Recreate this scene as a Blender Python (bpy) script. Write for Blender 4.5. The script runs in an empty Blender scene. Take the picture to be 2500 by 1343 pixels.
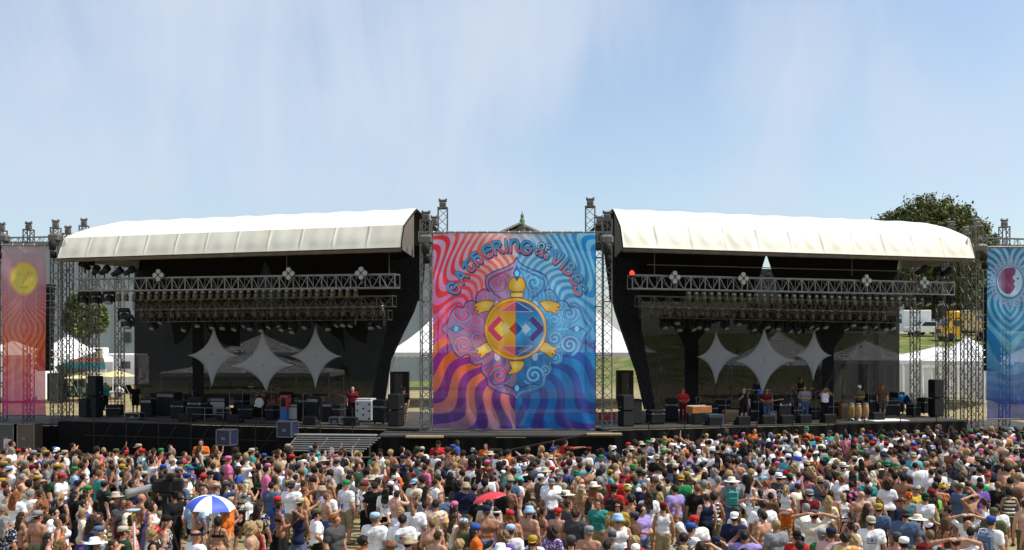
import bpy, math, random
import numpy as np
from mathutils import Vector, Matrix

# ------------------------------------------------------------------ camera, sky, sun, exposure
SC = bpy.context.scene
COL = SC.collection
R = math.radians
HC, F, CX, HY = 5.6, 2500.0, 1250.0, 850.0       # eye height, focal length in photo pixels, centre column, horizon row
cam_d = bpy.data.cameras.new('camera'); cam = bpy.data.objects.new('camera', cam_d); COL.objects.link(cam)
cam.location = (0, 0, HC); cam.rotation_euler = (R(90), 0, 0)
cam_d.sensor_width = 36; cam_d.lens = 36; cam_d.shift_y = (HY-671.5)/2500; cam_d.clip_end = 3000; cam_d.clip_start = 0.5
SC.camera = cam
SC.view_settings.view_transform = 'Standard'; SC.view_settings.look = 'None'
SC.view_settings.exposure = 0.24; SC.view_settings.gamma = 1.0
SC.cycles.max_bounces = 6; SC.cycles.transparent_max_bounces = 12; SC.cycles.diffuse_bounces = 2
try: SC.cycles.use_denoising = True
except Exception: pass

SUN_EL = 56.0
SUN_AZ = math.atan2(1.0, -0.08)                  # measured from +Y towards +X
sun_vec = Vector((math.cos(R(SUN_EL))*math.sin(SUN_AZ), math.cos(R(SUN_EL))*math.cos(SUN_AZ), math.sin(R(SUN_EL))))
sd = bpy.data.lights.new('sun', 'SUN'); sd.energy = 4.7; sd.angle = R(0.5); sd.color = (1.0, 0.955, 0.87)
so = bpy.data.objects.new('sun', sd); COL.objects.link(so); so.location = (30, -30, 60)
so.rotation_euler = (-sun_vec).to_track_quat('-Z', 'Y').to_euler()

def N(nt, typ, **kw):
    n = nt.nodes.new(typ)
    for k, v in kw.items(): setattr(n, k, v)
    return n

W = bpy.data.worlds.new('World'); SC.world = W; W.use_nodes = True
nt = W.node_tree; nt.nodes.clear(); L = nt.links.new
wo = N(nt, 'ShaderNodeOutputWorld'); bg = N(nt, 'ShaderNodeBackground')
sky = N(nt, 'ShaderNodeTexSky'); sky.sky_type = 'NISHITA'; sky.sun_disc = False
sky.sun_elevation = R(SUN_EL); sky.sun_rotation = SUN_AZ; sky.air_density = 1.0; sky.dust_density = 1.6; sky.ozone_density = 2.0
tc = N(nt, 'ShaderNodeTexCoord')
def wnoise(scale3, rot, sc, det, rough, dist, seed):
    m = N(nt, 'ShaderNodeMapping'); m.inputs['Scale'].default_value = scale3; m.inputs['Rotation'].default_value = rot
    m.inputs['Location'].default_value = (seed, seed*.37, seed*.11)
    L(tc.outputs['Generated'], m.inputs['Vector'])
    n = N(nt, 'ShaderNodeTexNoise'); n.inputs['Scale'].default_value = sc; n.inputs['Detail'].default_value = det
    n.inputs['Roughness'].default_value = rough; n.inputs['Distortion'].default_value = dist
    L(m.outputs[0], n.inputs['Vector']); return n.outputs[0]
def wmath(op, a, b):
    n = N(nt, 'ShaderNodeMath', operation=op)
    for i, v in enumerate((a, b)):
        if isinstance(v, (int, float)): n.inputs[i].default_value = v
        else: L(v, n.inputs[i])
    return n.outputs[0]
def wramp(v, a, b, lo=0., hi=1.):
    n = N(nt, 'ShaderNodeMapRange', interpolation_type='SMOOTHSTEP')
    L(v, n.inputs[0])
    for i, x in enumerate((a, b, lo, hi)): n.inputs[i+1].default_value = x
    return n.outputs[0]
big = wnoise((1, 1, 1.6), (0, R(-25), 0), 2.6, 3, .5, .3, 3.1)
wisp = wnoise((3.2, 1, 1.3), (0, R(38), 0), 2.3, 6, .55, .5, 7.7)
fine = wnoise((7, 1, 1.3), (0, R(-32), 0), 2.6, 9, .62, 1.1, 4.3)
sepx = N(nt, 'ShaderNodeSeparateXYZ'); L(tc.outputs['Generated'], sepx.inputs[0])
lefty = wramp(sepx.outputs[0], 0.42, -0.34, -0.03, 0.14)
mask = wmath('ADD', wmath('ADD', wmath('MULTIPLY', big, .42), wmath('MULTIPLY', wisp, .34)), wmath('ADD', wmath('MULTIPLY', fine, .27), lefty))

def blob(x, z, r, k):
    vm = N(nt, 'ShaderNodeVectorMath', operation='DISTANCE'); L(tc.outputs['Generated'], vm.inputs[0]); v = Vector((x, 1, z)).normalized(); vm.inputs[1].default_value = v
    return wramp(vm.outputs['Value'], r, 0., 0., k)
mask = wmath('ADD', mask, wmath('ADD', blob(.0, .31, .13, .16), wmath('ADD', blob(.30, .28, .15, .17), wmath('ADD', blob(.43, .20, .12, .16), blob(.24, .13, .10, .12)))))
mask = wmath('SUBTRACT', mask, wmath('ADD', blob(.10, .20, .16, .20), wmath('ADD', blob(-.46, .33, .13, .10), blob(-.2, .10, .2, .05))))
mask = wramp(mask, .36, .74, .14, .92)
lowfade = wramp(sepx.outputs[2], .08, .16, .25, 1.)
mask = wmath('MULTIPLY', mask, lowfade)
skys = N(nt, 'ShaderNodeMix', data_type='RGBA', blend_type='MULTIPLY'); skys.inputs[0].default_value = 1.0
L(sky.outputs[0], skys.inputs[6]); skys.inputs[7].default_value = (1.13, 1.12, 1.07, 1)
mx = N(nt, 'ShaderNodeMix', data_type='RGBA'); L(mask, mx.inputs[0]); L(skys.outputs[2], mx.inputs[6])
SKY_S = 0.14
mx.inputs[7].default_value = (.555/SKY_S, .625/SKY_S, .745/SKY_S, 1)
L(mx.outputs[2], bg.inputs[0]); bg.inputs[1].default_value = SKY_S
L(bg.outputs[0], wo.inputs[0])

# ------------------------------------------------------------------ helpers
rnd = random.Random(7)
def px2(px, Y): return (px-CX)/F*Y
def pz(py, Y): return HC+(HY-py)/F*Y
def P(px, py, Y): return Vector((px2(px, Y), Y, pz(py, Y)))

def s2l(c):
    c = np.asarray(c, dtype=np.float64)/255.
    return np.where(c <= .04045, c/12.92, ((c+.055)/1.055)**2.4)
def H(r, g, b, k=1.0): return tuple(float(v)*k for v in s2l((r, g, b)))

_mats = {}
def mat(name, col=(.5, .5, .5), rough=.7, metal=0., var=.12, scale=6., bump=0., objcol=False, spec=.4, emit=None):
    """principled material with a little procedural mottling"""
    if name in _mats: return _mats[name]
    m = bpy.data.materials.new(name); m.use_nodes = True; _mats[name] = m
    t = m.node_tree; b = t.nodes['Principled BSDF']
    b.inputs['Roughness'].default_value = rough; b.inputs['Metallic'].default_value = metal
    b.inputs['Specular IOR Level'].default_value = spec
    n = N(t, 'ShaderNodeTexNoise'); n.inputs['Scale'].default_value = scale; n.inputs['Detail'].default_value = 4
    c = N(t, 'ShaderNodeTexCoord'); t.links.new(c.outputs['Object'], n.inputs['Vector'])
    mr = N(t, 'ShaderNodeMapRange'); t.links.new(n.outputs[0], mr.inputs[0])
    for i, x in enumerate((.25, .75, 1-var, 1+var)): mr.inputs[i+1].default_value = x
    mul = N(t, 'ShaderNodeMix', data_type='RGBA', blend_type='MULTIPLY'); mul.inputs[0].default_value = 1.
    if objcol:
        oi = N(t, 'ShaderNodeObjectInfo'); t.links.new(oi.outputs['Color'], mul.inputs[6])
    else: mul.inputs[6].default_value = (*col, 1)
    t.links.new(mr.outputs[0], mul.inputs[7]); t.links.new(mul.outputs[2], b.inputs['Base Color'])
    if bump:
        bp = N(t, 'ShaderNodeBump'); bp.inputs['Strength'].default_value = bump; bp.inputs['Distance'].default_value = .02
        t.links.new(n.outputs[0], bp.inputs['Height']); t.links.new(bp.outputs[0], b.inputs['Normal'])
    if emit:
        b.inputs['Emission Color'].default_value = (*emit[0], 1); b.inputs['Emission Strength'].default_value = emit[1]
    return m

def mesh_np(name, V, Q, smooth=False, colors=None):
    """mesh from numpy vertices and quads/tris"""
    me = bpy.data.meshes.new(name)
    V = np.ascontiguousarray(V, dtype=np.float32); Q = np.ascontiguousarray(Q, dtype=np.int32)
    k = Q.shape[1]
    me.vertices.add(len(V)); me.vertices.foreach_set('co', V.ravel())
    me.loops.add(Q.size); me.loops.foreach_set('vertex_index', Q.ravel())
    me.polygons.add(len(Q)); me.polygons.foreach_set('loop_start', np.arange(len(Q), dtype=np.int32)*k)
    me.update(calc_edges=True)
    if smooth: me.polygons.foreach_set('use_smooth', np.ones(len(Q), dtype=bool))
    if colors is not None:
        a = me.color_attributes.new('Col', 'FLOAT_COLOR', 'POINT')
        c = np.ones((len(V), 4), dtype=np.float32); c[:, :3] = colors; a.data.foreach_set('color', c.ravel())
    return me

class MB:
    def __init__(s): s.v = []; s.f = []; s.sm = False
    def add(s, vs, fs):
        o = len(s.v); s.v += [tuple(p) for p in vs]; s.f += [tuple(i+o for i in f) for f in fs]; return s
    def box(s, c, size, rz=0., rx=0., ry=0., bev=0.):
        M = Matrix.Translation(Vector(c)) @ Matrix.Rotation(rz, 4, 'Z') @ Matrix.Rotation(rx, 4, 'X') @ Matrix.Rotation(ry, 4, 'Y')
        x, y, z = (q/2 for q in size)
        if bev <= 0:
            vs = [M @ Vector((a*x, b*y, c_*z)) for c_ in (-1, 1) for a, b in ((-1, -1), (1, -1), (1, 1), (-1, 1))]
            s.add(vs, [(3, 2, 1, 0), (4, 5, 6, 7), (0, 1, 5, 4), (1, 2, 6, 5), (2, 3, 7, 6), (3, 0, 4, 7)])
        else:
            b_ = min(bev, x*.9, y*.9, z*.9); ring = []
            for zz, ins in ((-z, b_), (-z+b_, 0), (z-b_, 0), (z, b_)):
                X, Y = x-ins, y-ins; c2 = b_*.7
                ring.append([(-X+c2, -Y), (X-c2, -Y), (X, -Y+c2), (X, Y-c2), (X-c2, Y), (-X+c2, Y), (-X, Y-c2), (-X, -Y+c2)])
                ring[-1] = [M @ Vector((p[0], p[1], zz)) for p in ring[-1]]
            vs = [p for r_ in ring for p in r_]; fs = [tuple(range(7, -1, -1)), tuple(range(24, 32))]
            for k in range(3):
                for i in range(8): fs.append((k*8+i, k*8+(i+1) % 8, k*8+8+(i+1) % 8, k*8+8+i))
            s.add(vs, fs)
        return s
    def tube(s, a, b, r, n=6, r2=None, cap=True):
        a, b = Vector(a), Vector(b); d = b-a
        if d.length < 1e-6: return s
        q = d.to_track_quat('Z', 'Y'); r2 = r if r2 is None else r2
        vs = []
        for p, rr in ((a, r), (b, r2)):
            for i in range(n):
                t = 2*math.pi*(i+.5)/n; vs.append(p + q @ Vector((rr*math.cos(t), rr*math.sin(t), 0)))
        fs = [(i, (i+1) % n, n+(i+1) % n, n+i) for i in range(n)]
        if cap: fs += [tuple(range(n-1, -1, -1)), tuple(range(n, 2*n))]
        return s.add(vs, fs)
    def path(s, pts, r, n=6):
        """one continuous tube through the points"""
        pts = [Vector(p) for p in pts]; vs = []; fs = []; m = len(pts)
        for i, p in enumerate(pts):
            d = (pts[min(i+1, m-1)]-pts[max(i-1, 0)]); q = d.to_track_quat('Z', 'Y')
            rr = r[i] if isinstance(r, (list, tuple)) else r
            for k in range(n):
                t = 2*math.pi*k/n; vs.append(p + q @ Vector((rr*math.cos(t), rr*math.sin(t), 0)))
        for i in range(m-1):
            for k in range(n): fs.append((i*n+k, i*n+(k+1) % n, i*n+n+(k+1) % n, i*n+n+k))
        fs += [tuple(range(n-1, -1, -1)), tuple(range((m-1)*n, m*n))]
        return s.add(vs, fs)
    def lathe(s, prof, c=(0, 0, 0), n=16, M=None):
        """profile [(r, z)...] turned about z"""
        c = Vector(c); vs = []; fs = []; m = len(prof)
        for r, z in prof:
            for k in range(n):
                t = 2*math.pi*k/n; p = Vector((r*math.cos(t), r*math.sin(t), z)); vs.append((M @ p if M else p)+c)
        for i in range(m-1):
            for k in range(n): fs.append((i*n+k, i*n+(k+1) % n, i*n+n+(k+1) % n, i*n+n+k))
        if prof[0][0] > 1e-4: fs.append(tuple(range(n-1, -1, -1)))
        if prof[-1][0] > 1e-4: fs.append(tuple(range((m-1)*n, m*n)))
        return s.add(vs, fs)
    def sheet(s, pts, th, nrm):
        """flat polygon given thickness along nrm"""
        nrm = Vector(nrm); n = len(pts); pts = [Vector(p) for p in pts]
        return s.add(pts+[p+nrm*th for p in pts], [tuple(range(n)), tuple(range(2*n-1, n-1, -1))]+[(i, n+i, n+(i+1) % n, (i+1) % n) for i in range(n)])
    def grid(s, fn, nu, nv):
        vs = [fn(i/nu, j/nv) for j in range(nv+1) for i in range(nu+1)]
        return s.add(vs, [(j*(nu+1)+i, j*(nu+1)+i+1, (j+1)*(nu+1)+i+1, (j+1)*(nu+1)+i) for j in range(nv) for i in range(nu)])
    def mesh(s, name):
        me = bpy.data.meshes.new(name); me.from_pydata(s.v, [], s.f); me.update()
        if s.sm:
            me.polygons.foreach_set('use_smooth', np.ones(len(me.polygons), dtype=bool))
        return me
    def build(s, name, m, parent=None, smooth=False):
        s.sm = smooth
        me = s.mesh(name); me.materials.append(m); return link(name, me, parent)

def link(name, data, parent=None):
    o = bpy.data.objects.new(name, data); COL.objects.link(o)
    if parent is not None: o.parent = parent
    return o
def tag(o, label, cat, group=None):
    o['label'] = label; o['category'] = cat
    if group: o['group'] = group
    return o
def thing(name, label, cat, loc=(0, 0, 0), rz=0., group=None):
    o = bpy.data.objects.new(name, None); COL.objects.link(o); o.location = loc; o.rotation_euler = (0, 0, rz)
    o.empty_display_size = .2
    return tag(o, label, cat, group)
def copy_tree(o, loc=None, rz=None, label=None, group=None, scale=None):
    def rec(x, par):
        c = x.copy(); COL.objects.link(c); c.parent = par
        for ch in kids.get(x.name, []): rec(ch, c)
        return c
    kids = {}
    def walk(x):
        kids[x.name] = list(x.children)
        for ch in x.children: walk(ch)
    walk(o)
    c = rec(o, None)
    if loc is not None: c.location = loc
    if rz is not None: c.rotation_euler = (0, 0, rz)
    if label: c['label'] = label
    if group: c['group'] = group
    if scale: c.scale = (scale,)*3 if isinstance(scale, (int, float)) else scale
    return c
def struct(o): o['kind'] = 'structure'; return o

# ------------------------------------------------------------------ stage frames
class Stage:
    def __init__(s, p0, p1, side):
        s.O = Vector((p0[0], p0[1], 0)); d = Vector((p1[0]-p0[0], p1[1]-p0[1], 0)); s.W = d.length
        s.U = d/d.length; s.V = Vector((-s.U.y, s.U.x, 0)); s.rz = math.atan2(s.U.y, s.U.x); s.side = side
    def p(s, u, v, z): q = s.O+s.U*u+s.V*v; return Vector((q.x, q.y, z))
    def u(s, px, v):
        t = (px-CX)/F; b = s.O+s.V*v
        return (t*b.y-b.x)/(s.U.x-t*s.U.y)
    def at(s, px, v, z): return s.p(s.u(px, v), v, z)
    def pt(s, px, py, v):
        q = s.at(px, v, 0); q.z = pz(py, q.y); return q
SL = Stage((px2(150, 55), 55), (px2(1000, 49), 49), 'left')
SR = Stage((px2(1500, 49), 49), (px2(2365, 55), 55), 'right')
DECK = 1.75
# ------------------------------------------------------------------ ground and far setting
def gz(x, y):
    t = min(max((y-88)/60, 0), 1); t = t*t*(3-2*t)
    s = min(max((x-2)/22, 0), 1); s = s*s*(3-2*s)
    q = min(max((y-65)/8, 0), 1); q = q*q*(3-2*q)
    return 5.9*t*s+1.8*q
m_ground = bpy.data.materials.new('trampled_lawn'); m_ground.use_nodes = True
t = m_ground.node_tree; b = t.nodes['Principled BSDF']; b.inputs['Roughness'].default_value = .95; b.inputs['Specular IOR Level'].default_value = .1
ge = N(t, 'ShaderNodeNewGeometry'); n1 = N(t, 'ShaderNodeTexNoise'); n1.inputs['Scale'].default_value = .6; n1.inputs['Detail'].default_value = 8
n2 = N(t, 'ShaderNodeTexNoise'); n2.inputs['Scale'].default_value = 9; n2.inputs['Detail'].default_value = 6
for n in (n1, n2): t.links.new(ge.outputs['Position'], n.inputs['Vector'])
def ramp2(t, src, a, b_, ca, cb):
    r_ = N(t, 'ShaderNodeValToRGB'); r_.color_ramp.elements[0].position = a; r_.color_ramp.elements[1].position = b_
    r_.color_ramp.elements[0].color = (*ca, 1); r_.color_ramp.elements[1].color = (*cb, 1); t.links.new(src, r_.inputs[0]); return r_.outputs[0]
dry = ramp2(t, n1.outputs[0], .35, .68, (.34, .27, .16), (.20, .18, .085))
grn = ramp2(t, n1.outputs[0], .42, .60, (.085, .13, .03), (.23, .20, .085))
sp = N(t, 'ShaderNodeSeparateXYZ'); t.links.new(ge.outputs['Position'], sp.inputs[0])
mr = N(t, 'ShaderNodeMapRange'); t.links.new(sp.outputs[1], mr.inputs[0])
for i, x in enumerate((90, 104, 0, 1)): mr.inputs[i+1].default_value = x
mxg = N(t, 'ShaderNodeMix', data_type='RGBA'); t.links.new(mr.outputs[0], mxg.inputs[0]); t.links.new(dry, mxg.inputs[6]); t.links.new(grn, mxg.inputs[7])
mm = N(t, 'ShaderNodeMix', data_type='RGBA', blend_type='MULTIPLY'); mm.inputs[0].default_value = .8
t.links.new(mxg.outputs[2], mm.inputs[6]); t.links.new(ramp2(t, n2.outputs[0], .3, .7, (.55, .55, .55), (1.25, 1.25, 1.2)), mm.inputs[7])
t.links.new(mm.outputs[2], b.inputs['Base Color'])
bp = N(t, 'ShaderNodeBump'); bp.inputs['Strength'].default_value = .6; bp.inputs['Distance'].default_value = .04
t.links.new(n2.outputs[0], bp.inputs['Height']); t.links.new(bp.outputs[0], b.inputs['Normal'])
xs = np.concatenate([np.linspace(-900, -80, 8), np.linspace(-70, 80, 61), np.linspace(90, 900, 8)])
ys = np.concatenate([np.linspace(-60, 80, 29), np.linspace(85, 200, 47), np.linspace(230, 1400, 10)])
V = np.array([(x, y, gz(x, y)) for y in ys for x in xs]); nx = len(xs)
Q = np.array([(j*nx+i, j*nx+i+1, (j+1)*nx+i+1, (j+1)*nx+i) for j in range(len(ys)-1) for i in range(nx-1)])
me = mesh_np('ground', V, Q, True); me.materials.append(m_ground); struct(link('ground', me))

# grey blocks shaped as buildings, standing in for overcast sky behind the stages
m_wall = mat('overcast_sky_grey', H(150, 154, 158), .8, var=.05, scale=.4)
m_roofgrey = mat('grey_roof', (.16, .16, .17), .8)
m_dark = mat('matt_black', (.012, .012, .013), .75, var=.3)
m_vent = mat('dark_vent', (.05, .05, .055), .6)
def building(name, label, pxa, pxb, Y, py_top, zb, depth=14):
    xa, xb = px2(pxa, Y), px2(pxb, Y); zt = pz(py_top, Y); w = xb-xa; cx = (xa+xb)/2
    g = thing(name, label, 'building', (cx, Y, zb))
    mb = MB(); mb.box((0, depth/2, (zt-zb)/2), (w, depth, zt-zb)); 
    k = int(w/3.2)
    for i in range(k+1): mb.box((-w/2+.05+i*(w-.1)/k, -.03, (zt-zb)/2), (.09, .058, zt-zb-.06))
    mb.build('wall', m_wall, g)
    MB().box((0, depth/2, zt-zb+.2), (w+.5, depth+.5, .38), bev=.06).build('roof', m_roofgrey, g)
    for i in range(max(2, k//4)):
        x = -w/2+2.2+i*(w-4.4)/max(1, max(2, k//4)-1)
        f = MB().box((x, -.07, 3.0), (1.1, .1, 1.3), bev=.03).build('window', m_roofgrey, g)
        MB().box((x, -.135, 3.0), (.9, .02, 1.1)).build('pane', m_vent, f)
    return g
gb = building('sky_stand_in', 'long pale grey block standing in for overcast sky behind the sun banner stage', -260, 1240, 118, 598, 0)
xv = px2(312, 118)-gb.location.x
vv = MB().box((xv, -.12, pz(823, 118)), (.85, .22, 1.2), bev=.05).build('vent', m_vent, gb)
building('sky_stand_in_rise', 'pale grey block standing in for overcast sky beyond the yellow truck', 2080, 2700, 176, 603, 8.8, 16)  # stands in for the grey sky between the leaves

# pavilion roof with a finial showing above the central banner
m_pav = mat('pavilion_roof', H(120, 135, 125), .7, var=.15, scale=1.5)
m_pavtrim = mat('pavilion_trim', H(165, 160, 140), .7); m_copper = mat('green_copper', H(85, 115, 85), .6, var=.3)
m_stonewall = mat('pavilion_wall', H(170, 165, 155), .8)
Yp = 92; cxp = px2(1275, Yp); zpk = pz(546, Yp); hw = px2(1250+62, Yp); ze = zpk-hw*.46
pav = thing('pavilion', 'stone pavilion whose green gable peeps over the central banner', 'building', (cxp, Yp, 0))
def gable(y0, y1, hw_, ze_, zp_): 
    return [(-hw_, y0, ze_), (hw_, y0, ze_), (0, y0, zp_), (-hw_, y1, ze_), (hw_, y1, ze_), (0, y1, zp_)]
MB().add(gable(0, 7, hw, ze, zpk-.25), [(0, 1, 2), (5, 4, 3), (0, 3, 4, 1)]).build('gable', m_pav, pav)
mb = MB()
for sg in (-1, 1):
    mb.sheet([(0, -.4, zpk), (sg*(hw+.5), -.4, ze-.2), (sg*(hw+.5), 7.4, ze-.2), (0, 7.4, zpk)], -.18 if sg > 0 else .18, (0, 0, 1))
mb.build('roof', m_pavtrim, pav)
MB().box((0, 3.5, ze/2), (hw*1.9, 6.6, ze-.05)).build('wall', m_stonewall, pav)
for i in range(4): MB().lathe([(.34, 0), (.34, .3), (.26, .4), (.22, ze-.6), (.34, ze-.4), (.34, ze-.12)], (-hw*.8+i*hw*.533, -.15-.34, 0), 12).build('column', m_stonewall, pav, True)
fin = MB().lathe([(.42, 0), (.42, .2), (.36, .3), (.34, 1.25), (.42, 1.35), (.42, 1.45)], (0, -.2, zpk-1.75), 10).build('pedestal', mat('pedestal_stone', H(110, 100, 88), .8), pav)
MB().lathe([(.1, 1.45), (.24, 1.5), (.2, 1.75), (.25, 2.0), (.16, 2.15), (.13, 2.25), (.17, 2.38), (.12, 2.55), (.05, 2.62), (.04, 2.85)], (0, -.2, zpk-1.75), 10).build('statue', m_copper, pav, True)

# ------------------------------------------------------------------ trees
m_bark = mat('bark', (.09, .065, .045), .9, var=.4, scale=3, bump=.5)
def leafmat(name, c1, c2):
    m = bpy.data.materials.new(name); m.use_nodes = True; t = m.node_tree; b = t.nodes['Principled BSDF']; b.inputs['Roughness'].default_value = .7
    b.inputs['Specular IOR Level'].default_value = .2
    g = N(t, 'ShaderNodeNewGeometry'); n = N(t, 'ShaderNodeTexNoise'); n.inputs['Scale'].default_value = .9; n.inputs['Detail'].default_value = 3
    t.links.new(g.outputs['Position'], n.inputs['Vector'])
    ad = N(t, 'ShaderNodeMath', operation='MULTIPLY_ADD'); t.links.new(g.outputs['Random Per Island'], ad.inputs[0]); ad.inputs[1].default_value = .45
    t.links.new(n.outputs[0], ad.inputs[2])
    t.links.new(ramp2(t, ad.outputs[0], .45, .95, c1, c2), b.inputs['Base Color']); return m
m_leaf = leafmat('oak_leaves', (.055, .075, .022), (.18, .19, .07))
m_leaf2 = leafmat('bright_leaves', (.05, .075, .022), (.16, .165, .06))
def tree(name, label, px, Y, zb, lobes, leaf, nleaf, m, seed, trunk_r=.35):
    """lobes in (px, py, radius px) at depth Y; leaves scattered on clumps inside each lobe"""
    rg = np.random.default_rng(seed); x0 = px2(px, Y)
    g = thing(name, label, 'tree', (x0, Y, zb)); k = Y/F
    cs = [((a-px)*k, (rg.random()-.5)*r_*k*1.0, pz(b_, Y)-zb, r_*k) for a, b_, r_ in lobes]
    zc = min(c[2] for c in cs)
    mb = MB(); top = Vector((0, 0, zc*.75)); mb.path([(0, 0, -.2), (.1, 0, zc*.35), top], [trunk_r*1.25, trunk_r, trunk_r*.75], 9)
    mb.build('trunk', m_bark, g, True)
    for c in cs:
        q = Vector(c[:3]); mid = top.lerp(q, .5)+Vector((0, 0, -.3))
        MB().path([top-Vector((0, 0, .15)), mid, q], [trunk_r*.55, trunk_r*.33, trunk_r*.08], 6).build('limb', m_bark, g, True)
    tot = sum(c[3]**2 for c in cs); Vs = []
    for cx, cy, cz, r_ in cs:
        n = int(nleaf*r_*r_/tot); ncl = max(8, int(n/38))
        d = rg.normal(size=(ncl, 3)); d /= np.linalg.norm(d, axis=1)[:, None]
        cc = d*(r_*(.45+.55*rg.random((ncl, 1))**.6)); cr = r_*(.13+.17*rg.random((ncl, 1)))
        idx = rg.integers(0, ncl, n)
        off = rg.normal(size=(n, 3))*.52
        pnt = np.array((cx, cy, cz))+cc[idx]+off*cr[idx]
        a = rg.normal(size=(n, 3)); a /= np.linalg.norm(a, axis=1)[:, None]
        b2 = np.cross(a, rg.normal(size=(n, 3))); b2 /= np.linalg.norm(b2, axis=1)[:, None]
        sz = leaf*(.6+.8*rg.random((n, 1)))
        Vs.append(np.stack([pnt-a*sz, pnt+b2*sz*.5, pnt+a*sz, pnt-b2*sz*.5], 1).reshape(-1, 3))
    Vs = np.concatenate(Vs); Q = np.arange(len(Vs)).reshape(-1, 4)
    me = mesh_np('crown', Vs, Q); me.materials.append(m); link('crown', me, g)
    return g
tree('broad_tree', 'large dark green tree rising over the roof of the stage where the band plays', 2345, 150, gz(px2(2345, 150), 150),
     [(2240, 545, 62), (2310, 552, 60), (2185, 555, 42), (2160, 600, 60), (2262, 610, 80), (2350, 590, 62), (2395, 600, 40), (2330, 660, 70), (2210, 660, 60), (2385, 650, 45), (2235, 715, 40), (2340, 715, 45)], .25, 64000, m_leaf, 3, .7)
tree('round_tree', 'small round tree standing behind the lattice masts by the sun banner', 203, 84, 0,
     [(203, 770, 44), (178, 785, 28), (230, 780, 30), (200, 740, 26), (205, 800, 26)], .17, 19000, m_leaf2, 5, .16)
for i, (px, Y, lb, lab) in enumerate([
    (2330, 150, [(2330, 738, 40), (2300, 752, 28), (2358, 750, 26)], 'bushy green tree just behind the cab of the yellow truck'),
    (2272, 158, [(2262, 740, 34), (2290, 752, 24), (2238, 752, 22)], 'low dark tree behind the white pickup on the rise'),
    (2408, 140, [(2402, 745, 34), (2425, 760, 30)], 'green tree between the yellow box truck and the moon banner'),
    (2120, 150, [(2120, 745, 46), (2080, 760, 36), (2160, 750, 34)], 'wide dark tree beyond the black mesh backdrop and white truck'),
    (1960, 150, [(1960, 760, 50), (1910, 770, 40), (2010, 765, 40), (1850, 780, 40)], 'spreading dark tree wholly behind the mesh backdrop of the busy stage')]):
    tree('bushy_tree', lab, px, Y, gz(px2(px, Y), Y), lb, .3, 5000, m_leaf, 20+i, .2)

# ------------------------------------------------------------------ vehicles on the rise
m_yellow = mat('yellow_paint', (.80, .42, .015), .35, var=.05); m_boxtan = mat('box_trailer_tan', (.50, .37, .16), .6, var=.08)
m_white = mat('white_paint', (.78, .78, .77), .4, var=.05); m_tyre = mat('tyre_rubber', (.015, .015, .015), .9)
m_glass = mat('dark_glass', (.02, .035, .04), .08, spec=.6); m_chrome = mat('chrome', (.6, .6, .6), .25, 1.)
m_steel = mat('wheel_steel', (.45, .45, .45), .4, .8); m_lamp = mat('headlamp', (.8, .8, .75), .2)
m_signblue = mat('blue_lettering', (.02, .05, .22), .5)
def wheel(par, x, y, r, w):
    M = Matrix.Rotation(R(90), 4, 'X')
    o = MB().lathe([(r*.55, -w/2), (r*.92, -w/2), (r, -w*.3), (r, w*.3), (r*.92, w/2), (r*.55, w/2)], (x, y, r), 18, M).build('wheel', m_tyre, par, True)
    MB().lathe([(.03, -w*.42), (r*.3, -w*.45), (r*.56, -w*.38), (r*.56, w*.38), (r*.3, w*.45), (.03, w*.42)], (x, y, r), 12, M).build('rim', m_steel, o)
# yellow box truck, nose pointing to -x
Yt = 131; xt = px2(2350, Yt)
tr = thing('box_truck', 'yellow cab box truck parked on the grassy rise', 'truck', (xt, Yt, gz(xt, Yt)), R(6))
MB().box((2.1, 0, 2.55), (5.6, 2.4, 2.55), bev=.06).build('cargo_box', m_boxtan, tr)
MB().box((1.6, 0, 1.08), (6.6, 1.0, .25)).build('chassis', m_tyre, tr)
def prism_y(mb, prof, y0, y1):
    n = len(prof); mb.add([(a, y0, b_) for a, b_ in prof]+[(a, y1, b_) for a, b_ in prof],
        [tuple(range(n-1, -1, -1)), tuple(range(n, 2*n))]+[(i, (i+1) % n, n+(i+1) % n, n+i) for i in range(n)]); return mb
prism_y(MB(), [(-3.2, .55), (-.85, .55), (-.85, 2.75), (-2.05, 2.75), (-2.55, 1.85), (-3.1, 1.65), (-3.2, 1.5)], -1.08, 1.08).build('cab', m_yellow, tr)
MB().box((-1.3, 0, 3.3), (1.0, 1.9, 1.0), bev=.15).build('roof_fairing', m_yellow, tr)
MB().box((-1.45, -1.1, 2.2), (.9, .04, .75)).build('side_window', m_glass, tr)
MB().box((-2.34, 0, 2.34), (.03, 1.9, .86), ry=R(29)).build('windscreen', m_glass, tr)
MB().box((-3.26, 0, .75), (.14, 2.2, .28), bev=.04).build('bumper', m_chrome, tr)
MB().box((-3.23, 0, 1.25), (.06, 1.1, .5)).build('grille', m_vent, tr)
for s_ in (-1, 1): MB().box((-3.23, s_*.8, 1.25), (.06, .32, .28), bev=.03).build('headlight', m_lamp, tr)
for x, y in ((-2.2, -1.0), (-2.2, 1.0), (2.9, -1.0), (2.9, 1.0)): wheel(tr, x, y, .5, .32)
for i in range(7): MB().box((1.25+i*.42, -1.215, 3.0+.03*(i % 2)), (.3, .02, .34)).build('lettering', m_signblue, tr)
MB().box((2.1, -1.2, 3.84), (5.62, .06, .08)).build('top_rail', m_white, tr)
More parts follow.
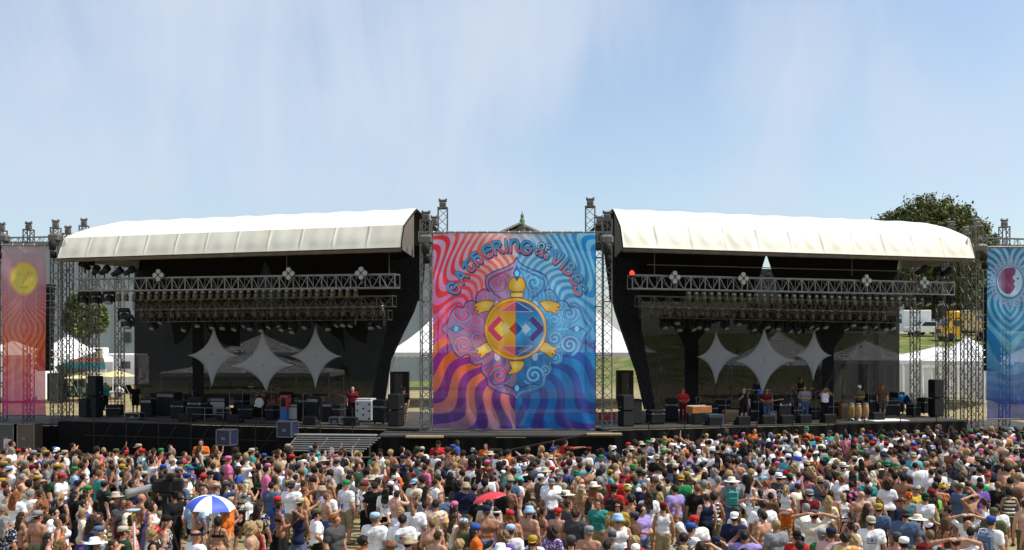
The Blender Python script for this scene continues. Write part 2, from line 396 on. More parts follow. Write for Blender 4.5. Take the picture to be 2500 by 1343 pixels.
# white pickup and white box van
Yt = 137; xt = px2(2262, Yt)
pk = thing('pickup', 'white crew cab pickup parked next to the white box van', 'pickup', (xt, Yt, gz(xt, Yt)), R(186))
prism_y(MB(), [(-2.7, .55), (2.7, .55), (2.7, 1.2), (2.6, 1.3), (-1.2, 1.3), (-1.2, 1.18), (-2.7, 1.18)], -.95, .95).build('body', m_white, pk)
prism_y(MB(), [(-1.1, 1.3), (1.5, 1.3), (.8, 2.0), (-.95, 2.0)], -.85, .85).build('cabin', m_white, pk)
for s_ in (-1, 1): prism_y(MB(), [(-.9, 1.36), (1.22, 1.36), (.68, 1.9), (-.8, 1.9)], s_*.86-.015, s_*.86+.015).build('side_window', m_glass, pk)
MB().box((1.2, 0, 1.67), (.03, 1.55, .78), ry=R(-45)).build('windscreen', m_glass, pk)
for s_ in (-1, 1): MB().box((2.71, s_*.7, 1.05), (.05, .35, .2)).build('headlight', m_lamp, pk)
MB().box((2.74, 0, .65), (.12, 1.8, .22), bev=.04).build('bumper', m_chrome, pk)
for x, y in ((-1.7, -.88), (-1.7, .88), (1.75, -.88), (1.75, .88)): wheel(pk, x, y, .39, .25)
Yt = 140; xt = px2(2216, Yt)
bv = thing('box_van', 'tall white box van parked beside the white pickup', 'van', (xt, Yt, gz(xt, Yt)), R(175))
MB().box((-1.0, 0, 2.1), (3.6, 2.1, 2.5), bev=.06).build('cargo_box', m_white, bv)
prism_y(MB(), [(.8, .5), (2.9, .5), (2.9, 1.2), (2.5, 1.4), (1.9, 2.3), (.8, 2.3)], -.98, .98).build('cab', m_white, bv)
for s_ in (-1, 1): MB().box((1.4, s_*.99, 1.85), (.7, .03, .6)).build('side_window', m_glass, bv)
MB().box((2.2, 0, 1.86), (.03, 1.7, .95), ry=R(-33)).build('windscreen', m_glass, bv)
MB().box((-.3, 0, .72), (4.6, .9, .22)).build('chassis', m_tyre, bv)
for x, y in ((-1.7, -.85), (-1.7, .85), (2.0, -.85), (2.0, .85)): wheel(bv, x, y, .4, .26)

# ------------------------------------------------------------------ tents behind the stages
m_tent = mat('white_vinyl', (.80, .80, .78), .55, var=.03, scale=1.5); m_tentw = mat('tent_wall_vinyl', (.78, .78, .77), .6, var=.05, scale=2)
m_pole = mat('white_pole', (.7, .7, .7), .4)
def tent(label, px, Y, w, d, eave, peak, rz=0, walls=True, door=None, z0=None):
    x = px2(px, Y); z0 = gz(x, Y) if z0 is None else z0
    g = thing('tent', label, 'tent', (x, Y, z0), rz, 'white party tents behind the stages')
    hw_, hd = w/2, d/2; mb = MB()
    corners = [(-hw_, -hd), (hw_, -hd), (hw_, hd), (-hw_, hd)]
    for i in range(4):
        a, b_ = corners[i], corners[(i+1) % 4]
        def fn(s_, t_, a=a, b_=b_):
            bx, by = a[0]+(b_[0]-a[0])*s_, a[1]+(b_[1]-a[1])*s_
            sag = -.10*(peak-eave)*math.sin(math.pi*t_)
            return (bx*(1-t_), by*(1-t_), eave+(peak-eave)*t_+sag)
        mb.grid(fn, 8, 8)
    mb.build('roof', m_tent, g)
    for i in range(4):
        a = Vector((*corners[i], eave)); MB().path([a*1.0+Vector((0, 0, .02))]+[a.lerp(Vector((0, 0, peak)), k/6)+Vector((0, 0, -.10*(peak-eave)*math.sin(math.pi*k/6)+.015)) for k in range(1, 7)], .035, 5).build('ridge_seam', m_tentw, g)
    for c in corners: MB().tube((c[0], c[1], eave-.1), (c[0]*1.0+(1.1 if c[0] > 0 else -1.1), c[1]+(.6 if c[1] > 0 else -.6), .02), .012, 4).build('guy_rope', m_pole, g)
    vb = MB()
    for i in range(4):
        a, b_ = Vector((*corners[i], 0)), Vector((*corners[(i+1) % 4], 0)); n = int((b_-a).length/.45)
        vb.grid(lambda s_, t_, a=a, b_=b_, n=n: (a.lerp(b_, s_)*1.002+Vector((0, 0, eave-t_*(.26+.07*abs(math.sin(s_*n*math.pi))))))[:], n*4, 2)
    vb.build('valance', m_tent, g)
    for a in corners: MB().tube((a[0]*.99, a[1]*.99, 0), (a[0]*.99, a[1]*.99, eave), .05, 6).build('pole', m_pole, g)
    if walls:
        for i in (0, 1, 3):
            a, b_ = Vector((*corners[i], 0))*.985, Vector((*corners[(i+1) % 4], 0))*.985; nrm = Vector((b_.y-a.y, a.x-b_.x, 0)).normalized(); n = int((b_-a).length*5)
            wb = MB()
            spans = [(0, 1)]
            if door and i == 0: spans = [(0, door[0]), (door[1], 1)]
            for s0, s1 in spans:
                wb.grid(lambda s_, t_, s0=s0, s1=s1: (a.lerp(b_, s0+(s1-s0)*s_)+nrm*.05*math.sin((s0+(s1-s0)*s_)*n*1.9)+Vector((0, 0, .02+t_*(eave-.1))))[:], max(6, int(n*(s1-s0))*2), 1)
            wb.build('side_wall', m_tentw, g, True)
    return g
tent('white walled tent with an open doorway beside the yellow truck slope', 2290, 80, 12.0, 6, 2.6, 3.9, 0, True, (.20, .30))
tent('small peaked tent with a scalloped canopy standing in front of a longer tent', 2362, 73.6, 4.6, 4.6, 2.9, 4.6, R(40), False, None)
tent('white walled tent showing through the mesh beyond the conga drums', 2113, 79, 6.4, 6, 2.9, 4.4, 0, True, (.05, .36))
tent('white frame tent seen through the mesh behind the middle star', 1902, 80, 8.8, 6, 2.5, 5.1, 0, False, None)
tent('white pointed tent glimpsed between the central banner and the mesh beside red skirting', 1425, 74, 9.8, 6, 3.5, 7.4, 0, False, None)
tent('white gabled tent glimpsed between the central banner and the drum riser', 1085, 74.5, 7.4, 6, 3.5, 6.9, 0, False, None)
tent('long white tent seen through the mesh behind the three stars of the empty stage', 625, 82, 13, 7, 1.9, 3.6, 0, False, None)
tent('high white tent showing above the stars through the empty stage mesh', 640, 98, 8.0, 7, 3.4, 5.1, 0, False, None)
tent('white pyramid tent below the small round tree', 166, 81, 5.2, 5, 3.0, 4.8, 0, False, None)
tent('white tent veiled by the moon banner', 2560, 76, 6, 6, 2.8, 4.8, 0, True, None)
tent('white tent veiled by the lower half of the sun banner', 32, 76, 5, 5, 3.3, 4.3, 0, True, None)
m_parasol = mat('parasol_cream', (.72, .55, .25), .6)
for px, py, Y, lab in ((200, 912, 75, 'cream market parasol below the striped awning'), (285, 908, 76, 'cream market parasol beside the masts and road cases')):
    x = px2(px, Y); z = pz(py, Y)
    g = thing('parasol', lab, 'parasol', (x, Y, gz(x, Y))); z -= gz(x, Y); MB().lathe([(1.45, z-.32), (.8, z-.1), (.05, z+.12)], (0, 0, 0), 8).build('canopy', m_parasol, g)
    MB().tube((0, 0, 0), (0, 0, z), .03).build('pole', m_pole, g); MB().lathe([(.3, 0), (.3, .08), (.05, .12)], (0, 0, 0), 12).build('base', m_tyre, g)
# striped awning canopy
m_stripe = bpy.data.materials.new('striped_awning'); m_stripe.use_nodes = True; t = m_stripe.node_tree; b = t.nodes['Principled BSDF']; b.inputs['Roughness'].default_value = .6
c_ = N(t, 'ShaderNodeTexCoord'); s_ = N(t, 'ShaderNodeSeparateXYZ'); t.links.new(c_.outputs['Object'], s_.inputs[0])
rp = N(t, 'ShaderNodeValToRGB'); rp.color_ramp.interpolation = 'CONSTANT'; e = rp.color_ramp.elements
e[0].position = 0; e[0].color = (.25, .22, .25, 1); e[1].position = .22; e[1].color = (.05, .33, .55, 1)
for p_, c2 in ((.52, (.62, .25, .3)), (.7, (.8, .78, .75))): q = e.new(p_); q.color = (*c2, 1)
mr = N(t, 'ShaderNodeMapRange'); t.links.new(s_.outputs[2], mr.inputs[0])
for i, x in enumerate((1.9, 3.6, 0, 1)): mr.inputs[i+1].default_value = x
t.links.new(mr.outputs[0], rp.inputs[0]); t.links.new(rp.outputs[0], b.inputs['Base Color'])
Y = 75; g = thing('awning', 'striped blue and pink awning stretched below the white pyramid tent', 'awning', (px2(203, Y), Y, 1.8))
MB().grid(lambda a, b_: ((a-.5)*3.4, -b_*.9, 1.9+.9*a*b_+.55*b_+.35*a), 12, 10).build('fabric', m_stripe, g, True)
for a in (-1.65, 1.65): MB().tube((a, 0, 0), (a, 0, 2.1+(.35 if a > 0 else 0)), .04).build('pole', m_pole, g)

# white trailer behind the masts
Y = 86; x = px2(285, Y); g = thing('trailer', 'white site trailer with a roof unit behind the masts', 'trailer', (x, Y, gz(x, Y)))
MB().box((0, 0, 2.05), (4.6, 2.4, 2.6), bev=.08).build('body', m_white, g); MB().box((-1.5, 0, 3.6), (1.3, 1.0, .5), bev=.08).build('roof_unit', m_white, g); MB().box((-1.35, -.505, 3.6), (.6, .03, .3)).build('vent', m_vent, g)
for q in (-1.2, 1.2): MB().box((q, -1.205, 2.4), (.8, .03, .6)).build('window', m_glass, g)
for q in (-.5, .5): wheel(g, q, -1.0, .38, .22); wheel(g, q, 1.0, .38, .22)
MB().box((2.6, 0, .6), (.9, .1, .1)).build('tow_bar', m_tyre, g)

# service carts and cabinets behind the open wing
def cart(px, Y, rz, lab, c):
    x = px2(px, Y); g = thing('golf_cart', lab, 'cart', (x, Y, gz(x, Y)), rz); mb = mat('cart_'+lab.split()[0], c, .4)
    prism_y(MB(), [(-1.15, .3), (1.2, .3), (1.2, .55), (.75, .85), (.6, .45), (-.2, .45), (-.2, .7), (-1.15, .7)], -.55, .55).build('body', mb, g); MB().box((-.1, 0, .78), (.5, 1.0, .14), bev=.05).build('seat', m_tyre, g); MB().box((-.42, 0, 1.05), (.12, 1.0, .5), rx=0, bev=.05).build('backrest', m_tyre, g)
    MB().box((.05, 0, 1.86), (1.9, 1.15, .07), bev=.03).build('canopy', mb, g)
    for a in (-.75, .8):
        for b_ in (-.5, .5): MB().tube((a, b_, .6), (a*.95, b_, 1.84), .02, 5).build('post', m_steel, g)
    for a in (-.75, .82):
        for b_ in (-.52, .52): wheel(g, a, b_, .23, .16)
    MB().path([(.62, -.2, .8), (.45, -.2, 1.0)], .02, 5).build('steering_column', m_tyre, g)
cart(262, 79, R(12), 'white golf cart parked beside the cream parasol and masts', (.6, .6, .58)); cart(178, 80, R(170), 'green golf cart parked below the striped awning', (.05, .12, .07))
for px, w, h, lab in ((140, 1.1, 2.0, 'dark portable cabinet beside the sun banner'), (232, .9, 1.3, 'dark equipment cabinet behind the tall loudspeaker column'), (975, 1.4, 2.1, 'dark cabinet in the gap beside the central banner'), (1525, 1.2, 2.2, 'dark cabinet in the gap behind the red skirting')):
    Y = 74; x = px2(px, Y); g = thing('cabinet', lab, 'cabinet', (x, Y, gz(x, Y))); MB().box((0, 0, h/2), (w, .9, h), bev=.03).build('body', m_dark, g); MB().box((0, -.46, h*.5), (w*.42, .03, h*.86), bev=.01).build('door', m_vent, g); MB().box((w*.14, -.485, h*.5), (.04, .03, .16)).build('handle', m_steel, g)
# ------------------------------------------------------------------ stage structures
m_vinyl = mat('roof_vinyl', (.66, .635, .53), .55, var=.13, scale=.55); m_lining = mat('roof_lining', (.016, .013, .012), .9)
m_eave = mat('eave_steel', (.10, .075, .05), .7, var=.3, scale=2); m_alu = mat('aluminium', (.20, .20, .19), .5, .3, var=.25, scale=1.2)
m_aludk = mat('weathered_steel', (.125, .115, .10), .6, .3, var=.3, scale=1.2); m_sidefab = mat('side_cloth', (.14, .12, .10), .85, var=.3, scale=1.5)
m_deck = mat('stage_plywood', (.038, .033, .028), .75, var=.3, scale=1.1); m_skirt = mat('black_skirt', (.0055, .0055, .006), .9, var=.3, spec=.1)
m_drape = mat('black_drape', (.006, .0055, .0055), .95, var=.3)
m_star = mat('grey_stretch_cloth', (.36, .36, .37), .85, var=.03)
# open black mesh: dark threads with moire-like gaps
def meshcloth(name, lo, hi, wscale, dist):
    m = bpy.data.materials.new(name); m.use_nodes = True; t = m.node_tree; b = t.nodes['Principled BSDF']; o = t.nodes['Material Output']
    b.inputs['Base Color'].default_value = (.010, .010, .0105, 1); b.inputs['Roughness'].default_value = .9
    c = N(t, 'ShaderNodeTexCoord'); mp = N(t, 'ShaderNodeMapping'); t.links.new(c.outputs['Object'], mp.inputs[0]); mp.inputs['Scale'].default_value = (.75, .75, 1.3)
    nz = N(t, 'ShaderNodeTexNoise'); nz.inputs['Scale'].default_value = .9; nz.inputs['Detail'].default_value = 2; nz.inputs['Distortion'].default_value = dist
    t.links.new(mp.outputs[0], nz.inputs['Vector'])
    m1 = N(t, 'ShaderNodeMath', operation='MULTIPLY'); t.links.new(nz.outputs[0], m1.inputs[0]); m1.inputs[1].default_value = wscale
    sn = N(t, 'ShaderNodeMath', operation='SINE'); t.links.new(m1.outputs[0], sn.inputs[0])
    mr = N(t, 'ShaderNodeMapRange'); t.links.new(sn.outputs[0], mr.inputs[0])
    for i, x in enumerate((-.8, .9, lo, hi)): mr.inputs[i+1].default_value = x
    tr_ = N(t, 'ShaderNodeBsdfTransparent'); mx_ = N(t, 'ShaderNodeMixShader')
    t.links.new(mr.outputs[0], mx_.inputs[0]); t.links.new(b.outputs[0], mx_.inputs[1]); t.links.new(tr_.outputs[0], mx_.inputs[2]); t.links.new(mx_.outputs[0], o.inputs[0]); return m
m_mesh = meshcloth('black_mesh_cloth', .11, .25, 250, .45)
m_mesh2 = meshcloth('dense_mesh_cloth', .01, .13, 170, .5)

def fascia_pt(S, a, t_, flip):
    """a along the eave 0..1, t_ up the fascia"""
    return None
def roof(S, lab, u0, u1, hip):
    """white canopy: sloping fascia, shallow ridge, lining; hip = end (0 or 1) that folds away"""
    g = thing('roof_canopy', lab, 'stage roof', S.p(0, 0, 0), S.rz)
    n = 72; w = u1-u0
    def prof(s, uu):
        a = (uu-u0)/w; e = 0.
        return e
    rs = random.Random(5 if hip else 6); fold = [rs.uniform(-1, 1) for _ in range(40)]
    def wob(u, t_):
        x = (u-u0)/w*11.0; k = int(x); f = x-k
        bil = .05*abs(math.sin(math.pi*f))**.7*math.sin(math.pi*(.05+.93*t_))+.05*math.exp(-(min(f, 1-f)*w/11/.06)**2)
        fo = .025*math.sin(u*7.3+2.5*t_*(1 if hip else -1)+fold[k % 40]*3)*(.4+.6*abs(fold[(k+3) % 40]))*math.sin(math.pi*t_*.9+.1)
        return bil+fo
    def endcut(t_):   # how far the outer end is pulled in with height
        return 0.0
    def ends(v, z01):  # u range shrinks slightly
        return u0, u1
    pin0, pin1 = (978, 1016) if hip == 0 else (1522, 1496)
    def oend(t_): 
        k = (0, .18, .55, 1) ; return None
    def span(v, t_, fas_=False):
        '''u of the outer and inner ends; both lean inwards as the sheet rises'''
        d = (158-140)*t_ if fas_ else 18+97*t_**1.25
        if hip == 0: return S.u(140+d, v), S.u((978+8*t_) if fas_ else (986+31*t_), v)
        return S.u((1522-8*t_) if fas_ else (1514-18*t_), v), S.u(2380-(d*.85), v)
    def fas(a, t_):
        e0, e1 = span(.5*t_, t_, True); u = e0+(e1-e0)*a; z = 10.44+1.13*t_; v = .50*t_-wob(u, t_)*min(1, t_*3)
        return (u, v, z)
    def top(a, t_):
        v = .5+4.7*t_; e0, e1 = span(v, t_); u = e0+(e1-e0)*a; d = u-e0 if hip == 0 else e1-u
        z = 11.57+1.45*(.72*t_+.28*math.sin(t_*math.pi/2))
        k = max(0, 1-d/1.7); z -= .16*k*k*t_
        z += .02*math.sin(u*3.1+t_*2)*t_ - .04*math.sin(math.pi*t_)*abs(math.sin((u-u0)/w*11*math.pi))
        return (u, v, z)
    def back(a, t_):
        p = top(a, 1.0); u = p[0]; return (u, 5.2+6.3*t_, p[2]-1.5*t_)
    MB().grid(fas, 520, 8).build('fascia', m_vinyl, g, True)
    MB().grid(top, 110, 10).build('top_sheet', m_vinyl, g, True)
    MB().grid(back, 40, 4).build('back_sheet', m_vinyl, g, True)
    lb = MB(); lb.grid(lambda a, t_: (lambda q: (q[0], q[1]+.05, q[2]-.12))(top(a, t_)), 40, 6); lb.grid(lambda a, t_: (lambda q: (q[0], q[1]+.05, q[2]-.12))(back(a, t_)), 40, 4)
    lb.grid(lambda a, t_: (lambda q: (q[0], q[1]+.16, q[2]+.02))(fas(a, t_)), 60, 4)
    lb.build('lining', m_lining, g, True)
    # eave beam with small clips
    MB().box((u0+w/2, .16, 10.33), (w-.1, .22, .2), bev=.03).build('eave_beam', m_eave, g)
    # inner end: gathered side cloth
    ui = u1 if hip == 0 else u0; sg = 1 if hip == 0 else -1
    def side(a, t_):
        v = .6+4.2*a; zt = 11.42+1.45*(.72*a+.28*math.sin(a*math.pi/2)); zb = 10.4
        ue = span(v, (v-.5)/4.7)[1 if hip == 0 else 0]; return (ue-sg*.10+.05*math.sin(a*38), v, zb+(zt-zb)*t_)
    MB().grid(side, 60, 5).build('side_cloth', m_sidefab, g, True)
    uo = u0 if hip == 0 else u1
    def oside(a, t_):
        v = .3+9*a; zt = 11.5+1.0*math.sin(min(1, a*1.8)*math.pi/2)-.9*max(0, a-.5); ue = span(min(v, 5.2), min(1, max(0, (v-.5)/4.7)))[0 if hip == 0 else 1]; return (ue+.02*math.sin(a*20)-(.06 if hip else -.06), v, 10.5+(zt-10.5)*t_)
    MB().grid(oside, 30, 4).build('side_cloth', m_vinyl, g, True)
    return g
uL0, uL1 = SL.u(140, 0), SL.u(978, 0); uR0, uR1 = SR.u(1522, 0), SR.u(2380, 0)
roof(SL, 'white vinyl roof canopy over the stage with stacked gear and no band', uL0, uL1, 0)
roof(SR, 'white vinyl roof canopy over the stage where the band plays', uR0, uR1, 1)

def platform(S, lab, u0, u1):
    g = thing('stage_platform', lab, 'stage', S.p(0, 0, 0), S.rz); w = u1-u0
    mb = MB(); n = int(w/2.44)
    for i in range(n):
        for j in range(4): mb.box((u0+(i+.5)*w/n, 1.5+j*3, DECK-.04), (w/n-.012, 2.988, .08))
    mb.build('deck', m_deck, g)
    MB().grid(lambda a, t_: (u0+w*a, .03*math.sin(a*170)-.02, .01+(DECK-.1)*t_), 340, 1).build('skirt', m_skirt, g, True)
    for uu in (u0, u1): MB().box((uu, 6, DECK/2-.05), (.06, 11.9, DECK-.12)).build('side_skirt', m_skirt, g)
    return g
platform(SL, 'black skirted stage deck under the canopy with no band', -.2, 20.6)
platform(SR, 'black skirted stage deck carrying the band and conga drums', -.6, 20.4)

# rear mesh, upper drapes, swags, stars -------------------------------------------------------
def curtain(S, name, label, cat, pts, v, m, th=.02, group=None):
    """outline given in photo pixels on the vertical plane at depth v of the stage"""
    ps = [S.pt(px, py, v) for px, py in pts]; o = ps[0].copy(); o.z = min(p.z for p in ps)
    mb = MB().sheet([p-o for p in ps], th, S.V); ob = mb.build(name, m); ob.location = o
    return tag(ob, label, cat, group)
Lm = [(328, 640), (1038, 622), (1034, 680), (1010, 740), (978, 815), (950, 890), (934, 990), (328, 990)]
mir = lambda pts: [(2510-a if a > 1250 else 2510-a, b_) for a, b_ in pts]
curtain(SL, 'backdrop_mesh', 'black mesh backdrop behind the empty stage with three stars', 'backdrop', Lm, 8.6, m_mesh, .01)
Rm = [(2196, 662), (1484, 650), (1490, 700), (1505, 760), (1530, 830), (1556, 910), (1572, 1000), (2196, 1000)]
curtain(SR, 'backdrop_mesh', 'black mesh backdrop behind the playing band', 'backdrop', Rm, 8.6, m_mesh, .01)
arc = lambda cx, cy, rx, ry, a0, a1, n=10: [(cx+rx*math.cos(R(a0+(a1-a0)*i/n)), cy+ry*math.sin(R(a0+(a1-a0)*i/n))) for i in range(n+1)]
curtain(SL, 'upper_drape', 'solid black drape hung beneath the canopy of the empty stage', 'drape', [(320, 612), (326, 640), (334, 655), (334, 668), (328, 690), (328, 742), (612, 738), (626, 690), (648, 634), (670, 690), (684, 738), (1030, 735), (1040, 600)], 8.3, m_drape)
curtain(SR, 'upper_drape', 'solid black drape hung beneath the canopy above the band', 'drape', [(1480, 600), (1488, 735), (1836, 738), (1850, 690), (1871, 620), (1894, 690), (1908, 738), (2196, 742), (2196, 690), (2190, 668), (2190, 655), (2200, 612)], 8.3, m_drape)
curtain(SL, 'side_drape', 'black drape swept down beside the white drum case', 'drape', [(948, 640), (1040, 618), (1034, 690), (1012, 760), (985, 815), (955, 880), (940, 985), (905, 985), (925, 880), (945, 800)], 7.9, m_mesh2)
curtain(SR, 'side_drape', 'black drape swept down beside the red skirting', 'drape', [(1475, 618), (1560, 640), (1566, 800), (1580, 880), (1600, 1000), (1572, 1000), (1552, 910), (1520, 820), (1500, 760), (1484, 690)], 7.9, m_mesh2)
sw = 'black swags gathered into columns'
curtain(SL, 'swag_drape', 'black swag gathered to a column beside the first star and stacked amplifiers', 'drape', [(415, 770), (585, 770)]+arc(585, 770, 88, 76, 90, 178, 10)[::1]+[(497, 985), (470, 985), (470, 850)]+arc(415, 770, 55, 72, 0, 90, 8)[1:][:-1], 7.5, m_drape, .03, sw)
curtain(SL, 'swag_drape', 'black swag hanging behind the star nearest the white drum case', 'drape', [(740, 775), (905, 770)]+arc(905, 770, 70, 70, 100, 178, 8)+[(842, 860), (830, 830), (790, 800)], 7.5, m_drape, .03, sw)
curtain(SR, 'swag_drape', 'black swag gathered to a column by the person in red clothes', 'drape', [(1600, 775), (1790, 775), (1740, 790), (1705, 830), (1705, 995), (1673, 995), (1672, 850), (1650, 800)], 7.5, m_drape, .03, sw)
curtain(SR, 'swag_drape', 'black swag gathered to a column above the trumpet player', 'drape', [(1960, 775), (2120, 780), (2070, 800), (2036, 850), (2034, 995), (2008, 995), (2008, 850), (1985, 795)], 7.5, m_drape, .03, sw)
def star(S, label, top, left, right, bot, v):
    cx = (top[0]+bot[0])/2; cy = (left[1]+right[1])/2; tips = [top, right, bot, left]; pts = []
    for i in range(4):
        a, b_ = tips[i], tips[(i+1) % 4]; m_ = ((a[0]+b_[0])/2*.24+cx*.76, (a[1]+b_[1])/2*.24+cy*.76); n = 12
        for k in range(n):
            t_ = k/n; pts.append(((1-t_)**2*a[0]+2*t_*(1-t_)*m_[0]+t_*t_*b_[0], (1-t_)**2*a[1]+2*t_*(1-t_)*m_[1]+t_*t_*b_[1]))
    o = S.pt(cx, cy, v); ps = [S.pt(x, y, v)-o for x, y in pts]; r = max(p.length for p in ps)
    mb = MB(); vs = []; rings = 6
    for k in range(rings+1):
        for p in ps: q = p*(k/rings); vs.append(q-S.V*.10*(1-(k/rings)**2))
    m_ = len(ps); fs = [(k*m_+i, k*m_+(i+1) % m_, (k+1)*m_+(i+1) % m_, (k+1)*m_+i) for k in range(rings) for i in range(m_)]
    mb.add(vs, fs); ob = mb.build('fabric_star', m_star, None, True); ob.location = o
    md = ob.modifiers.new('thick', 'SOLIDIFY'); md.thickness = .02
    return tag(ob, label, 'stage star', 'grey four pointed fabric stars')
star(SL, 'grey fabric star touching the black swag column on the empty stage', (523, 792), (456, 868), (588, 868), (517, 952), 6.2)
star(SL, 'wide low grey fabric star in the middle of the empty stage', (640, 797), (557, 895), (724, 892), (651, 962), 5.8)
star(SL, 'grey fabric star closest to the white drum case', (770, 787), (705, 870), (836, 870), (770, 955), 6.2)
star(SR, 'grey fabric star closest to the musician in red', (1748, 803), (1699, 872), (1812, 868), (1747, 946), 6.2)
star(SR, 'wide low grey fabric star hanging over the guitarist in jeans', (1866, 793), (1788, 882), (1946, 880), (1861, 972), 5.8)
star(SR, 'grey fabric star hanging above the trumpet player', (1988, 795), (1936, 868), (2031, 868), (1985, 936), 6.2)
0 and star(SL, 'grey star tip poking up above the front truss of the empty stage', (648, 632), (600, 716), (700, 716), (648, 800), 7.6)
0 and star(SR, 'pale star tip poking up above the front truss over the band', (1872, 620), (1822, 712), (1922, 712), (1872, 800), 7.6)

# ------------------------------------------------------------------ trusses and masts
def lattice_beam(a, b_, h, d, bay, r, up=Vector((0, 0, 1)), diag=None, zig=True, posts=True):
    """box truss from a to b_ (top front chord line), height h down, depth d backward; returns chords, bracing builders"""
    a, b_ = Vector(a), Vector(b_); dr = (b_-a); Ln = dr.length; dr /= Ln; bk = up.cross(dr).normalized()
    if bk.y < 0: bk = -bk
    C = [Vector((0, 0, 0)), -up*h, bk*d, bk*d-up*h]; ch = MB(); br = MB()
    for c in C: ch.tube(a+c, b_+c, r, 4)
    n = max(1, round(Ln/bay))
    for i in range(n+1):
        p = a+dr*Ln*i/n
        if posts:
            for f in (0, 1): br.tube(p+C[2*f], p+C[2*f+1], r*(.85 if f == 0 else .5), 4, cap=False)
        br.tube(p+C[0], p+C[2], r*.45, 4, cap=False); br.tube(p+C[1], p+C[3], r*.45, 4, cap=False)
        if i < n:
            q = a+dr*Ln*(i+1)/n; m_ = (p+q)/2
            for f in (0, 1):
                if posts:
                    if f == 0: br.tube(p+C[0], m_+C[1], r*.5, 4, cap=False); br.tube(m_+C[1], q+C[0], r*.5, 4, cap=False)
                    else: br.tube(p+C[2], q+C[3], r*.35, 4, cap=False)
                else: br.tube(p+C[2*f+(i % 2)], q+C[2*f+1-(i % 2)], r*.7, 4, cap=False)
            for f in (0, 1):
                x, y = (C[0], C[2]) if f == 0 else (C[1], C[3])
                br.tube(p+(x if i % 2 else y), q+(y if i % 2 else x), r*.4, 4, cap=False)
    return ch, br
def beam(label, a, b_, h, d, bay, r, m, group='lighting trusses', m2=None):
    a, b_ = Vector(a), Vector(b_); g = thing('lighting_truss', label, 'truss', a, 0, group)
    ch, br = lattice_beam(a-a, b_-a, h, d, bay, r); ch.build('chords', m, g); br.build('bracing', m2 or m, g); return g
def bm(S, label, p0, p1, v, h, d, bay, r, m, **k): return beam(label, S.pt(p0[0], p0[1], v), S.pt(p1[0], p1[1], v), h, d, bay, r, m, **k)
m_warm = mat('gold_lit_steel', (.15, .13, .085), .55, .3, var=.3)  # gold light on the truss posts is put into this steel colour
bm(SL, 'long aluminium truss in front with lamps in a row over the empty stage', (176, 681), (964, 669), .8, .66, .6, .80, .045, m_alu)
bm(SL, 'second steel truss behind the row of lamps over the empty stage', (325, 733), (958, 722), 3.4, .55, .5, .9, .035, m_warm)
bm(SL, 'third dark truss holding moving lights over the three stars', (345, 765), (948, 758), 5.2, .5, .5, .9, .03, m_aludk)
bm(SR, 'long aluminium truss in front with lamps in a row over the band', (1544, 671), (2330, 690), .8, .66, .6, .80, .045, m_alu)
bm(SR, 'second steel truss behind the row of lamps over the band', (1560, 722), (2190, 738), 3.4, .55, .5, .9, .035, m_warm)
bm(SR, 'third dark truss holding moving lights over the band', (1570, 752), (2200, 768), 5.2, .5, .5, .9, .03, m_aludk)
# taut wire under the roof over the band
w_ = MB().tube(SR.pt(1580, 646, 2.2), SR.pt(1985, 657, 2.2), .025, 5); w_.tube(SR.pt(1985, 657, 2.2), SR.pt(2290, 664, 2.2), .025, 5)
tag(w_.build('rigging_wire', m_alu), 'thin pale wire stretched under the canopy above the band', 'wire')
for S, px, lab in ((SL, 700, 'chain hoist line dropping to the truss near the middle of the empty stage'), (SL, 950, 'chain hoist line dropping to the truss end by the central banner'), (SR, 1598, 'chain hoist line dropping beside the red lamp'), (SR, 2080, 'chain hoist line dropping to the truss over the conga drums')):
    tag(MB().tube(S.pt(px, 640, .9)+Vector((0, 0, 1.2)), S.pt(px, 674, .9), .02, 5).build('hoist_chain', m_aludk), lab, 'chain', 'hoist chains')

def mast(label, px, Y, ptop, w=.42, head=True, m=None, zb=0, pitch=.42):
    m = m or m_aludk; x = px2(px, Y); zt = pz(ptop, Y)-zb; hd = .55 if head else 0
    g = thing('lattice_mast', label, 'mast', (x, Y, zb), rnd.uniform(-.15, .15), 'lattice masts around the stages')
    h = w/2; cs = [(-h, -h), (h, -h), (h, h), (-h, h)]; zt2 = zt-hd; ch = MB(); br = MB()
    for c in cs: ch.tube((*c, 0), (*c, zt2), .034, 4)
    n = int(zt2/pitch)
    for i in range(4):
        a, b_ = cs[i], cs[(i+1) % 4]
        for k in range(n):
            z0, z1 = .1+k*(zt2-.1)/n, .1+(k+1)*(zt2-.1)/n
            br.tube((*(a if k % 2 else b_), z0), (*(b_ if k % 2 else a), z1), .02, 4, cap=False)
            if k % 6 == 0: br.tube((*a, z0), (*b_, z0), .028, 4, cap=False)
    ch.build('chords', m, g); br.build('bracing', m, g)
    MB().box((0, 0, .04), (w+.35, w+.35, .08), bev=.02).build('base_plate', m, g)
    if head:
        hb = MB().box((0, 0, zt2+.03), (w+.06, w+.06, .07), bev=.01); hb.box((0, 0, zt2+.2), (w*.72, w*.6, .28), bev=.05); hb.box((0, 0, zt2+.40), (w*.9, .2, .12), bev=.03)
        for s_ in (-1, 1): hb.lathe([(.02, -.04), (.055, -.04), (.055, .04), (.02, .04)], (s_*w*.36, 0, zt2+.46), 10, Matrix.Rotation(R(90), 4, 'X'))
        hb.build('sheave_head', m_aludk, g)
    return g
mast('lattice mast at the outer edge of the sun banner', 4, 57.6, 541)
mast('lattice mast rising behind the middle of the sun banner', 70, 58.4, 539)
mast('tallest lattice mast between the sun banner and the white canopy', 136, 56.4, 534)
mast('shorter lattice mast just inside the sun banner bay', 166, 59.5, 549)
mast('lattice mast whose head pokes above the canopy corner', 205, 62, 531)
mast('lattice mast in front of the small round tree', 230, 63, 600, head=False)
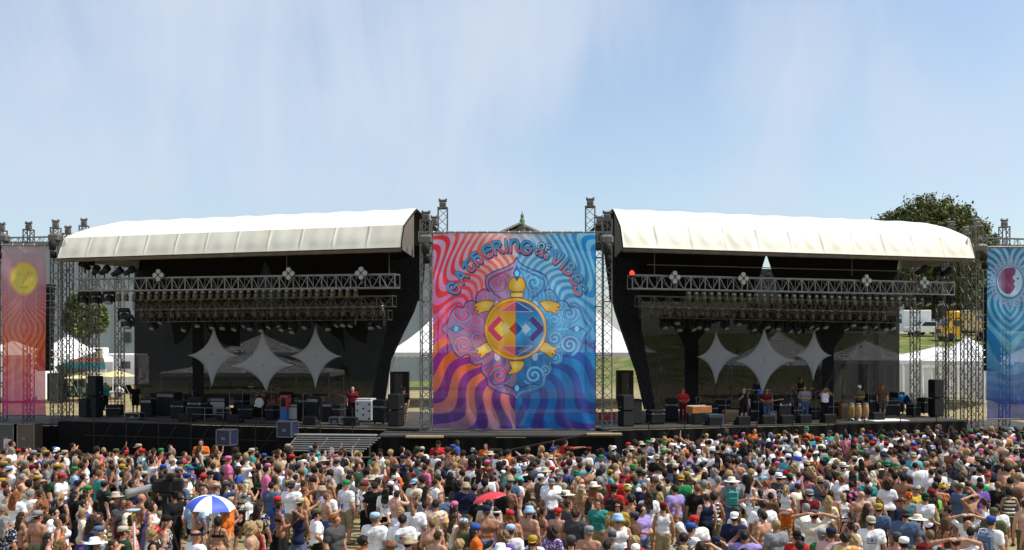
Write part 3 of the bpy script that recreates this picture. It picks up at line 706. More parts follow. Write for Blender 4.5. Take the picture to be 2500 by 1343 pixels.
mast('lattice mast next to the edge of the mesh by the standing crew person', 292, 66, 600, head=False)
mast('tall lattice mast at the corner of the central banner nearest the empty stage', 1081, 51.2, 483, .46, m=m_alu)
mast('lattice mast against the gathered cloth of the empty stage canopy', 1040, 49.2, 512, .46, m=m_alu)
mast('short headed lattice mast behind the central banner beside the empty stage', 1060, 53.5, 524)
mast('tall lattice mast at the corner of the central banner nearest the band', 1441, 51.2, 480, .46, m=m_alu)
mast('lattice mast against the gathered cloth of the canopy over the band', 1482, 49.2, 512, .46, m=m_alu)
mast('short headed lattice mast behind the central banner beside the band', 1463, 53.5, 524)
mast('lattice mast beside the white box van', 2234, 63, 610, head=False)
mast('lattice mast in front of the white pickup', 2296, 62, 600, head=False)
mast('lattice mast whose head shows before the big tree by the canopy corner', 2322, 60, 537)
mast('shorter lattice mast in front of the yellow truck cab', 2358, 59, 550)
mast('tall lattice mast against the edge of the big tree', 2386, 56.6, 530)
mast('lattice mast standing alone above the moon banner', 2452, 58.0, 532)
# side bay and centre header trusses
beam('steel truss carrying the sun banner', P(-60, 581, 57.0), P(150, 577, 57.0), .5, .4, .6, .03, m_alu)
beam('steel truss carrying the moon banner', P(2384, 579, 57.0), P(2560, 585, 57.0), .5, .4, .6, .03, m_alu)
beam('steel header truss carrying the central banner', P(1022, 566, 48.6), P(1490, 566, 48.6), .45, .45, .6, .03, m_alu)
def corner(label, px, py, Y):
    o = P(px, py, Y); g = thing('hoist_motor', label, 'hoist', o, 0, 'hoist motors at the truss corners')
    MB().box((0, 0, .12), (.62, .5, .5), bev=.12).build('sleeve', m_aludk, g)
    MB().lathe([(.05, -.5), (.17, -.45), (.2, -.2), (.2, 0), (.12, .05)], (0, -.3, -.1), 12).build('motor', m_dark, g, True)
    MB().lathe([(.09, -.95), (.17, -.9), (.17, -.62), (.05, -.55)], (.06, -.3, -.08), 10).build('chain_bag', m_drape, g, True)
    MB().tube((0, -.3, .1), (0, -.3, 1.0), .015, 5).build('chain', m_aludk, g)
corner('black hoist motor on the mast between central banner and empty stage', 1040, 592, 48.6)
corner('black hoist motor on the mast between central banner and band stage', 1481, 592, 48.6)
corner('black hoist motor beside the top of the sun banner', 134, 586, 56)
corner('black hoist motor beside the top of the moon banner', 2396, 612, 56.2)
corner('black hoist motor at the outer end of the sun banner truss', 8, 588, 56.9)

# ------------------------------------------------------------------ lamps
m_can = mat('lamp_can', (.10, .092, .06), .45, .5, var=.4, scale=9); m_cap = mat('lamp_cap', (.42, .42, .38), .4, .5, var=.3, scale=12)
m_lens = mat('lamp_lens', (.30, .33, .30), .15, 0, spec=.8)
def par_proto():
    g = thing('par_lamp', 'x', 'stage lamp')
    MB().lathe([(.055, 0), (.085, -.03), (.09, -.14), (.125, -.2), (.13, -.44), (.11, -.44), (.10, -.38), (.03, -.36)], (0, 0, -.12), 10).build('can', m_can, g, True)
    MB().lathe([(.01, .06), (.06, .05), (.085, .0), (.09, -.06)], (0, 0, -.12), 10).build('cap', m_cap, g, True)
    y = MB()
    for s_ in (-1, 1): y.tube((s_*.15, 0, -.36), (s_*.10, 0, .02), .015, 4)
    y.tube((-.11, 0, .02), (.11, 0, .02), .02, 4); y.build('yoke', m_aludk, g); return g
par = par_proto(); first = True
def place(proto, loc, rz, label, group):
    global first
    if proto.get('used'): return copy_tree(proto, loc, rz, label, group)
    proto['used'] = 1; proto.location = loc; proto.rotation_euler = (0, 0, rz); proto['label'] = label; proto['group'] = group; return proto
for S, a, b_, lab, grp in ((SL, (290, 712), (868, 703), 'can lamp hanging in the front row below the truss of the empty stage', 'can lamps of the empty stage'),
                           (SR, (1682, 711), (2250, 727), 'can lamp hanging in the front row below the truss above the band', 'can lamps above the band')):
    for i in range(32):
        f = i/31; p = S.pt(a[0]+(b_[0]-a[0])*f, a[1]+(b_[1]-a[1])*f-3, 1.0+.15*(i % 2)); p.z += rnd.uniform(-.03, .0)
        place(par, p, S.rz+rnd.uniform(-.4, .4), lab, grp)
for S, a, b_, lab, grp in ((SL, (352, 752), (930, 745), 'can lamp hanging in the second row, beneath the gold lit truss of the empty stage', 'second row lamps of the empty stage'),
                           (SR, (1590, 746), (2160, 758), 'can lamp hanging in the second row, beneath the gold lit truss above the band', 'second row lamps above the band')):
    for i in range(27):
        f = i/26; p = S.pt(a[0]+(b_[0]-a[0])*f+rnd.uniform(-4, 4), a[1]+(b_[1]-a[1])*f-3, 3.6+.3*(i % 2)); o = place(par, p, S.rz+rnd.uniform(-.8, .8), lab, grp); o.scale = (1.15,)*3
def mover_proto():
    g = thing('moving_head_lamp', 'x', 'stage lamp')
    MB().box((0, 0, -.1), (.42, .36, .2), bev=.04).build('base', m_dark, g)
    y = MB()
    for s_ in (-1, 1): y.box((s_*.24, 0, -.42), (.07, .16, .56), bev=.02)
    y.box((0, 0, -.23), (.5, .2, .06)); y.build('yoke', m_dark, g)
    M = Matrix.Rotation(R(-35), 4, 'X')
    h = MB().lathe([(.1, .28), (.17, .22), (.19, 0), (.2, -.22), (.17, -.25)], (0, 0, -.55), 12, M).build('head', m_dark, g, True)
    MB().lathe([(.165, -.252), (.12, -.27), (.005, -.275)], (0, 0, -.55), 12, M).build('lens', m_lens, h, True); return g
mv = mover_proto()
for S, lst, st in ((SL, [(375, 768), (452, 772), (520, 766), (575, 770), (690, 770), (716, 776), (800, 768), (838, 758), (905, 764), (610, 768), (660, 764)], 'empty stage'),
                   (SR, [(1622, 764), (1660, 770), (1705, 764), (1770, 766), (1838, 770), (1900, 768), (1945, 775), (1990, 768), (2060, 770), (2110, 764), (2160, 770)], 'band stage')):
    lst = lst+[(x+rnd.uniform(16, 34), y+rnd.uniform(-14, 6)) for x, y in lst]
    for i, (px, py) in enumerate(lst):
        place(mv, S.pt(px, py+4, 5.4), S.rz+rnd.uniform(-.6, .6), f'black moving head lamp hanging under the third truss of the {st}', f'moving lamps of the {st}')
for px, py, lab in ((205, 716, 'black floodlight hanging first from the outer end of the front truss'), (234, 716, 'black floodlight hanging second from the outer end of the front truss'),
                    (266, 712, 'tall black floodlight hanging before the small tree and mesh'), (303, 756, 'black moving lamp drooping lowest at the mesh edge'), (312, 772, 'black moving lamp clustered with the lowest one at the mesh edge')):
    o = place(mv, SL.pt(px, py-4, 1.2), SL.rz+.4, lab, 'floodlights at the outer truss end'); o.scale = (1.2, 1.2, .95)
for px, py, lab in ((2262, 728, 'black floodlight hanging under the truss end before the box van'), (2290, 728, 'black floodlight hanging under the truss end before the pickup'), (2240, 726, 'black floodlight hanging at the mesh edge above the box van'), (2322, 728, 'black floodlight hanging last on the truss end over the yellow truck')):
    o = place(mv, SR.pt(px, py-8, 1.2), SR.rz, lab, 'floodlights at the truss end over the slope'); o.scale = (1.0, 1.0, .7)
# dark silhouettes of spotlights standing on the outer truss end
def spot_proto():
    g = thing('spotlight', 'x', 'stage lamp')
    MB().tube((0, 0, 0), (0, 0, .3), .04, 6).build('stem', m_dark, g)
    M = Matrix.Rotation(R(58), 4, 'X') @ Matrix.Rotation(R(25), 4, 'Y')
    MB().lathe([(.06, -.32), (.13, -.3), (.15, .1), (.2, .14), (.2, .32), (.17, .32), (.14, .2), (.02, .18)], (0, 0, .42), 10, M).build('barrel', m_dark, g, True)
    MB().box((0, 0, .3), (.4, .07, .07), bev=.02).build('bracket', m_dark, g); return g
sp_ = spot_proto()
for i, (px, py) in enumerate([(208, 660), (233, 672), (255, 672), (285, 676), (315, 674)]):
    place(sp_, SL.pt(px, py+8, 1.0), SL.rz+(-.8, .5, .9, 1.2, 2.4)[i], ('dark spotlight highest on the truss end above the small tree', 'dark spotlight with amber gel on the truss end', 'dark spotlight tilted on the truss before the grey sky block', 'dark spotlight leaning over the truss between two masts', 'dark spotlight next to the edge of the black drape')[i], 'spotlights standing on the truss end')
for i, (px, py) in enumerate([(2250, 672), (2285, 676), (2310, 676)]):
    place(sp_, SR.pt(px, py+8, 1.0), SR.rz+(.8, -.9, .3)[i], ('dark spotlight on the truss just outside the mesh over the band', 'dark spotlight on the truss before the big tree', 'dark spotlight at the very end of the truss by the moon banner')[i], 'spotlights standing on the far truss end')
tag(MB().box(SL.pt(212, 642, 1.6)[:], (.75, .5, .32), SL.rz, bev=.05).build('fixture_case', m_dark), 'black flat fixture slung under the canopy corner above the spotlights', 'fixture')
def blinder_proto():
    g = thing('blinder_lamp', 'x', 'stage lamp')
    MB().box((0, .05, 0), (.50, .09, .50), ry=R(45), bev=.03).build('housing', m_aludk, g)
    for a in range(4):
        x, z = .17*math.cos(R(a*90)), .17*math.sin(R(a*90))
        M = Matrix.Rotation(R(90), 4, 'X'); MB().lathe([(.13, 0), (.125, .05), (.11, .06), (.04, .035), (.005, .03)], (x*1.15, -.0, z*1.15), 12, M).build('lens', m_lens, g, True)
    MB().tube((0, .06, -.3), (0, .06, -.55), .03, 5).build('clamp', m_aludk, g); return g
bl = blinder_proto()
for S, lst in ((SL, [(387, 672, 'four lens blinder on the truss end nearest the spotlights'), (705, 668, 'four lens blinder on the truss above the notch in the black drape'), (882, 667, 'four lens blinder on the truss end nearest the central banner')]),
               (SR, [(1647, 677, 'four lens blinder on the truss near the red lamp'), (1814, 680, 'four lens blinder on the truss beside the bright notch in the drape'), (2115, 685, 'four lens blinder on the truss over the conga drums'), (2256, 690, 'four lens blinder on the truss just outside the mesh')])):
    for px, py, lab in lst: place(bl, S.pt(px, py, .55), S.rz+.1, lab, 'four lens blinders on the front trusses')
m_redlamp = mat('red_lamp', (.8, .02, .01), .3, emit=((1, .05, .02), 1.6))
g = thing('beacon', 'small glowing red lamp at the inner truss end over the band', 'lamp', SR.pt(1543, 672, .7))
MB().lathe([(.10, 0), (.12, .1), (.09, .2), (.01, .24)], (0, 0, 0), 12).build('dome', m_redlamp, g, True); MB().box((0, 0, -.04), (.3, .2, .08), bev=.02).build('base', m_dark, g)
# line arrays beside the side banners
def line_array(label, px, ptop, pbot, Y, n):
    z1, z0 = pz(ptop, Y), pz(pbot, Y); g = thing('line_array', label, 'loudspeaker', (px2(px, Y), Y, z0)); h = (z1-z0)/n
    for i in range(n):
        k = (n-i)/n; c = MB().box((0, -.25*k*k, (i+.5)*h), (.85, .5, h*.86), rx=-.25*k, bev=.04).build('cabinet', m_dark, g)
    MB().box((0, 0, z1-z0+.08), (.9, .7, .12), bev=.02).build('bumper_frame', m_aludk, g)
    MB().tube((0, 0, z1-z0+.1), (0, 0, z1-z0+.9), .02, 5).build('chain', m_aludk, g)
line_array('black hanging speaker column tucked behind the edge of the sun banner', 112, 700, 905, 58.5, 12)
line_array('black hanging speaker column half hidden beside the moon banner', 2418, 700, 905, 58.5, 12)
# ------------------------------------------------------------------ banners: printed cloths, painted as coloured points of a fine grid
class Canvas:
    def __init__(s, x0, x1, y0, y1, res=1.):
        s.x0, s.y0 = x0, y0; s.nx = int((x1-x0)*res)+1; s.ny = int((y1-y0)*res)+1
        s.X, s.Y = np.meshgrid(np.linspace(x0, x1, s.nx), np.linspace(y0, y1, s.ny)); s.A = np.zeros((s.ny, s.nx, 3))
    def over(s, m, c, a=1.):
        m = (m*a)[..., None]; s.A = s.A*(1-m)+np.asarray(c, dtype=float)*m
    def dist(s, pts):
        d = np.full(s.X.shape, 1e9)
        for (ax, ay), (bx, by) in zip(pts[:-1], pts[1:]):
            dx, dy = bx-ax, by-ay; l2 = dx*dx+dy*dy+1e-9
            t = np.clip(((s.X-ax)*dx+(s.Y-ay)*dy)/l2, 0, 1); d = np.minimum(d, np.hypot(s.X-ax-t*dx, s.Y-ay-t*dy))
        return d
    def stroke(s, pts, w, c, a=1., soft=.5): s.over(np.clip((w/2-s.dist(pts))/soft*.5+.5, 0, 1), c, a)
    def inside(s, pts):
        n = len(pts); r = np.zeros(s.X.shape, bool); j = n-1
        for i in range(n):
            (xi, yi), (xj, yj) = pts[i], pts[j]
            c = ((yi > s.Y) != (yj > s.Y)) & (s.X < (xj-xi)*(s.Y-yi)/((yj-yi) or 1e-9)+xi); r ^= c; j = i
        return r.astype(float)
    def disc(s, cx, cy, r, ry=None): return np.clip((1-np.hypot((s.X-cx)/r, (s.Y-cy)/(ry or r)))*r+.5, 0, 1)
def smooth(pts, n=8, closed=False):
    pts = [np.array(p, float) for p in pts]; m = len(pts); out = []
    g = (lambda i: pts[i % m]) if closed else (lambda i: pts[min(max(i, 0), m-1)])
    for i in range(m if closed else m-1):
        a, b_, c, d = g(i-1), g(i), g(i+1), g(i+2)
        for k in range(n):
            t = k/n; out.append(tuple(.5*(2*b_+(c-a)*t+(2*a-5*b_+4*c-d)*t*t+(3*b_-a-3*c+d)*t**3)))
    out.append(tuple(pts[0] if closed else pts[-1])); return out
def spiral(cx, cy, r, turns, dr, ph):
    n = int(26*turns); return [(cx+r*(1-.88*i/n)*math.cos(ph+dr*2*math.pi*turns*i/n), cy+r*(1-.88*i/n)*math.sin(ph+dr*2*math.pi*turns*i/n)) for i in range(n+1)]
LET = {'G': [[(.9, .72), (.72, .95), (.35, .96), (.08, .7), (.05, .35), (.25, .06), (.6, .03), (.88, .2), (.92, .46), (.55, .46)]],
 'A': [[(.05, .02), (.2, .35), (.45, .95), (.6, .95), (.95, .02)], [(.2, .32), (.5, .4), (.8, .36)]],
 'T': [[(.0, .82), (.15, .95), (.5, .93), (.95, .97)], [(.5, .93), (.25, .6), (.25, .2), (.5, .03), (.85, .1), (.95, .28)]],
 'H': [[(.15, 1), (.15, 0)], [(.15, .97), (.8, .97)], [(.15, .5), (.45, .66), (.8, .56), (.92, .3), (.72, .02), (.5, .1)]],
 'E': [[(.9, .8), (.6, .98), (.2, .8), (.05, .42), (.25, .08), (.62, .02), (.95, .22)], [(.08, .5), (.85, .54)]],
 'R': [[(.1, 0), (.1, .97)], [(.05, .97), (.6, .97), (.85, .75), (.55, .52), (.15, .48)], [(.42, .5), (.7, .2), (1.0, .02)]],
 'I': [[(.5, 0), (.5, 1)]], 'N': [[(.1, .0), (.1, .93)], [(.1, .68), (.4, .97), (.75, .92), (.86, .6), (.8, .2), (1.02, .03)]],
 'O': [[(.5, 1), (.15, .85), (.03, .5), (.15, .15), (.5, 0), (.85, .15), (.97, .5), (.85, .85), (.5, 1)]],
 'F': [[(.15, 0), (.15, .97), (.9, .97)], [(.15, .52), (.75, .55)]],
 'V': [[(.0, .9), (.12, .98), (.25, .5), (.42, .06), (.6, .06), (.85, .6), (.92, 1.)]],
 'B': [[(.1, 0), (.1, .98)], [(.1, .98), (.62, .96), (.78, .76), (.5, .54), (.12, .52)], [(.5, .54), (.9, .35), (.78, .08), (.4, 0), (.1, 0)]],
 'S': [[(.88, .78), (.62, .98), (.25, .92), (.12, .7), (.4, .53), (.75, .4), (.9, .2), (.62, .02), (.25, .04), (.05, .26)]]}
def letter(cv, ch, cx, cy, w, h, rot, cols, lw=3.8, top=(44, 148, 208), bot=(226, 66, 80)):
    a = R(rot); ca, sa = math.cos(a), math.sin(a)
    tf = lambda p: (cx+((p[0]-.5)*w)*ca-(-(p[1]-.5)*h)*sa, cy+((p[0]-.5)*w)*sa+(-(p[1]-.5)*h)*ca)
    x0, x1, y0, y1 = int(cx-cv.x0-26), int(cx-cv.x0+28), int(cy-cv.y0-28), int(cy-cv.y0+30)
    sub = Canvas.__new__(Canvas); sl = (slice(max(0, y0), y1), slice(max(0, x0), x1)); sub.X, sub.Y, sub.A = cv.X[sl], cv.Y[sl], cv.A[sl]
    strokes = [[tf(p) for p in (smooth(q, 5) if len(q) > 3 else q)] for q in LET[ch]]
    d = np.min([sub.dist(q) for q in strokes], 0)
    sh = np.min([sub.dist([(x+2.2*sa*0+1.6, y+3.6) for x, y in q]) for q in strokes], 0)
    M = lambda dd, wd: np.clip(wd/2-dd+.5, 0, 1)
    sub.over(M(sh, lw+3.8), s2l((20, 66, 120))); sub.over(M(d, lw+4.4), s2l((18, 20, 62))); sub.over(M(d, lw+.8), s2l((150, 215, 240)))
    yl = ((sub.X-cx)*-sa*-1*0+(-(sub.X-cx)*sa+(sub.Y-cy)*ca))/h
    m = M(d, lw); top_ = np.clip(.5-(yl-.12)*6, 0, 1)[..., None]
    c = s2l(top)*top_+s2l(bot)*(1-top_); sub.A = sub.A*(1-m[..., None])+c*m[..., None]
    sub.over(M(d, .9), s2l((40, 70, 130)), .55); cv.A[sl] = sub.A
def lerp3(a, b_, t): return s2l(a)*(1-t[..., None])+s2l(b_)*t[..., None]

def paint_main():
    cv = Canvas(1057, 1453, 570, 1047, 1.0); X, Y = cv.X, cv.Y; cx, cy = 1259, 803
    dx, dy = X-cx, Y-cy; r = np.hypot(dx, dy); th = np.arctan2(dx, -dy)          # 0 up, positive to the right
    left = (dx < 0).astype(float); low = np.clip((np.abs(th)-1.72)/.03*.5+.5, 0, 1)
    # rays that bend as they go out
    wv = .16*np.sin(r/20.+.6)+.0018*(r-90)
    up_ph = np.abs(th)+wv*(.55+.5*np.abs(th)); lo_ph = np.abs(th)+.095*np.sin(r/25.+1.2)
    f1 = np.sin(up_ph*56*(.66+.34*np.cos(th*.8))); f2 = np.sin(lo_ph*25)
    def aa(f, k): return np.clip(f*k+.5, 0, 1)
    t_out = np.clip((np.abs(dx))/200, 0, 1); t_dn = np.clip((Y-575)/250, 0, 1)
    redA = lerp3((232, 120, 84), (214, 52, 58), np.clip(t_out*1.5-.25+t_dn*.5, 0, 1)); redA = redA*(1-.55*np.clip(t_dn-.55, 0, 1)[..., None])+s2l((178, 30, 90))*.55*np.clip(t_dn-.55, 0, 1)[..., None]
    lavB = lerp3((226, 182, 178), (190, 150, 185), t_out); k = np.clip(t_dn*1.4-.25, 0, 1); lavB = lavB*(1-k[..., None])+s2l((196, 66, 140))*k[..., None]
    bluA = lerp3((90, 170, 210), (14, 130, 195), np.clip(t_out*1.6, 0, 1)); bluB = lerp3((170, 205, 222), (112, 184, 218), np.clip(t_out*1.2, 0, 1))
    k = np.clip((Y-700)/140, 0, 1)[..., None]; bluB = bluB*(1-k)+s2l((64, 150, 200))*k
    tl = np.clip((Y-870)/170, 0, 1)
    orgA = lerp3((228, 98, 44), (112, 84, 104), tl); purB = lerp3((140, 36, 120), (62, 36, 100), np.clip(tl*1.2, 0, 1))
    dbA = lerp3((26, 116, 180), (24, 84, 150), tl); dbB = lerp3((28, 74, 148), (48, 42, 112), tl)
    U = lambda A_, B_, f, kk: A_*aa(f, kk)[..., None]+B_*(1-aa(f, kk))[..., None]
    up = U(redA, lavB, f1, 3)*left[..., None]+U(bluA, bluB, f1, 3)*(1-left)[..., None]
    lo = U(orgA, purB, f2, 5)*left[..., None]+U(dbA, dbB, -f2, 5)*(1-left)[..., None]
    cv.A = up*(1-low[..., None])+lo*low[..., None]
    # pale bloom at the very top centre
    k = np.clip(1-np.hypot((X-1262)/90, (Y-570)/38), 0, 1)*.75; cv.A = cv.A*(1-k[..., None])+s2l((215, 200, 205))*k[..., None]
    # mandala outline (right half mirrored)
    half = [(1262, 628), (1268, 640), (1288, 653), (1318, 664), (1334, 676), (1337, 694), (1328, 712), (1338, 706), (1352, 712), (1361, 728), (1356, 742), (1368, 734), (1384, 738), (1392, 752), (1404, 748), (1420, 762), (1428, 785), (1443, 803),
            (1428, 822), (1420, 848), (1402, 872), (1384, 866), (1376, 868), (1374, 884), (1358, 892), (1346, 888), (1348, 906), (1334, 924), (1330, 942), (1312, 954), (1284, 962), (1268, 968), (1260, 980)]
    R_ = smooth(half, 5); Lh = [(2*1261-x, y) for x, y in R_]; ring = R_+Lh[::-1]
    m = cv.inside(ring)
    fill = lerp3((72, 120, 170), (48, 150, 200), np.clip((dx+60)/160, 0, 1)); fill = fill*(1-.55*(low*.6)[..., None])+s2l((40, 40, 100))*(.33*low)[..., None]
    cv.over(m, (0, 0, 0), 0); mm = (m*.58)[..., None]; cv.A = cv.A*(1-mm)+fill*mm
    cA_L, cA_R = s2l((214, 84, 112)), s2l((116, 186, 220)); ink = s2l((48, 34, 100)); teal = s2l((40, 150, 196))
    def both(pts, w, cl, cr, a=1.):
        cv.stroke([(2*1261-x, y) for x, y in pts], w, cl, a); cv.stroke(pts, w, cr, a)
    for sx, sy, rr, tn, dr, ph in ((1304, 690, 27, 2.0, 1, -2.6), (1390, 766, 25, 2.0, 1, -1.2), (1390, 842, 25, 2.0, -1, 1.2), (1304, 916, 27, 2.0, -1, 2.6),
                                   (1345, 724, 14, 1.5, 1, -2.), (1366, 752, 12, 1.5, 1, -2.), (1356, 872, 13, 1.5, -1, 2.), (1330, 902, 13, 1.5, -1, 2.), (1354, 826, 18, 1.6, -1, 1.2), (1354, 782, 18, 1.6, 1, -1.2), (1306, 738, 15, 1.4, 1, -2.8)):
        sp1 = spiral(sx, sy, rr, tn, dr, ph); both(sp1, rr*.30, ink, s2l((36, 70, 140)), .75); both(sp1, rr*.19, cA_L, cA_R, .95)
        both(spiral(sx, sy, rr*1.12, tn*.6, dr, ph+.5), rr*.1, teal, s2l((30, 110, 180)), .8)
    both(smooth([(1270, 655), (1300, 668), (1326, 682), (1328, 700), (1316, 716), (1300, 728)], 6), 5, s2l((70, 52, 122)), s2l((50, 90, 158)), .8)
    both(smooth([(1432, 803), (1412, 800), (1390, 803), (1362, 804)], 6), 3, cA_L, cA_R); both(smooth([(1300, 746), (1322, 756), (1340, 748), (1362, 762)], 6), 3.2, cA_L, cA_R, .8)
    both(smooth([(1300, 868), (1322, 862), (1340, 852), (1366, 846)], 6), 3.2, cA_L, cA_R, .8); both(smooth([(1266, 950), (1290, 940), (1316, 938), (1326, 920)], 6), 4, ink, s2l((40, 50, 120)), .8)
    inner = [(1261+(x-1261)*.955, 803+(y-803)*.955) for x, y in R_]; both(inner, 2.0, cA_L, cA_R, .5)
    both(R_, 2.8, ink, s2l((44, 60, 140)))
    for gx, gy, vert in ((1262, 668, 1), (1262, 948, 1), (1408, 803, 0), (1114, 803, 0)):
        q = [(gx, gy-20), (gx+9, gy-2), (gx, gy+20), (gx-9, gy-2)] if vert else [(gx-20, gy), (gx, gy-8), (gx+20, gy), (gx, gy+8)]
        cv.over(cv.inside(q), s2l((30, 96, 160))); cv.over(cv.disc(gx, gy, 5, 7), s2l((120, 210, 240))); cv.stroke(q+[q[0]], 1.4, ink)
    # pale leaf flourishes
    for sx, sy in ((1306, 752), (1214, 752), (1306, 876), (1214, 876)):
        cv.over(cv.disc(sx, sy-6, 7, 11), s2l((205, 215, 228)), .6)
    # round shell emblem, gold legs, head and tail
    gold, gold2, gline = s2l((228, 168, 40)), s2l((246, 216, 120)), s2l((70, 44, 60))
    def blob(pts, closed=True, hi=None):
        q = smooth(pts, 6, True); k = cv.inside(q); cv.over(k, gold)
        if hi: cv.over(k*np.clip(1-np.hypot((X-hi[0])/hi[2], (Y-hi[1])/hi[3]), 0, 1), gold2)
        cv.stroke(q, 1.8, gline)
    def leg(pts, hi): 
        cv.over(cv.inside(pts), gold); cv.over(cv.inside(pts)*np.clip(1-np.hypot((X-hi[0])/20, (Y-hi[1])/10), 0, 1), gold2); cv.stroke(pts+[pts[0]], 1.8, gline)
    UL = [(1209, 738), (1188, 733), (1168, 738), (1156, 746), (1164, 750), (1156, 758), (1168, 758), (1164, 768), (1178, 762), (1192, 760)]
    leg(smooth(UL, 3), (1186, 746)); leg(smooth([(2*1262.5-x, y) for x, y in UL], 3), (1338, 746))
    LL = [(1203, 838), (1186, 836), (1172, 846), (1158, 852), (1168, 856), (1162, 866), (1174, 864), (1172, 876), (1188, 864), (1204, 856)]
    leg(smooth(LL, 3), (1186, 850)); leg(smooth([(2*1260.5-x, y) for x, y in LL], 3), (1336, 850))
    blob([(1262, 676), (1276, 680), (1283, 694), (1280, 708), (1262, 713), (1244, 708), (1241, 694), (1248, 680)], True, (1262, 696, 16, 16))
    cv.over(cv.inside([(1255, 676), (1269, 676), (1262, 688)]), s2l((40, 60, 130)))
    leg([(1246, 714), (1278, 714), (1276, 726), (1248, 726)], (1262, 720))
    leg(smooth([(1242, 882), (1278, 882), (1276, 898), (1262, 910), (1240, 914), (1250, 900)], 3), (1262, 894))
    cv.over(cv.disc(cx, cy, 77), gline); cv.over(cv.disc(cx, cy, 75.2), gold); cv.over(cv.disc(cx, cy, 75.2)*np.clip((dx-20)/90+.1, 0, .6), s2l((246, 205, 150)))
    disc = cv.disc(cx, cy, 68); cv.over(cv.disc(cx, cy, 69), s2l((120, 70, 40)))
    Ls = lerp3((246, 205, 60), (220, 96, 52), np.clip(np.abs(dy)/80+.1*np.abs(dx+30)/30, 0, 1)); Rs = lerp3((60, 150, 205), (18, 66, 130), np.clip(np.abs(dy)/70, 0, 1))
    pat = Ls*left[..., None]+Rs*(1-left)[..., None]; cv.A = cv.A*(1-disc[..., None])+pat*disc[..., None]
    D = lambda ox, oy, s_: np.clip(s_-(np.abs(X-ox)+np.abs(Y-oy))+.5, 0, 1)*disc
    for ox, sg in ((1218, -1), (1300, 1)):
        cR, cI, cH = ((s2l((206, 60, 92)), s2l((244, 208, 70)), s2l((250, 230, 150))) if sg < 0 else (s2l((72, 56, 122)), s2l((70, 160, 215)), s2l((200, 232, 245))))
        side = (sg*(X-ox) > -14)
        cv.over(D(ox, cy, 34), s2l((230, 210, 170)) if sg < 0 else s2l((150, 205, 230)), .35); cv.over(D(ox, cy, 32)*side, cR); cv.over(D(ox-sg*8, cy, 20), cI); cv.over(D(ox-sg*16, cy, 12), cH)
    for s_ in (-1, 1):
        tri = [(1218, cy+s_*42), (1300, cy+s_*42), (1259, cy+s_*68)]
        cv.over(cv.inside(tri)*disc*left, s2l((214, 80, 110)), .8); cv.over(cv.inside(tri)*disc*(1-left), s2l((20, 56, 120)), .8); cv.stroke(tri+[tri[0]], 1.2, s2l((230, 200, 190)), .7)
    cv.over(D(cx, cy, 17)*left, s2l((206, 60, 50))); cv.over(D(cx, cy, 17)*(1-left), s2l((20, 60, 120)))
    cv.stroke([(cx, cy-68), (cx, cy+68)], 1.2, s2l((60, 40, 60)), .6)
    # the writing
    for ch, x, y, w, h, rt in (('G', 1107, 703, 24, 31, -62), ('A', 1126, 675, 23, 29, -52), ('T', 1145, 650, 22, 29, -44), ('H', 1164, 631, 22, 30, -36), ('E', 1190, 613, 24, 30, -24), ('R', 1215, 604, 22, 30, -12), ('I', 1236, 600, 14, 30, -5), ('N', 1256, 600, 24, 30, 1), ('G', 1285, 604, 26, 31, 5),
                               ('V', 1360, 630, 23, 30, 28), ('I', 1377, 643, 14, 29, 37), ('B', 1391, 656, 21, 29, 42), ('E', 1407, 681, 22, 29, 56), ('S', 1417, 707, 24, 30, 62)): letter(cv, ch, x, y, w, h, rt, 0)
    for ch, x, y, w, h, rt in (('O', 1322, 601, 14, 16, 8), ('F', 1338, 605, 11, 15, 14)): letter(cv, ch, x, y, w, h, rt, 0, 2.4, (190, 215, 235), (170, 205, 230))
    for ch, x, y, w, h, rt in (('T', 1311, 614, 9, 12, 10), ('H', 1322, 619, 9, 13, 14), ('E', 1334, 625, 9, 12, 20)): letter(cv, ch, x, y, w, h, rt, 0, 2.0, (240, 130, 140), (225, 90, 100))
    return cv
def paint_sun():
    cv = Canvas(4, 112, 600, 1012, 1.5); X, Y = cv.X, cv.Y; dx, dy = X-58, Y-682; r = np.hypot(dx, dy*.86); th = np.arctan2(dx, dy)
    f = np.sin((np.abs(th)+.16*np.sin(r/22.)+.0012*r)*58*np.clip(1-(r-60)/600, .3, 1)); k = np.clip(f*2.2+.5, 0, 1)[..., None]; t = np.clip((Y-600)/412, 0, 1)
    def g3(c0, c1, c2, c3): 
        return np.where((t < .25)[..., None], lerp3(c0, c1, np.clip(t/.25, 0, 1)), np.where((t < .6)[..., None], lerp3(c1, c2, np.clip((t-.25)/.35, 0, 1)), lerp3(c2, c3, np.clip((t-.6)/.4, 0, 1))))
    cv.A = g3((176, 150, 156), (176, 92, 96), (196, 62, 38), (168, 26, 100))*k+g3((150, 138, 152), (160, 122, 142), (206, 104, 44), (150, 30, 110))*(1-k)
    cv.over(cv.disc(58, 680, 34, 42), s2l((214, 150, 70)), .7); cv.over(cv.disc(58, 680, 30, 37), s2l((206, 186, 60)))
    ln = s2l((182, 160, 52))
    for sx in (-1, 1): cv.stroke(smooth([(58+sx*22, 668), (58+sx*13, 664), (58+sx*6, 669)], 5), 2, ln); cv.over(cv.disc(58+sx*13, 671, 5, 2.6), ln); cv.over(cv.disc(58+sx*16, 690, 7, 6), s2l((208, 168, 58)), .5)
    cv.stroke(smooth([(59, 668), (61, 686), (55, 689)], 5), 1.6, ln); cv.stroke(smooth([(46, 699), (58, 703), (70, 699)], 5), 2.4, s2l((176, 138, 48)))
    return cv
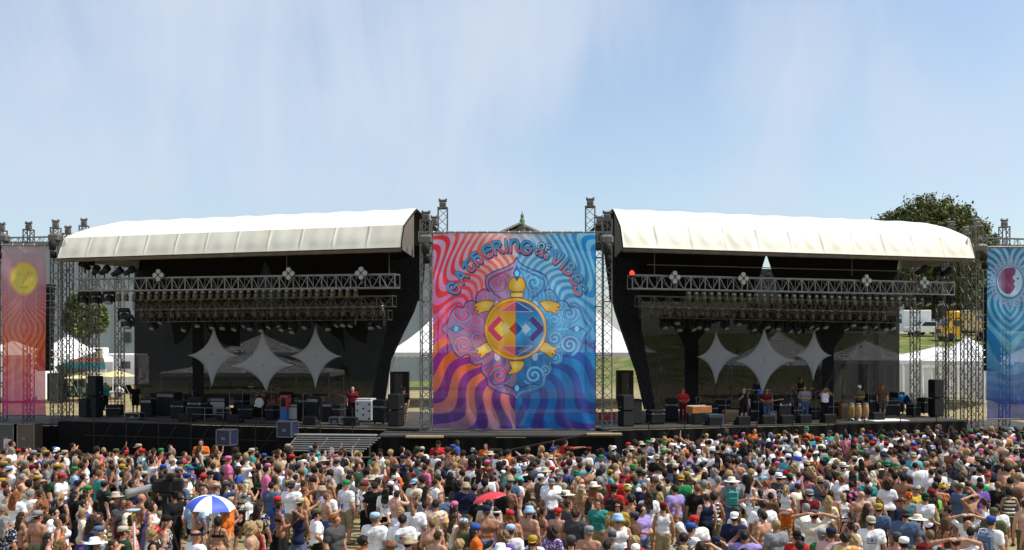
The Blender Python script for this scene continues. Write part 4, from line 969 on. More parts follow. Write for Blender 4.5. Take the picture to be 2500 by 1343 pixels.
def paint_moon():
    cv = Canvas(2410, 2520, 605, 1022, 1.5); X, Y = cv.X, cv.Y; dx, dy = X-2466, Y-690; r = np.hypot(dx, dy*.88); th = np.arctan2(dx, -dy)
    f = np.sin((np.abs(th)+.22*np.sin(r/26.)+.002*r)*(30-np.clip((Y-720)/14, 0, 18))); k = np.clip(f*2.5+.5, 0, 1)[..., None]; t = np.clip((Y-605)/417, 0, 1)
    A_ = np.where((t < .5)[..., None], lerp3((22, 110, 160), (14, 116, 170), t*2), lerp3((14, 116, 170), (36, 44, 120), np.clip(t*2-1, 0, 1)))
    B_ = np.where((t < .5)[..., None], lerp3((140, 176, 200), (96, 160, 186), t*2), lerp3((96, 160, 186), (36, 60, 130), np.clip(t*2.2-1, 0, 1)))
    cv.A = A_*k+B_*(1-k)
    for a in range(16):
        q = a*math.pi/8; sp1 = spiral(2466+44*math.cos(q), 690+52*math.sin(q), 9, 1.3, 1, q); cv.stroke(sp1, 2.6, s2l((168, 166, 190)), .85)
    cv.over(cv.disc(2466, 690, 40, 47), s2l((128, 160, 192)), .8); cv.over(cv.disc(2466, 690, 34, 40), s2l((40, 110, 160))); cv.over(cv.disc(2466, 688, 31, 37), s2l((176, 206, 222)))
    face = smooth([(2478, 654), (2480, 668), (2474, 678), (2480, 686), (2476, 692), (2479, 700), (2474, 710), (2462, 718), (2445, 708), (2437, 690), (2442, 668), (2456, 655)], 5, True)
    cv.over(cv.inside(face), s2l((112, 44, 86))); cv.over(cv.inside(face)*np.clip((2458-X)/18, 0, 1), s2l((150, 140, 168)), .8); cv.over(cv.disc(2486, 680, 3, 2), s2l((40, 60, 110)))
    return cv
def clothmat(name, through, bright):
    m = bpy.data.materials.new(name); m.use_nodes = True; t = m.node_tree; b = t.nodes['Principled BSDF']; o = t.nodes['Material Output']
    a = N(t, 'ShaderNodeAttribute'); a.attribute_name = 'Col'; b.inputs['Roughness'].default_value = .65; b.inputs['Specular IOR Level'].default_value = .25
    mu = N(t, 'ShaderNodeMix', data_type='RGBA', blend_type='MULTIPLY'); mu.inputs[0].default_value = 1; t.links.new(a.outputs[0], mu.inputs[6]); mu.inputs[7].default_value = (bright, bright, bright, 1)
    t.links.new(mu.outputs[2], b.inputs['Base Color']); tr_ = N(t, 'ShaderNodeBsdfTransparent'); mx_ = N(t, 'ShaderNodeMixShader'); mx_.inputs[0].default_value = through
    t.links.new(b.outputs[0], mx_.inputs[1]); t.links.new(tr_.outputs[0], mx_.inputs[2]); t.links.new(mx_.outputs[0], o.inputs[0]); return m
def ink(A, sat=1.28, gain=1.30):
    '''printing inks: rich pigments, lighter than they look in the shade'''
    l = A.mean(-1, keepdims=True); return np.clip(l+(A-l)*sat, 0.004, None)**.92*gain/np.maximum(1, (np.clip(l+(A-l)*sat, .004, None)**.92*gain).max(-1, keepdims=True)/.93)
def hang(name, label, cv, Y, m, seed, tone=(1.06, 1.22)):
    X, Yp_ = cv.X, cv.Y; o = P(float(X.mean()), float(Yp_.max()), Y); g = thing(name, label, 'banner', o); rg = np.random.default_rng(seed)
    xx = (X-CX)/F*Y-o.x; zz = HC+(HY-Yp_)/F*Y-o.z; w = xx.max()-xx.min(); hgt = zz.max()
    yy = .07*np.sin(xx*1.3+seed+.25*zz)*np.sin(zz*.5+.4)+.022*np.sin(xx*7+zz*.9+2*np.sin(zz*.7))*(1.15-zz/hgt)+.012*np.sin(zz*4.2+1.5*xx)*np.exp(-((xx/w)**2)*3)
    V = np.stack([xx, yy, zz], -1).reshape(-1, 3); nx = cv.nx; ny = cv.ny
    I = np.arange(nx*ny).reshape(ny, nx); Q = np.stack([I[:-1, :-1], I[1:, :-1], I[1:, 1:], I[:-1, 1:]], -1).reshape(-1, 4)
    me = mesh_np('cloth', V, Q, True, ink(cv.A, *tone).reshape(-1, 3)); me.materials.append(m); link('cloth', me, g)
    lc = MB()
    for i in range(int(w/.5)+1):
        x = xx.min()+.04+i*(w-.08)/int(w/.5); lc = MB().path([(x, -.02, hgt-.06), (x, -.07, hgt+.05), (x, .0, hgt+.12), (x+.02, .06, hgt+.05), (x, .01, hgt-.05)], .012, 4); lc.build('lacing', m_pole, g)
    for xs_ in (xx.min()+.30, xx.max()-.30): MB().box((xs_, -.105, hgt/2), (.035, .012, hgt-.1)).build('hem_seam', m_aludk, g) if False else None
    MB().tube((xx.min(), .0, hgt+.05), (xx.max(), .0, hgt+.05), .045, 8).build('top_bar', m_alu, g); MB().tube((xx.min(), 0, -.04), (xx.max(), 0, -.04), .04, 8).build('bottom_bar', m_aludk, g)
    return g
m_cloth = clothmat('printed_cloth', .055, .97); m_cloth2 = clothmat('printed_mesh_cloth', .16, .95)
hang('banner', 'tall red and blue festival banner with golden turtle emblem and curved lettering', paint_main(), 48.0, m_cloth, 1)
hang('banner', 'narrow orange and magenta banner with a yellow sun face', paint_sun(), 56.5, m_cloth2, 2, (1.0, 1.05))
hang('banner', 'narrow blue banner with a moon face in profile', paint_moon(), 56.5, m_cloth2, 3, (1.1, 1.1))
# ------------------------------------------------------------------ people: smooth bodies grown from distance fields
A3 = lambda p: np.array(p, dtype=np.float32)
class Field:
    """smooth union of tapered limbs and ellipsoids sampled on a grid, surfaced with surface nets"""
    def __init__(s, lo, hi, h):
        s.lo, s.h = A3(lo), h; s.n = np.ceil((A3(hi)-s.lo)/h).astype(int)+1
        s.ax = [s.lo[i]+h*np.arange(s.n[i], dtype=np.float32) for i in range(3)]; s.D = np.full(tuple(s.n), 1., np.float32)
    def _sl(s, lo, hi):
        a = np.clip(np.floor((lo-s.lo)/s.h).astype(int), 0, s.n-1); b_ = np.clip(np.ceil((hi-s.lo)/s.h).astype(int)+1, 1, s.n)
        sl = tuple(slice(a[i], max(a[i]+1, b_[i])) for i in range(3)); return sl, np.meshgrid(*[s.ax[i][sl[i]] for i in range(3)], indexing='ij')
    def join(s, sl, d, k):
        D = s.D[sl]
        if k <= 0: s.D[sl] = np.minimum(D, d); return
        hh = np.clip(.5+.5*(D-d)/k, 0, 1); s.D[sl] = D*(1-hh)+d*hh-k*hh*(1-hh)
    def limb(s, a, b_, ra, rb, k=.03, fy=1., g=0.):
        a, b_ = A3(a), A3(b_); ra, rb = ra+g, rb+g; m = max(ra, rb)+max(k, .02)*1.5+s.h*2
        sl, (X, Y, Z) = s._sl(np.minimum(a, b_)-m, np.maximum(a, b_)+m); d = b_-a
        dy = Y-a[1]; t = np.clip(((X-a[0])*d[0]+dy*d[1]+(Z-a[2])*d[2])/max(float(d@d), 1e-9), 0, 1)
        q = np.sqrt((X-a[0]-t*d[0])**2+((dy-t*d[1])*fy)**2+(Z-a[2]-t*d[2])**2)-(ra+(rb-ra)*t); s.join(sl, q, k)
    def ell(s, c, r, k=.03, g=0., cut=False):
        c, r = A3(c), A3(r)+g; m = max(k, .02)*1.5+s.h*2; sl, (X, Y, Z) = s._sl(c-r-m, c+r+m)
        x, y, z = (X-c[0])/r[0], (Y-c[1])/r[1], (Z-c[2])/r[2]; k0 = np.sqrt(x*x+y*y+z*z)+1e-6
        k1 = np.sqrt((x/r[0])**2+(y/r[1])**2+(z/r[2])**2)+1e-6; d = k0*(k0-1)/k1
        if cut: s.D[sl] = np.maximum(s.D[sl], -d)
        else: s.join(sl, d, k)
    def G(s): return np.meshgrid(*s.ax, indexing='ij')
    def clip(s, d): s.D = np.maximum(s.D, d)
    def mesh(s):
        D = np.pad(s.D, 1, constant_values=1.); n = D.shape; ins = D < 0
        c = np.zeros(tuple(k-1 for k in n), np.int8)
        for i in (0, 1):
            for j in (0, 1):
                for k in (0, 1): c += ins[i:n[0]-1+i, j:n[1]-1+j, k:n[2]-1+k]
        act = (c > 0) & (c < 8); I = np.argwhere(act); idx = np.full(c.shape, -1, np.int64); idx[act] = np.arange(len(I))
        acc = np.zeros((len(I), 3)); cnt = np.zeros((len(I), 1))
        for ax in range(3):
            o1, o2 = [k for k in range(3) if k != ax]
            for i in (0, 1):
                for j in (0, 1):
                    off = np.zeros(3, int); off[o1] = i; off[o2] = j; off2 = off.copy(); off2[ax] = 1
                    a = D[tuple((I+off).T)]; b_ = D[tuple((I+off2).T)]; m = (a < 0) != (b_ < 0); t = np.where(m, a/np.where(m, a-b_, 1), 0)
                    p = np.tile(off.astype(float), (len(I), 1)); p[:, ax] = t; acc += p*m[:, None]; cnt += m[:, None]
        V = (I+acc/cnt-1)*s.h+s.lo; Q = []
        for ax in range(3):
            o1, o2 = (ax+1) % 3, (ax+2) % 3; sl0 = [slice(1, -1)]*3; a = ins[:-1] if ax == 0 else ins[:, :-1] if ax == 1 else ins[:, :, :-1]
            b_ = ins[1:] if ax == 0 else ins[:, 1:] if ax == 1 else ins[:, :, 1:]; E = np.argwhere(a != b_)
            ok = (E[:, o1] > 0) & (E[:, o2] > 0) & (E[:, o1] < n[o1]-1) & (E[:, o2] < n[o2]-1); E = E[ok]; fl = a[tuple(E.T)]
            d1 = np.zeros(3, int); d1[o1] = 1; d2 = np.zeros(3, int); d2[o2] = 1
            q = np.stack([idx[tuple((E-d1-d2).T)], idx[tuple((E-d2).T)], idx[tuple(E.T)], idx[tuple((E-d1).T)]], 1); q[~fl] = q[~fl][:, ::-1]; Q.append(q)
        return V, np.concatenate(Q)

HEADZ = 1.625
ARMS = {  # elbow, wrist, hand direction, palm normal for the right side (x outwards)
 'hang': ((.255, -.03, 1.12), (.265, .05, .88), (.0, .25, -1), (-1, 0, 0)),
 'front': ((.26, .0, 1.13), (.09, .25, 1.12), (-1, .25, .25), (0, -1, 0)),
 'hip': ((.37, -.10, 1.17), (.20, .06, 1.02), (-.5, .6, -.5), (-.7, -.3, 0)),
 'brow': ((.40, .14, 1.50), (.17, .19, 1.66), (-1, -.05, .1), (0, -.2, -1)),
 'up': ((.33, .06, 1.64), (.30, .10, 1.90), (0, .1, 1), (0, 1, 0)),
 'nape': ((.43, .0, 1.60), (.15, -.10, 1.70), (-1, -.1, .15), (0, .6, -1)),
 'hold': ((.25, .03, 1.14), (.20, .27, 1.27), (0, .7, .7), (-1, 0, .2)),
 'face': ((.32, .15, 1.36), (.11, .23, 1.60), (-.35, -.1, 1), (-.6, -.5, 0)),
 'point': ((.34, .22, 1.42), (.48, .46, 1.46), (.5, .8, .1), (0, 0, -1)),
 'play': ((.29, -.03, 1.16), (.13, .24, 1.06), (-.8, .5, 0), (0, -.6, .6))}
def V3(p, s): return A3((p[0]*s, p[1], p[2]))
def torso(f, fem, g=0., lo=0., k=.05):
    """trunk limbs; g inflates for clothes"""
    if fem:
        f.limb((-.085, -.01, .93), (.085, -.01, .93), .118, .118, k, 1.0, g); f.limb((-.04, 0, 1.08), (.04, 0, 1.08), .098, .098, k, 1.15, g)
        f.limb((-.07, 0, 1.26), (.07, 0, 1.26), .105, .105, k, 1.1, g); f.limb((-.12, -.01, 1.385), (.12, -.01, 1.385), .068, .068, k, 1.1, g)
        for s in (-1, 1): f.ell((s*.075, .09, 1.265), (.062, .055, .062), .03, g)
        for s in (-1, 1): f.ell((s*.07, -.075, .90), (.085, .07, .09), .03, g)
    else:
        f.limb((-.075, -.01, .95), (.075, -.01, .95), .112, .112, k, 1.0, g); f.limb((-.065, 0, 1.1), (.065, 0, 1.1), .105, .105, k, 1.05, g)
        f.limb((-.095, 0, 1.29), (.095, 0, 1.29), .115, .115, k, 1.08, g); f.limb((-.15, -.015, 1.40), (.15, -.015, 1.40), .072, .072, k, 1.1, g)
        for s in (-1, 1): f.ell((s*.09, -.055, 1.30), (.09, .06, .1), .04, g)
        for s in (-1, 1): f.ell((s*.07, -.065, .91), (.08, .065, .085), .03, g)
def legs(f, fem, g=0., upto=1.):
    hx = .095 if fem else .09
    for s in (-1, 1):
        yk = .02 if s > 0 else -.01; hip = A3((s*hx, 0, .90)); kn = A3((s*(.095 if fem else .105), yk, .50)); an = A3((s*.105, -.03, .09))
        f.limb(hip, kn, .092 if not fem else .098, .058, .03, 1., g); f.limb(kn, kn+(an-kn)*.35, .055, .057, .025, 1., g); f.limb(kn+(an-kn)*.35, an, .057, .036, .025, 1., g)
def feet(f, g=0.):
    for s in (-1, 1):
        f.limb((s*.105, -.05, .05), (s*.125, .06, .045), .038, .036, .02, 1., g); f.limb((s*.125, .06, .04), (s*.135, .14, .028), .036, .026, .02, 1., g)
def headf(f, fem):
    z = HEADZ
    f.limb((0, -.02, 1.40), (0, .0, 1.54), .062 if not fem else .052, .056 if not fem else .047, .035)
    f.ell((0, -.005, z+.03), (.076, .096, .095), .02); f.ell((0, .03, z-.045), (.056, .066, .072), .03); f.limb((0, .062, z-.085), (0, .07, z-.088), .026, .024, .03)
    f.limb((0, .092, z+.015), (0, .112, z-.025), .010, .015, .012)
    f.limb((-.03, .088, z+.03), (.03, .088, z+.03), .012, .012, .012); f.limb((-.02, .092, z-.057), (.02, .092, z-.057), .008, .008, .008)
    for s in (-1, 1): f.ell((s*.032, .093, z+.012), (.014, .012, .009), 0, 0, True); f.ell((s*.079, -.005, z-.005), (.012, .024, .034), .008)
def hand(f, w, d, n):
    w, d, n = A3(w), A3(d), A3(n); d /= np.linalg.norm(d); n = n-d*(n@d); n /= np.linalg.norm(n); l = np.cross(n, d)
    for t in (-.026, 0, .026): f.limb(w+d*.012+l*t*.6, w+d*.082+l*t, .017, .015, .018)
    for i, (t, ln) in enumerate(((-.034, .058), (-.0115, .074), (.0115, .08), (.034, .07))):
        a = w+d*.09+l*t; b_ = a+d*ln*.55+n*.010+l*t*.15; c = b_+d*ln*.38+n*.024
        f.limb(a, b_, .0105, .0095, .004); f.limb(b_, c, .0095, .0085, .004)
    a = w+d*.03+l*.03; b_ = a+d*.035+l*.028+n*.008; f.limb(a, b_, .014, .012, .01); f.limb(b_, b_+d*.032+l*.004+n*.010, .0115, .0095, .004)
def arms(f, spec, fem, g=0., part=1., withhand=True):
    sx = .165 if fem else .195
    for s, nm in ((1, spec[0]), (-1, spec[1])):
        e, w, d, n = ARMS[nm]; sh = A3((s*sx, -.015, 1.395)); e, w = V3(e, s), V3(w, s); ru, rf, rw = (.043, .036, .026) if fem else (.054, .044, .031)
        if part < 1: f.limb(sh, sh+(e-sh)*part, ru+.004, ru-.002, .03, 1., g); continue
        f.limb(sh, sh+(e-sh)*.45, ru, ru*.98, .03); f.limb(sh+(e-sh)*.45, e, ru*.98, rf, .03); f.limb(e, e+(w-e)*.3, rf, rf*1.05, .02); f.limb(e+(w-e)*.3, w, rf*1.05, rw, .02)
        if withhand: hand(f, w, V3(d, s), V3(n, s))
BB = ((-.62, -.26, -.01), (.62, .62, 2.12))
def build_body(spec, fem, h=.0105):
    f = Field(*BB, h); torso(f, fem); legs(f, fem); feet(f); headf(f, fem); arms(f, spec, fem); return f
def wr(f, amp):
    X, Y, Z = f.G(); f.D += amp*(np.sin(31*Z+9*X+5*np.sin(17*X))*.5+np.sin(23*X+13*Y+3*np.sin(21*Z)))
def build_top(kind, spec, fem, h=.014):
    f = Field((-.62, -.3, .3), (.62, .6, 1.95), h); X, Y, Z = f.G()
    if kind == 'tee':
        torso(f, fem, .022, k=.06); arms(f, spec, fem, .022, .62); wr(f, .0035); f.clip(.845-Z)
        f.ell((0, .0, 1.52), (.085, .10, .085), 0, 0, True)
    elif kind == 'long':
        torso(f, fem, .022, k=.06); arms(f, spec, fem, .02, .97); wr(f, .0035); f.clip(.845-Z); f.ell((0, .0, 1.52), (.085, .10, .085), 0, 0, True)
    elif kind == 'tank':
        torso(f, fem, .013, k=.05); wr(f, .002); f.clip(.88-Z); f.clip(np.where(Z > 1.30, np.abs(X)-(.13 if fem else .155), -1).astype(np.float32)); f.ell((0, 0, 1.5), (.10, .14, .13), 0, 0, True)
    elif kind == 'sleeveless':
        torso(f, fem, .022, k=.05); wr(f, .004); f.clip(.84-Z); f.clip(np.abs(X)-.215); f.ell((0, 0, 1.52), (.085, .10, .085), 0, 0, True)
    elif kind == 'bikini':
        torso(f, fem, .009, k=.05); f.clip(np.maximum(1.225-Z, Z-1.31).astype(np.float32))
        g2 = Field((-.62, -.3, .3), (.62, .6, 1.95), h); torso(g2, fem, .009, k=.05); g2.clip(np.abs(np.abs(X)-.07)-.016); g2.clip(np.maximum(1.28-Z, Z-1.50).astype(np.float32)); f.D = np.minimum(f.D, g2.D)
    elif kind == 'dress':
        torso(f, fem, .014, k=.05)
        rad = .15+np.clip(.98-Z, 0, 1)*.24; q = (np.sqrt(X*X+(Y*1.12)**2)-rad*(1+.05*np.sin(9*np.arctan2(Y, X))))*.8; q = np.maximum(q, np.maximum(.52-Z, Z-1.02)); hh = np.clip(.5+.5*(f.D-q)/.05, 0, 1); f.D = (f.D*(1-hh)+q*hh-.05*hh*(1-hh)).astype(np.float32)
        f.clip(np.where(Z > 1.30, np.abs(X)-.115, -1).astype(np.float32)); f.ell((0, -.06, 1.5), (.09, .16, .17), 0, 0, True)
    return f
def build_bottom(kind, fem, h=.015):
    f = Field((-.34, -.34, .02), (.34, .34, 1.1), h); X, Y, Z = f.G()
    if kind == 'skirt':
        rad = .145+np.clip(.99-Z, 0, 1)*.24; f.D = ((np.sqrt(X*X+(Y*1.1)**2)-rad*(1+.06*np.sin(8*np.arctan2(Y, X))))*.8).astype(np.float32); f.clip(np.maximum(.50-Z, Z-1.0).astype(np.float32))
    else:
        f.limb((-.08, -.01, .94), (.08, -.01, .94), .118, .118, .05, 1., .016); legs(f, fem, .028 if kind == 'shorts' else .02)
        for s in (-1, 1): f.ell((s*.07, -.065, .9), (.085, .07, .09), .03, .016)
        wr(f, .004); f.clip(np.maximum({'shorts': .47, 'brief': .74, 'trousers': .06}[kind]-Z, Z-1.0).astype(np.float32))
    return f
def build_hair(kind, h=.0105):
    f = Field((-.2, -.28, 1.1), (.2, .22, 1.85), h); X, Y, Z = f.G(); z = HEADZ
    f.ell((0, -.012, z+.035), (.087, .103, .104), 0); 
    cut = np.where(Z > z-.02, Y-(.052+.35*np.clip(Z-(z+.055), 0, 1)), Y-(-.01)); f.clip(cut.astype(np.float32)); f.clip((z-.07)-Z)
    nz = .004*np.sin(60*X+40*Z)+.004*np.sin(70*Y-50*Z)
    if kind == 'short': f.D += nz
    if kind == 'mop': f.ell((0, -.02, z+.04), (.105, .115, .11), .02); f.clip((Y-(.06+.4*np.clip(Z-z-.04, 0, 1))).astype(np.float32)); f.D += 2*nz
    if kind == 'curly': f.ell((0, -.03, z+.03), (.125, .125, .125), .02); f.ell((0, -.06, z-.07), (.11, .09, .11), .03); f.clip((Y-(.055+.4*np.clip(Z-z-.05, 0, 1))).astype(np.float32)); f.D += 3.2*nz
    if kind == 'bob': f.ell((0, -.03, z), (.105, .105, .12), .03); f.clip((Y-(.045+.4*np.clip(Z-z-.05, 0, 1))).astype(np.float32)); f.D += nz
    if kind in ('long', 'ponytail', 'dreads'):
        if kind == 'ponytail': f.limb((0, -.10, z+.05), (0, -.145, z-.02), .028, .034, .02); f.limb((0, -.145, z-.02), (0, -.13, z-.22), .036, .014, .02)
        else:
            for x in ((-.06, 0, .06) if kind == 'long' else (-.09, -.05, 0, .05, .09)): f.limb((x*.9, -.07, z-.01), (x*1.15, -.135, 1.30), .05 if kind == 'long' else .03, .028, .025 if kind == 'long' else .008)
        f.D += nz
    if kind == 'bun': f.ell((0, -.07, z+.125), (.042, .042, .038), .015); f.D += nz
    return f
def hat_mesh(kind):
    mb = MB(); z = HEADZ+.062; c = (0, -.008, z)
    def crown(r, hgt, n=18, top=.6): return [(r, -.02), (r*1.0, hgt*.45), (r*.9, hgt*.8), (r*top, hgt), (.001, hgt*1.04)]
    S2 = Matrix.Diagonal((1, 1.16, 1, 1))
    if kind in ('cap', 'backcap'):
        mb.lathe(crown(.094, .088), c, 18, S2); s = 1 if kind == 'cap' else -1; n = 10
        top = [(.082*math.cos(R(180*i/n)), s*(.065+.115*math.sin(R(180*i/n))), z-.012-.02*math.sin(R(180*i/n))) for i in range(n+1)]; bot = [(x, y, q-.008) for x, y, q in top]
        mb.add(top+bot, [tuple(range(n+1)), tuple(range(2*n+1, n, -1))]+[(i, n+1+i, n+2+i, i+1) for i in range(n)]+[(n, 2*n+1, n+1, 0)])
    elif kind == 'straw_hat': mb.lathe([(.205, -.015), (.17, -.032), (.10, -.025), (.096, .06), (.085, .095), (.05, .105), (.001, .09)], c, 24, S2)
    elif kind == 'sun_hat': mb.lathe([(.23, -.035), (.16, -.03), (.098, -.015), (.094, .055), (.078, .085), (.001, .095)], c, 24, S2)
    elif kind == 'bucket_hat': mb.lathe([(.15, -.055), (.10, -.005), (.090, .06), (.075, .085), (.001, .092)], c, 20, S2)
    elif kind == 'bandana':
        mb.lathe([(.094, -.025), (.096, .02), (.085, .065), (.05, .088), (.001, .094)], c, 18, S2); mb.lathe([(.004, .0), (.022, -.01), (.026, -.05), (.01, -.09)], (0, -.112, z-.01), 8)
    elif kind == 'visor':
        mb.lathe([(.092, -.028), (.096, -.026), (.096, .015), (.092, .017)], c, 18, S2); n = 10
        top = [(.085*math.cos(R(180*i/n)), (.06+.12*math.sin(R(180*i/n))), z-.02-.02*math.sin(R(180*i/n))) for i in range(n+1)]; bot = [(x, y, q-.008) for x, y, q in top]
        mb.add(top+bot, [tuple(range(n+1)), tuple(range(2*n+1, n, -1))]+[(i, n+1+i, n+2+i, i+1) for i in range(n)]+[(n, 2*n+1, n+1, 0)])
    mb.sm = True; return mb.mesh(kind)
m_skin = mat('skin', rough=.5, var=.07, scale=9, objcol=True, spec=.35); m_clothc = mat('plain_cloth', rough=.85, var=.10, scale=7, bump=.25, objcol=True, spec=.15)
m_hair = mat('hair', rough=.6, var=.35, scale=45, bump=.4, objcol=True, spec=.18); m_hatm = mat('hat_cloth', rough=.8, var=.12, scale=12, objcol=True, spec=.15)
def patmat(name, kind):
    m = bpy.data.materials.new(name); m.use_nodes = True; t = m.node_tree; b = t.nodes['Principled BSDF']; b.inputs['Roughness'].default_value = .85; b.inputs['Specular IOR Level'].default_value = .15
    oi = N(t, 'ShaderNodeObjectInfo'); c = N(t, 'ShaderNodeTexCoord'); ad = N(t, 'ShaderNodeVectorMath', operation='MULTIPLY_ADD'); t.links.new(oi.outputs['Random'], ad.inputs[0]); ad.inputs[1].default_value = (9, 7, 5); t.links.new(c.outputs['Object'], ad.inputs[2])
    n = N(t, 'ShaderNodeTexNoise'); t.links.new(ad.outputs[0], n.inputs['Vector']); n.inputs['Detail'].default_value = 3
    rp = N(t, 'ShaderNodeValToRGB'); mx_ = N(t, 'ShaderNodeMix', data_type='RGBA'); t.links.new(oi.outputs['Color'], mx_.inputs[6])
    if kind == 'tiedye':
        n.inputs['Scale'].default_value = 5; rp.color_ramp.interpolation = 'LINEAR'; e = rp.color_ramp.elements; e[0].position = .30; e[0].color = (.65, .12, .03, 1); e[1].position = .70; e[1].color = (.05, .25, .4, 1)
        for p_, q in ((.42, (.75, .5, .03)), (.5, (.8, .75, .55)), (.57, (.55, .08, .12)), (.64, (.15, .4, .08))): x = e.new(p_); x.color = (*q, 1)
        t.links.new(n.outputs[0], rp.inputs[0]); mx_.inputs[0].default_value = .8; t.links.new(rp.outputs[0], mx_.inputs[7])
    elif kind == 'floral':
        n.inputs['Scale'].default_value = 20; mr = N(t, 'ShaderNodeMapRange'); t.links.new(n.outputs[0], mr.inputs[0]); mr.inputs[1].default_value = .52; mr.inputs[2].default_value = .58; t.links.new(mr.outputs[0], mx_.inputs[0]); mx_.inputs[7].default_value = (.55, .5, .45, 1)
    elif kind == 'camo':
        n.inputs['Scale'].default_value = 14; e = rp.color_ramp.elements; rp.color_ramp.interpolation = 'CONSTANT'; e[0].position = 0; e[0].color = (.10, .10, .05, 1); e[1].position = .48; e[1].color = (.2, .19, .12, 1); x = e.new(.58); x.color = (.035, .03, .02, 1)
        t.links.new(n.outputs[0], rp.inputs[0]); mx_.inputs[0].default_value = .75; t.links.new(rp.outputs[0], mx_.inputs[7])
    elif kind == 'stripe':
        s = N(t, 'ShaderNodeSeparateXYZ'); t.links.new(c.outputs['Object'], s.inputs[0]); w = N(t, 'ShaderNodeMath', operation='MULTIPLY'); t.links.new(s.outputs[2], w.inputs[0]); w.inputs[1].default_value = 55
        sn = N(t, 'ShaderNodeMath', operation='SINE'); t.links.new(w.outputs[0], sn.inputs[0]); mr = N(t, 'ShaderNodeMapRange'); t.links.new(sn.outputs[0], mr.inputs[0]); mr.inputs[1].default_value = -.1; mr.inputs[2].default_value = .1
        t.links.new(mr.outputs[0], mx_.inputs[0]); mx_.inputs[7].default_value = (.03, .025, .02, 1)
    t.links.new(mx_.outputs[2], b.inputs['Base Color']); return m
PAT = {k: patmat(k+'_cloth', k) for k in ('tiedye', 'floral', 'camo', 'stripe')}
_CL = lambda c, k=.86: tuple(v*k for v in c)
COLR = {'white': (.74, .74, .75), 'cream': (.66, .61, .48), 'grey': (.26, .27, .28), 'dark grey': (.07, .07, .075), 'black': (.012, .012, .013), 'navy': (.014, .02, .055), 'blue': (.03, .09, .36), 'pale blue': (.36, .55, .74), 'slate blue': (.09, .14, .24),
 'teal': (.04, .30, .27), 'turquoise': (.10, .46, .52), 'green': (.02, .24, .07), 'dark green': (.016, .055, .028), 'olive': (.10, .105, .045), 'lime green': (.20, .50, .10), 'yellow': (.62, .43, .05), 'mustard': (.45, .29, .04), 'orange': (.72, .17, .025),
 'red': (.50, .025, .025), 'maroon': (.16, .012, .02), 'pink': (.70, .16, .34), 'pale pink': (.66, .43, .42), 'purple': (.15, .08, .36), 'lavender': (.36, .28, .62), 'tan': (.42, .33, .21), 'khaki': (.40, .33, .21), 'brown': (.12, .065, .035), 'denim blue': (.08, .12, .23), 'beige': (.52, .45, .34)}
for k_ in list(COLR):
    if k_ not in ('white', 'cream'): COLR[k_] = _CL(COLR[k_], .80)
HAIRC = {'black': (.012, .010, .009), 'dark brown': (.022, .013, .008), 'brown': (.040, .022, .012), 'light brown': (.14, .08, .04), 'blonde': (.30, .205, .095), 'grey': (.20, .19, .18), 'red': (.18, .06, .02), 'white blonde': (.6, .5, .32)}
SKINS = [(.38, .185, .11), (.31, .145, .08), (.45, .245, .165), (.40, .20, .12), (.22, .10, .055), (.50, .285, .20), (.085, .042, .026)]
_pc = {}
def pm(key, fn, material):
    if key not in _pc:
        r = fn(); me = r if isinstance(r, bpy.types.Mesh) else mesh_np('_'.join(str(x) for x in key), *r.mesh(), smooth=True)
        me.materials.append(material); _pc[key] = me
    return _pc[key]
def child(name, par, me, col, m=None):
    o = link(name, me, par); o.color = (*col, 1)
    if m is not None: o.material_slots[0].link = 'OBJECT'; o.material_slots[0].material = m
    return o
BOTN = {'shorts': 'shorts', 'trousers': 'trousers', 'skirt': 'skirt', 'brief': 'swim_shorts'}
TOPN = {'tee': 'shirt', 'long': 'shirt', 'tank': 'tank_top', 'sleeveless': 'sleeveless_shirt', 'bikini': 'bikini_top', 'dress': 'dress'}
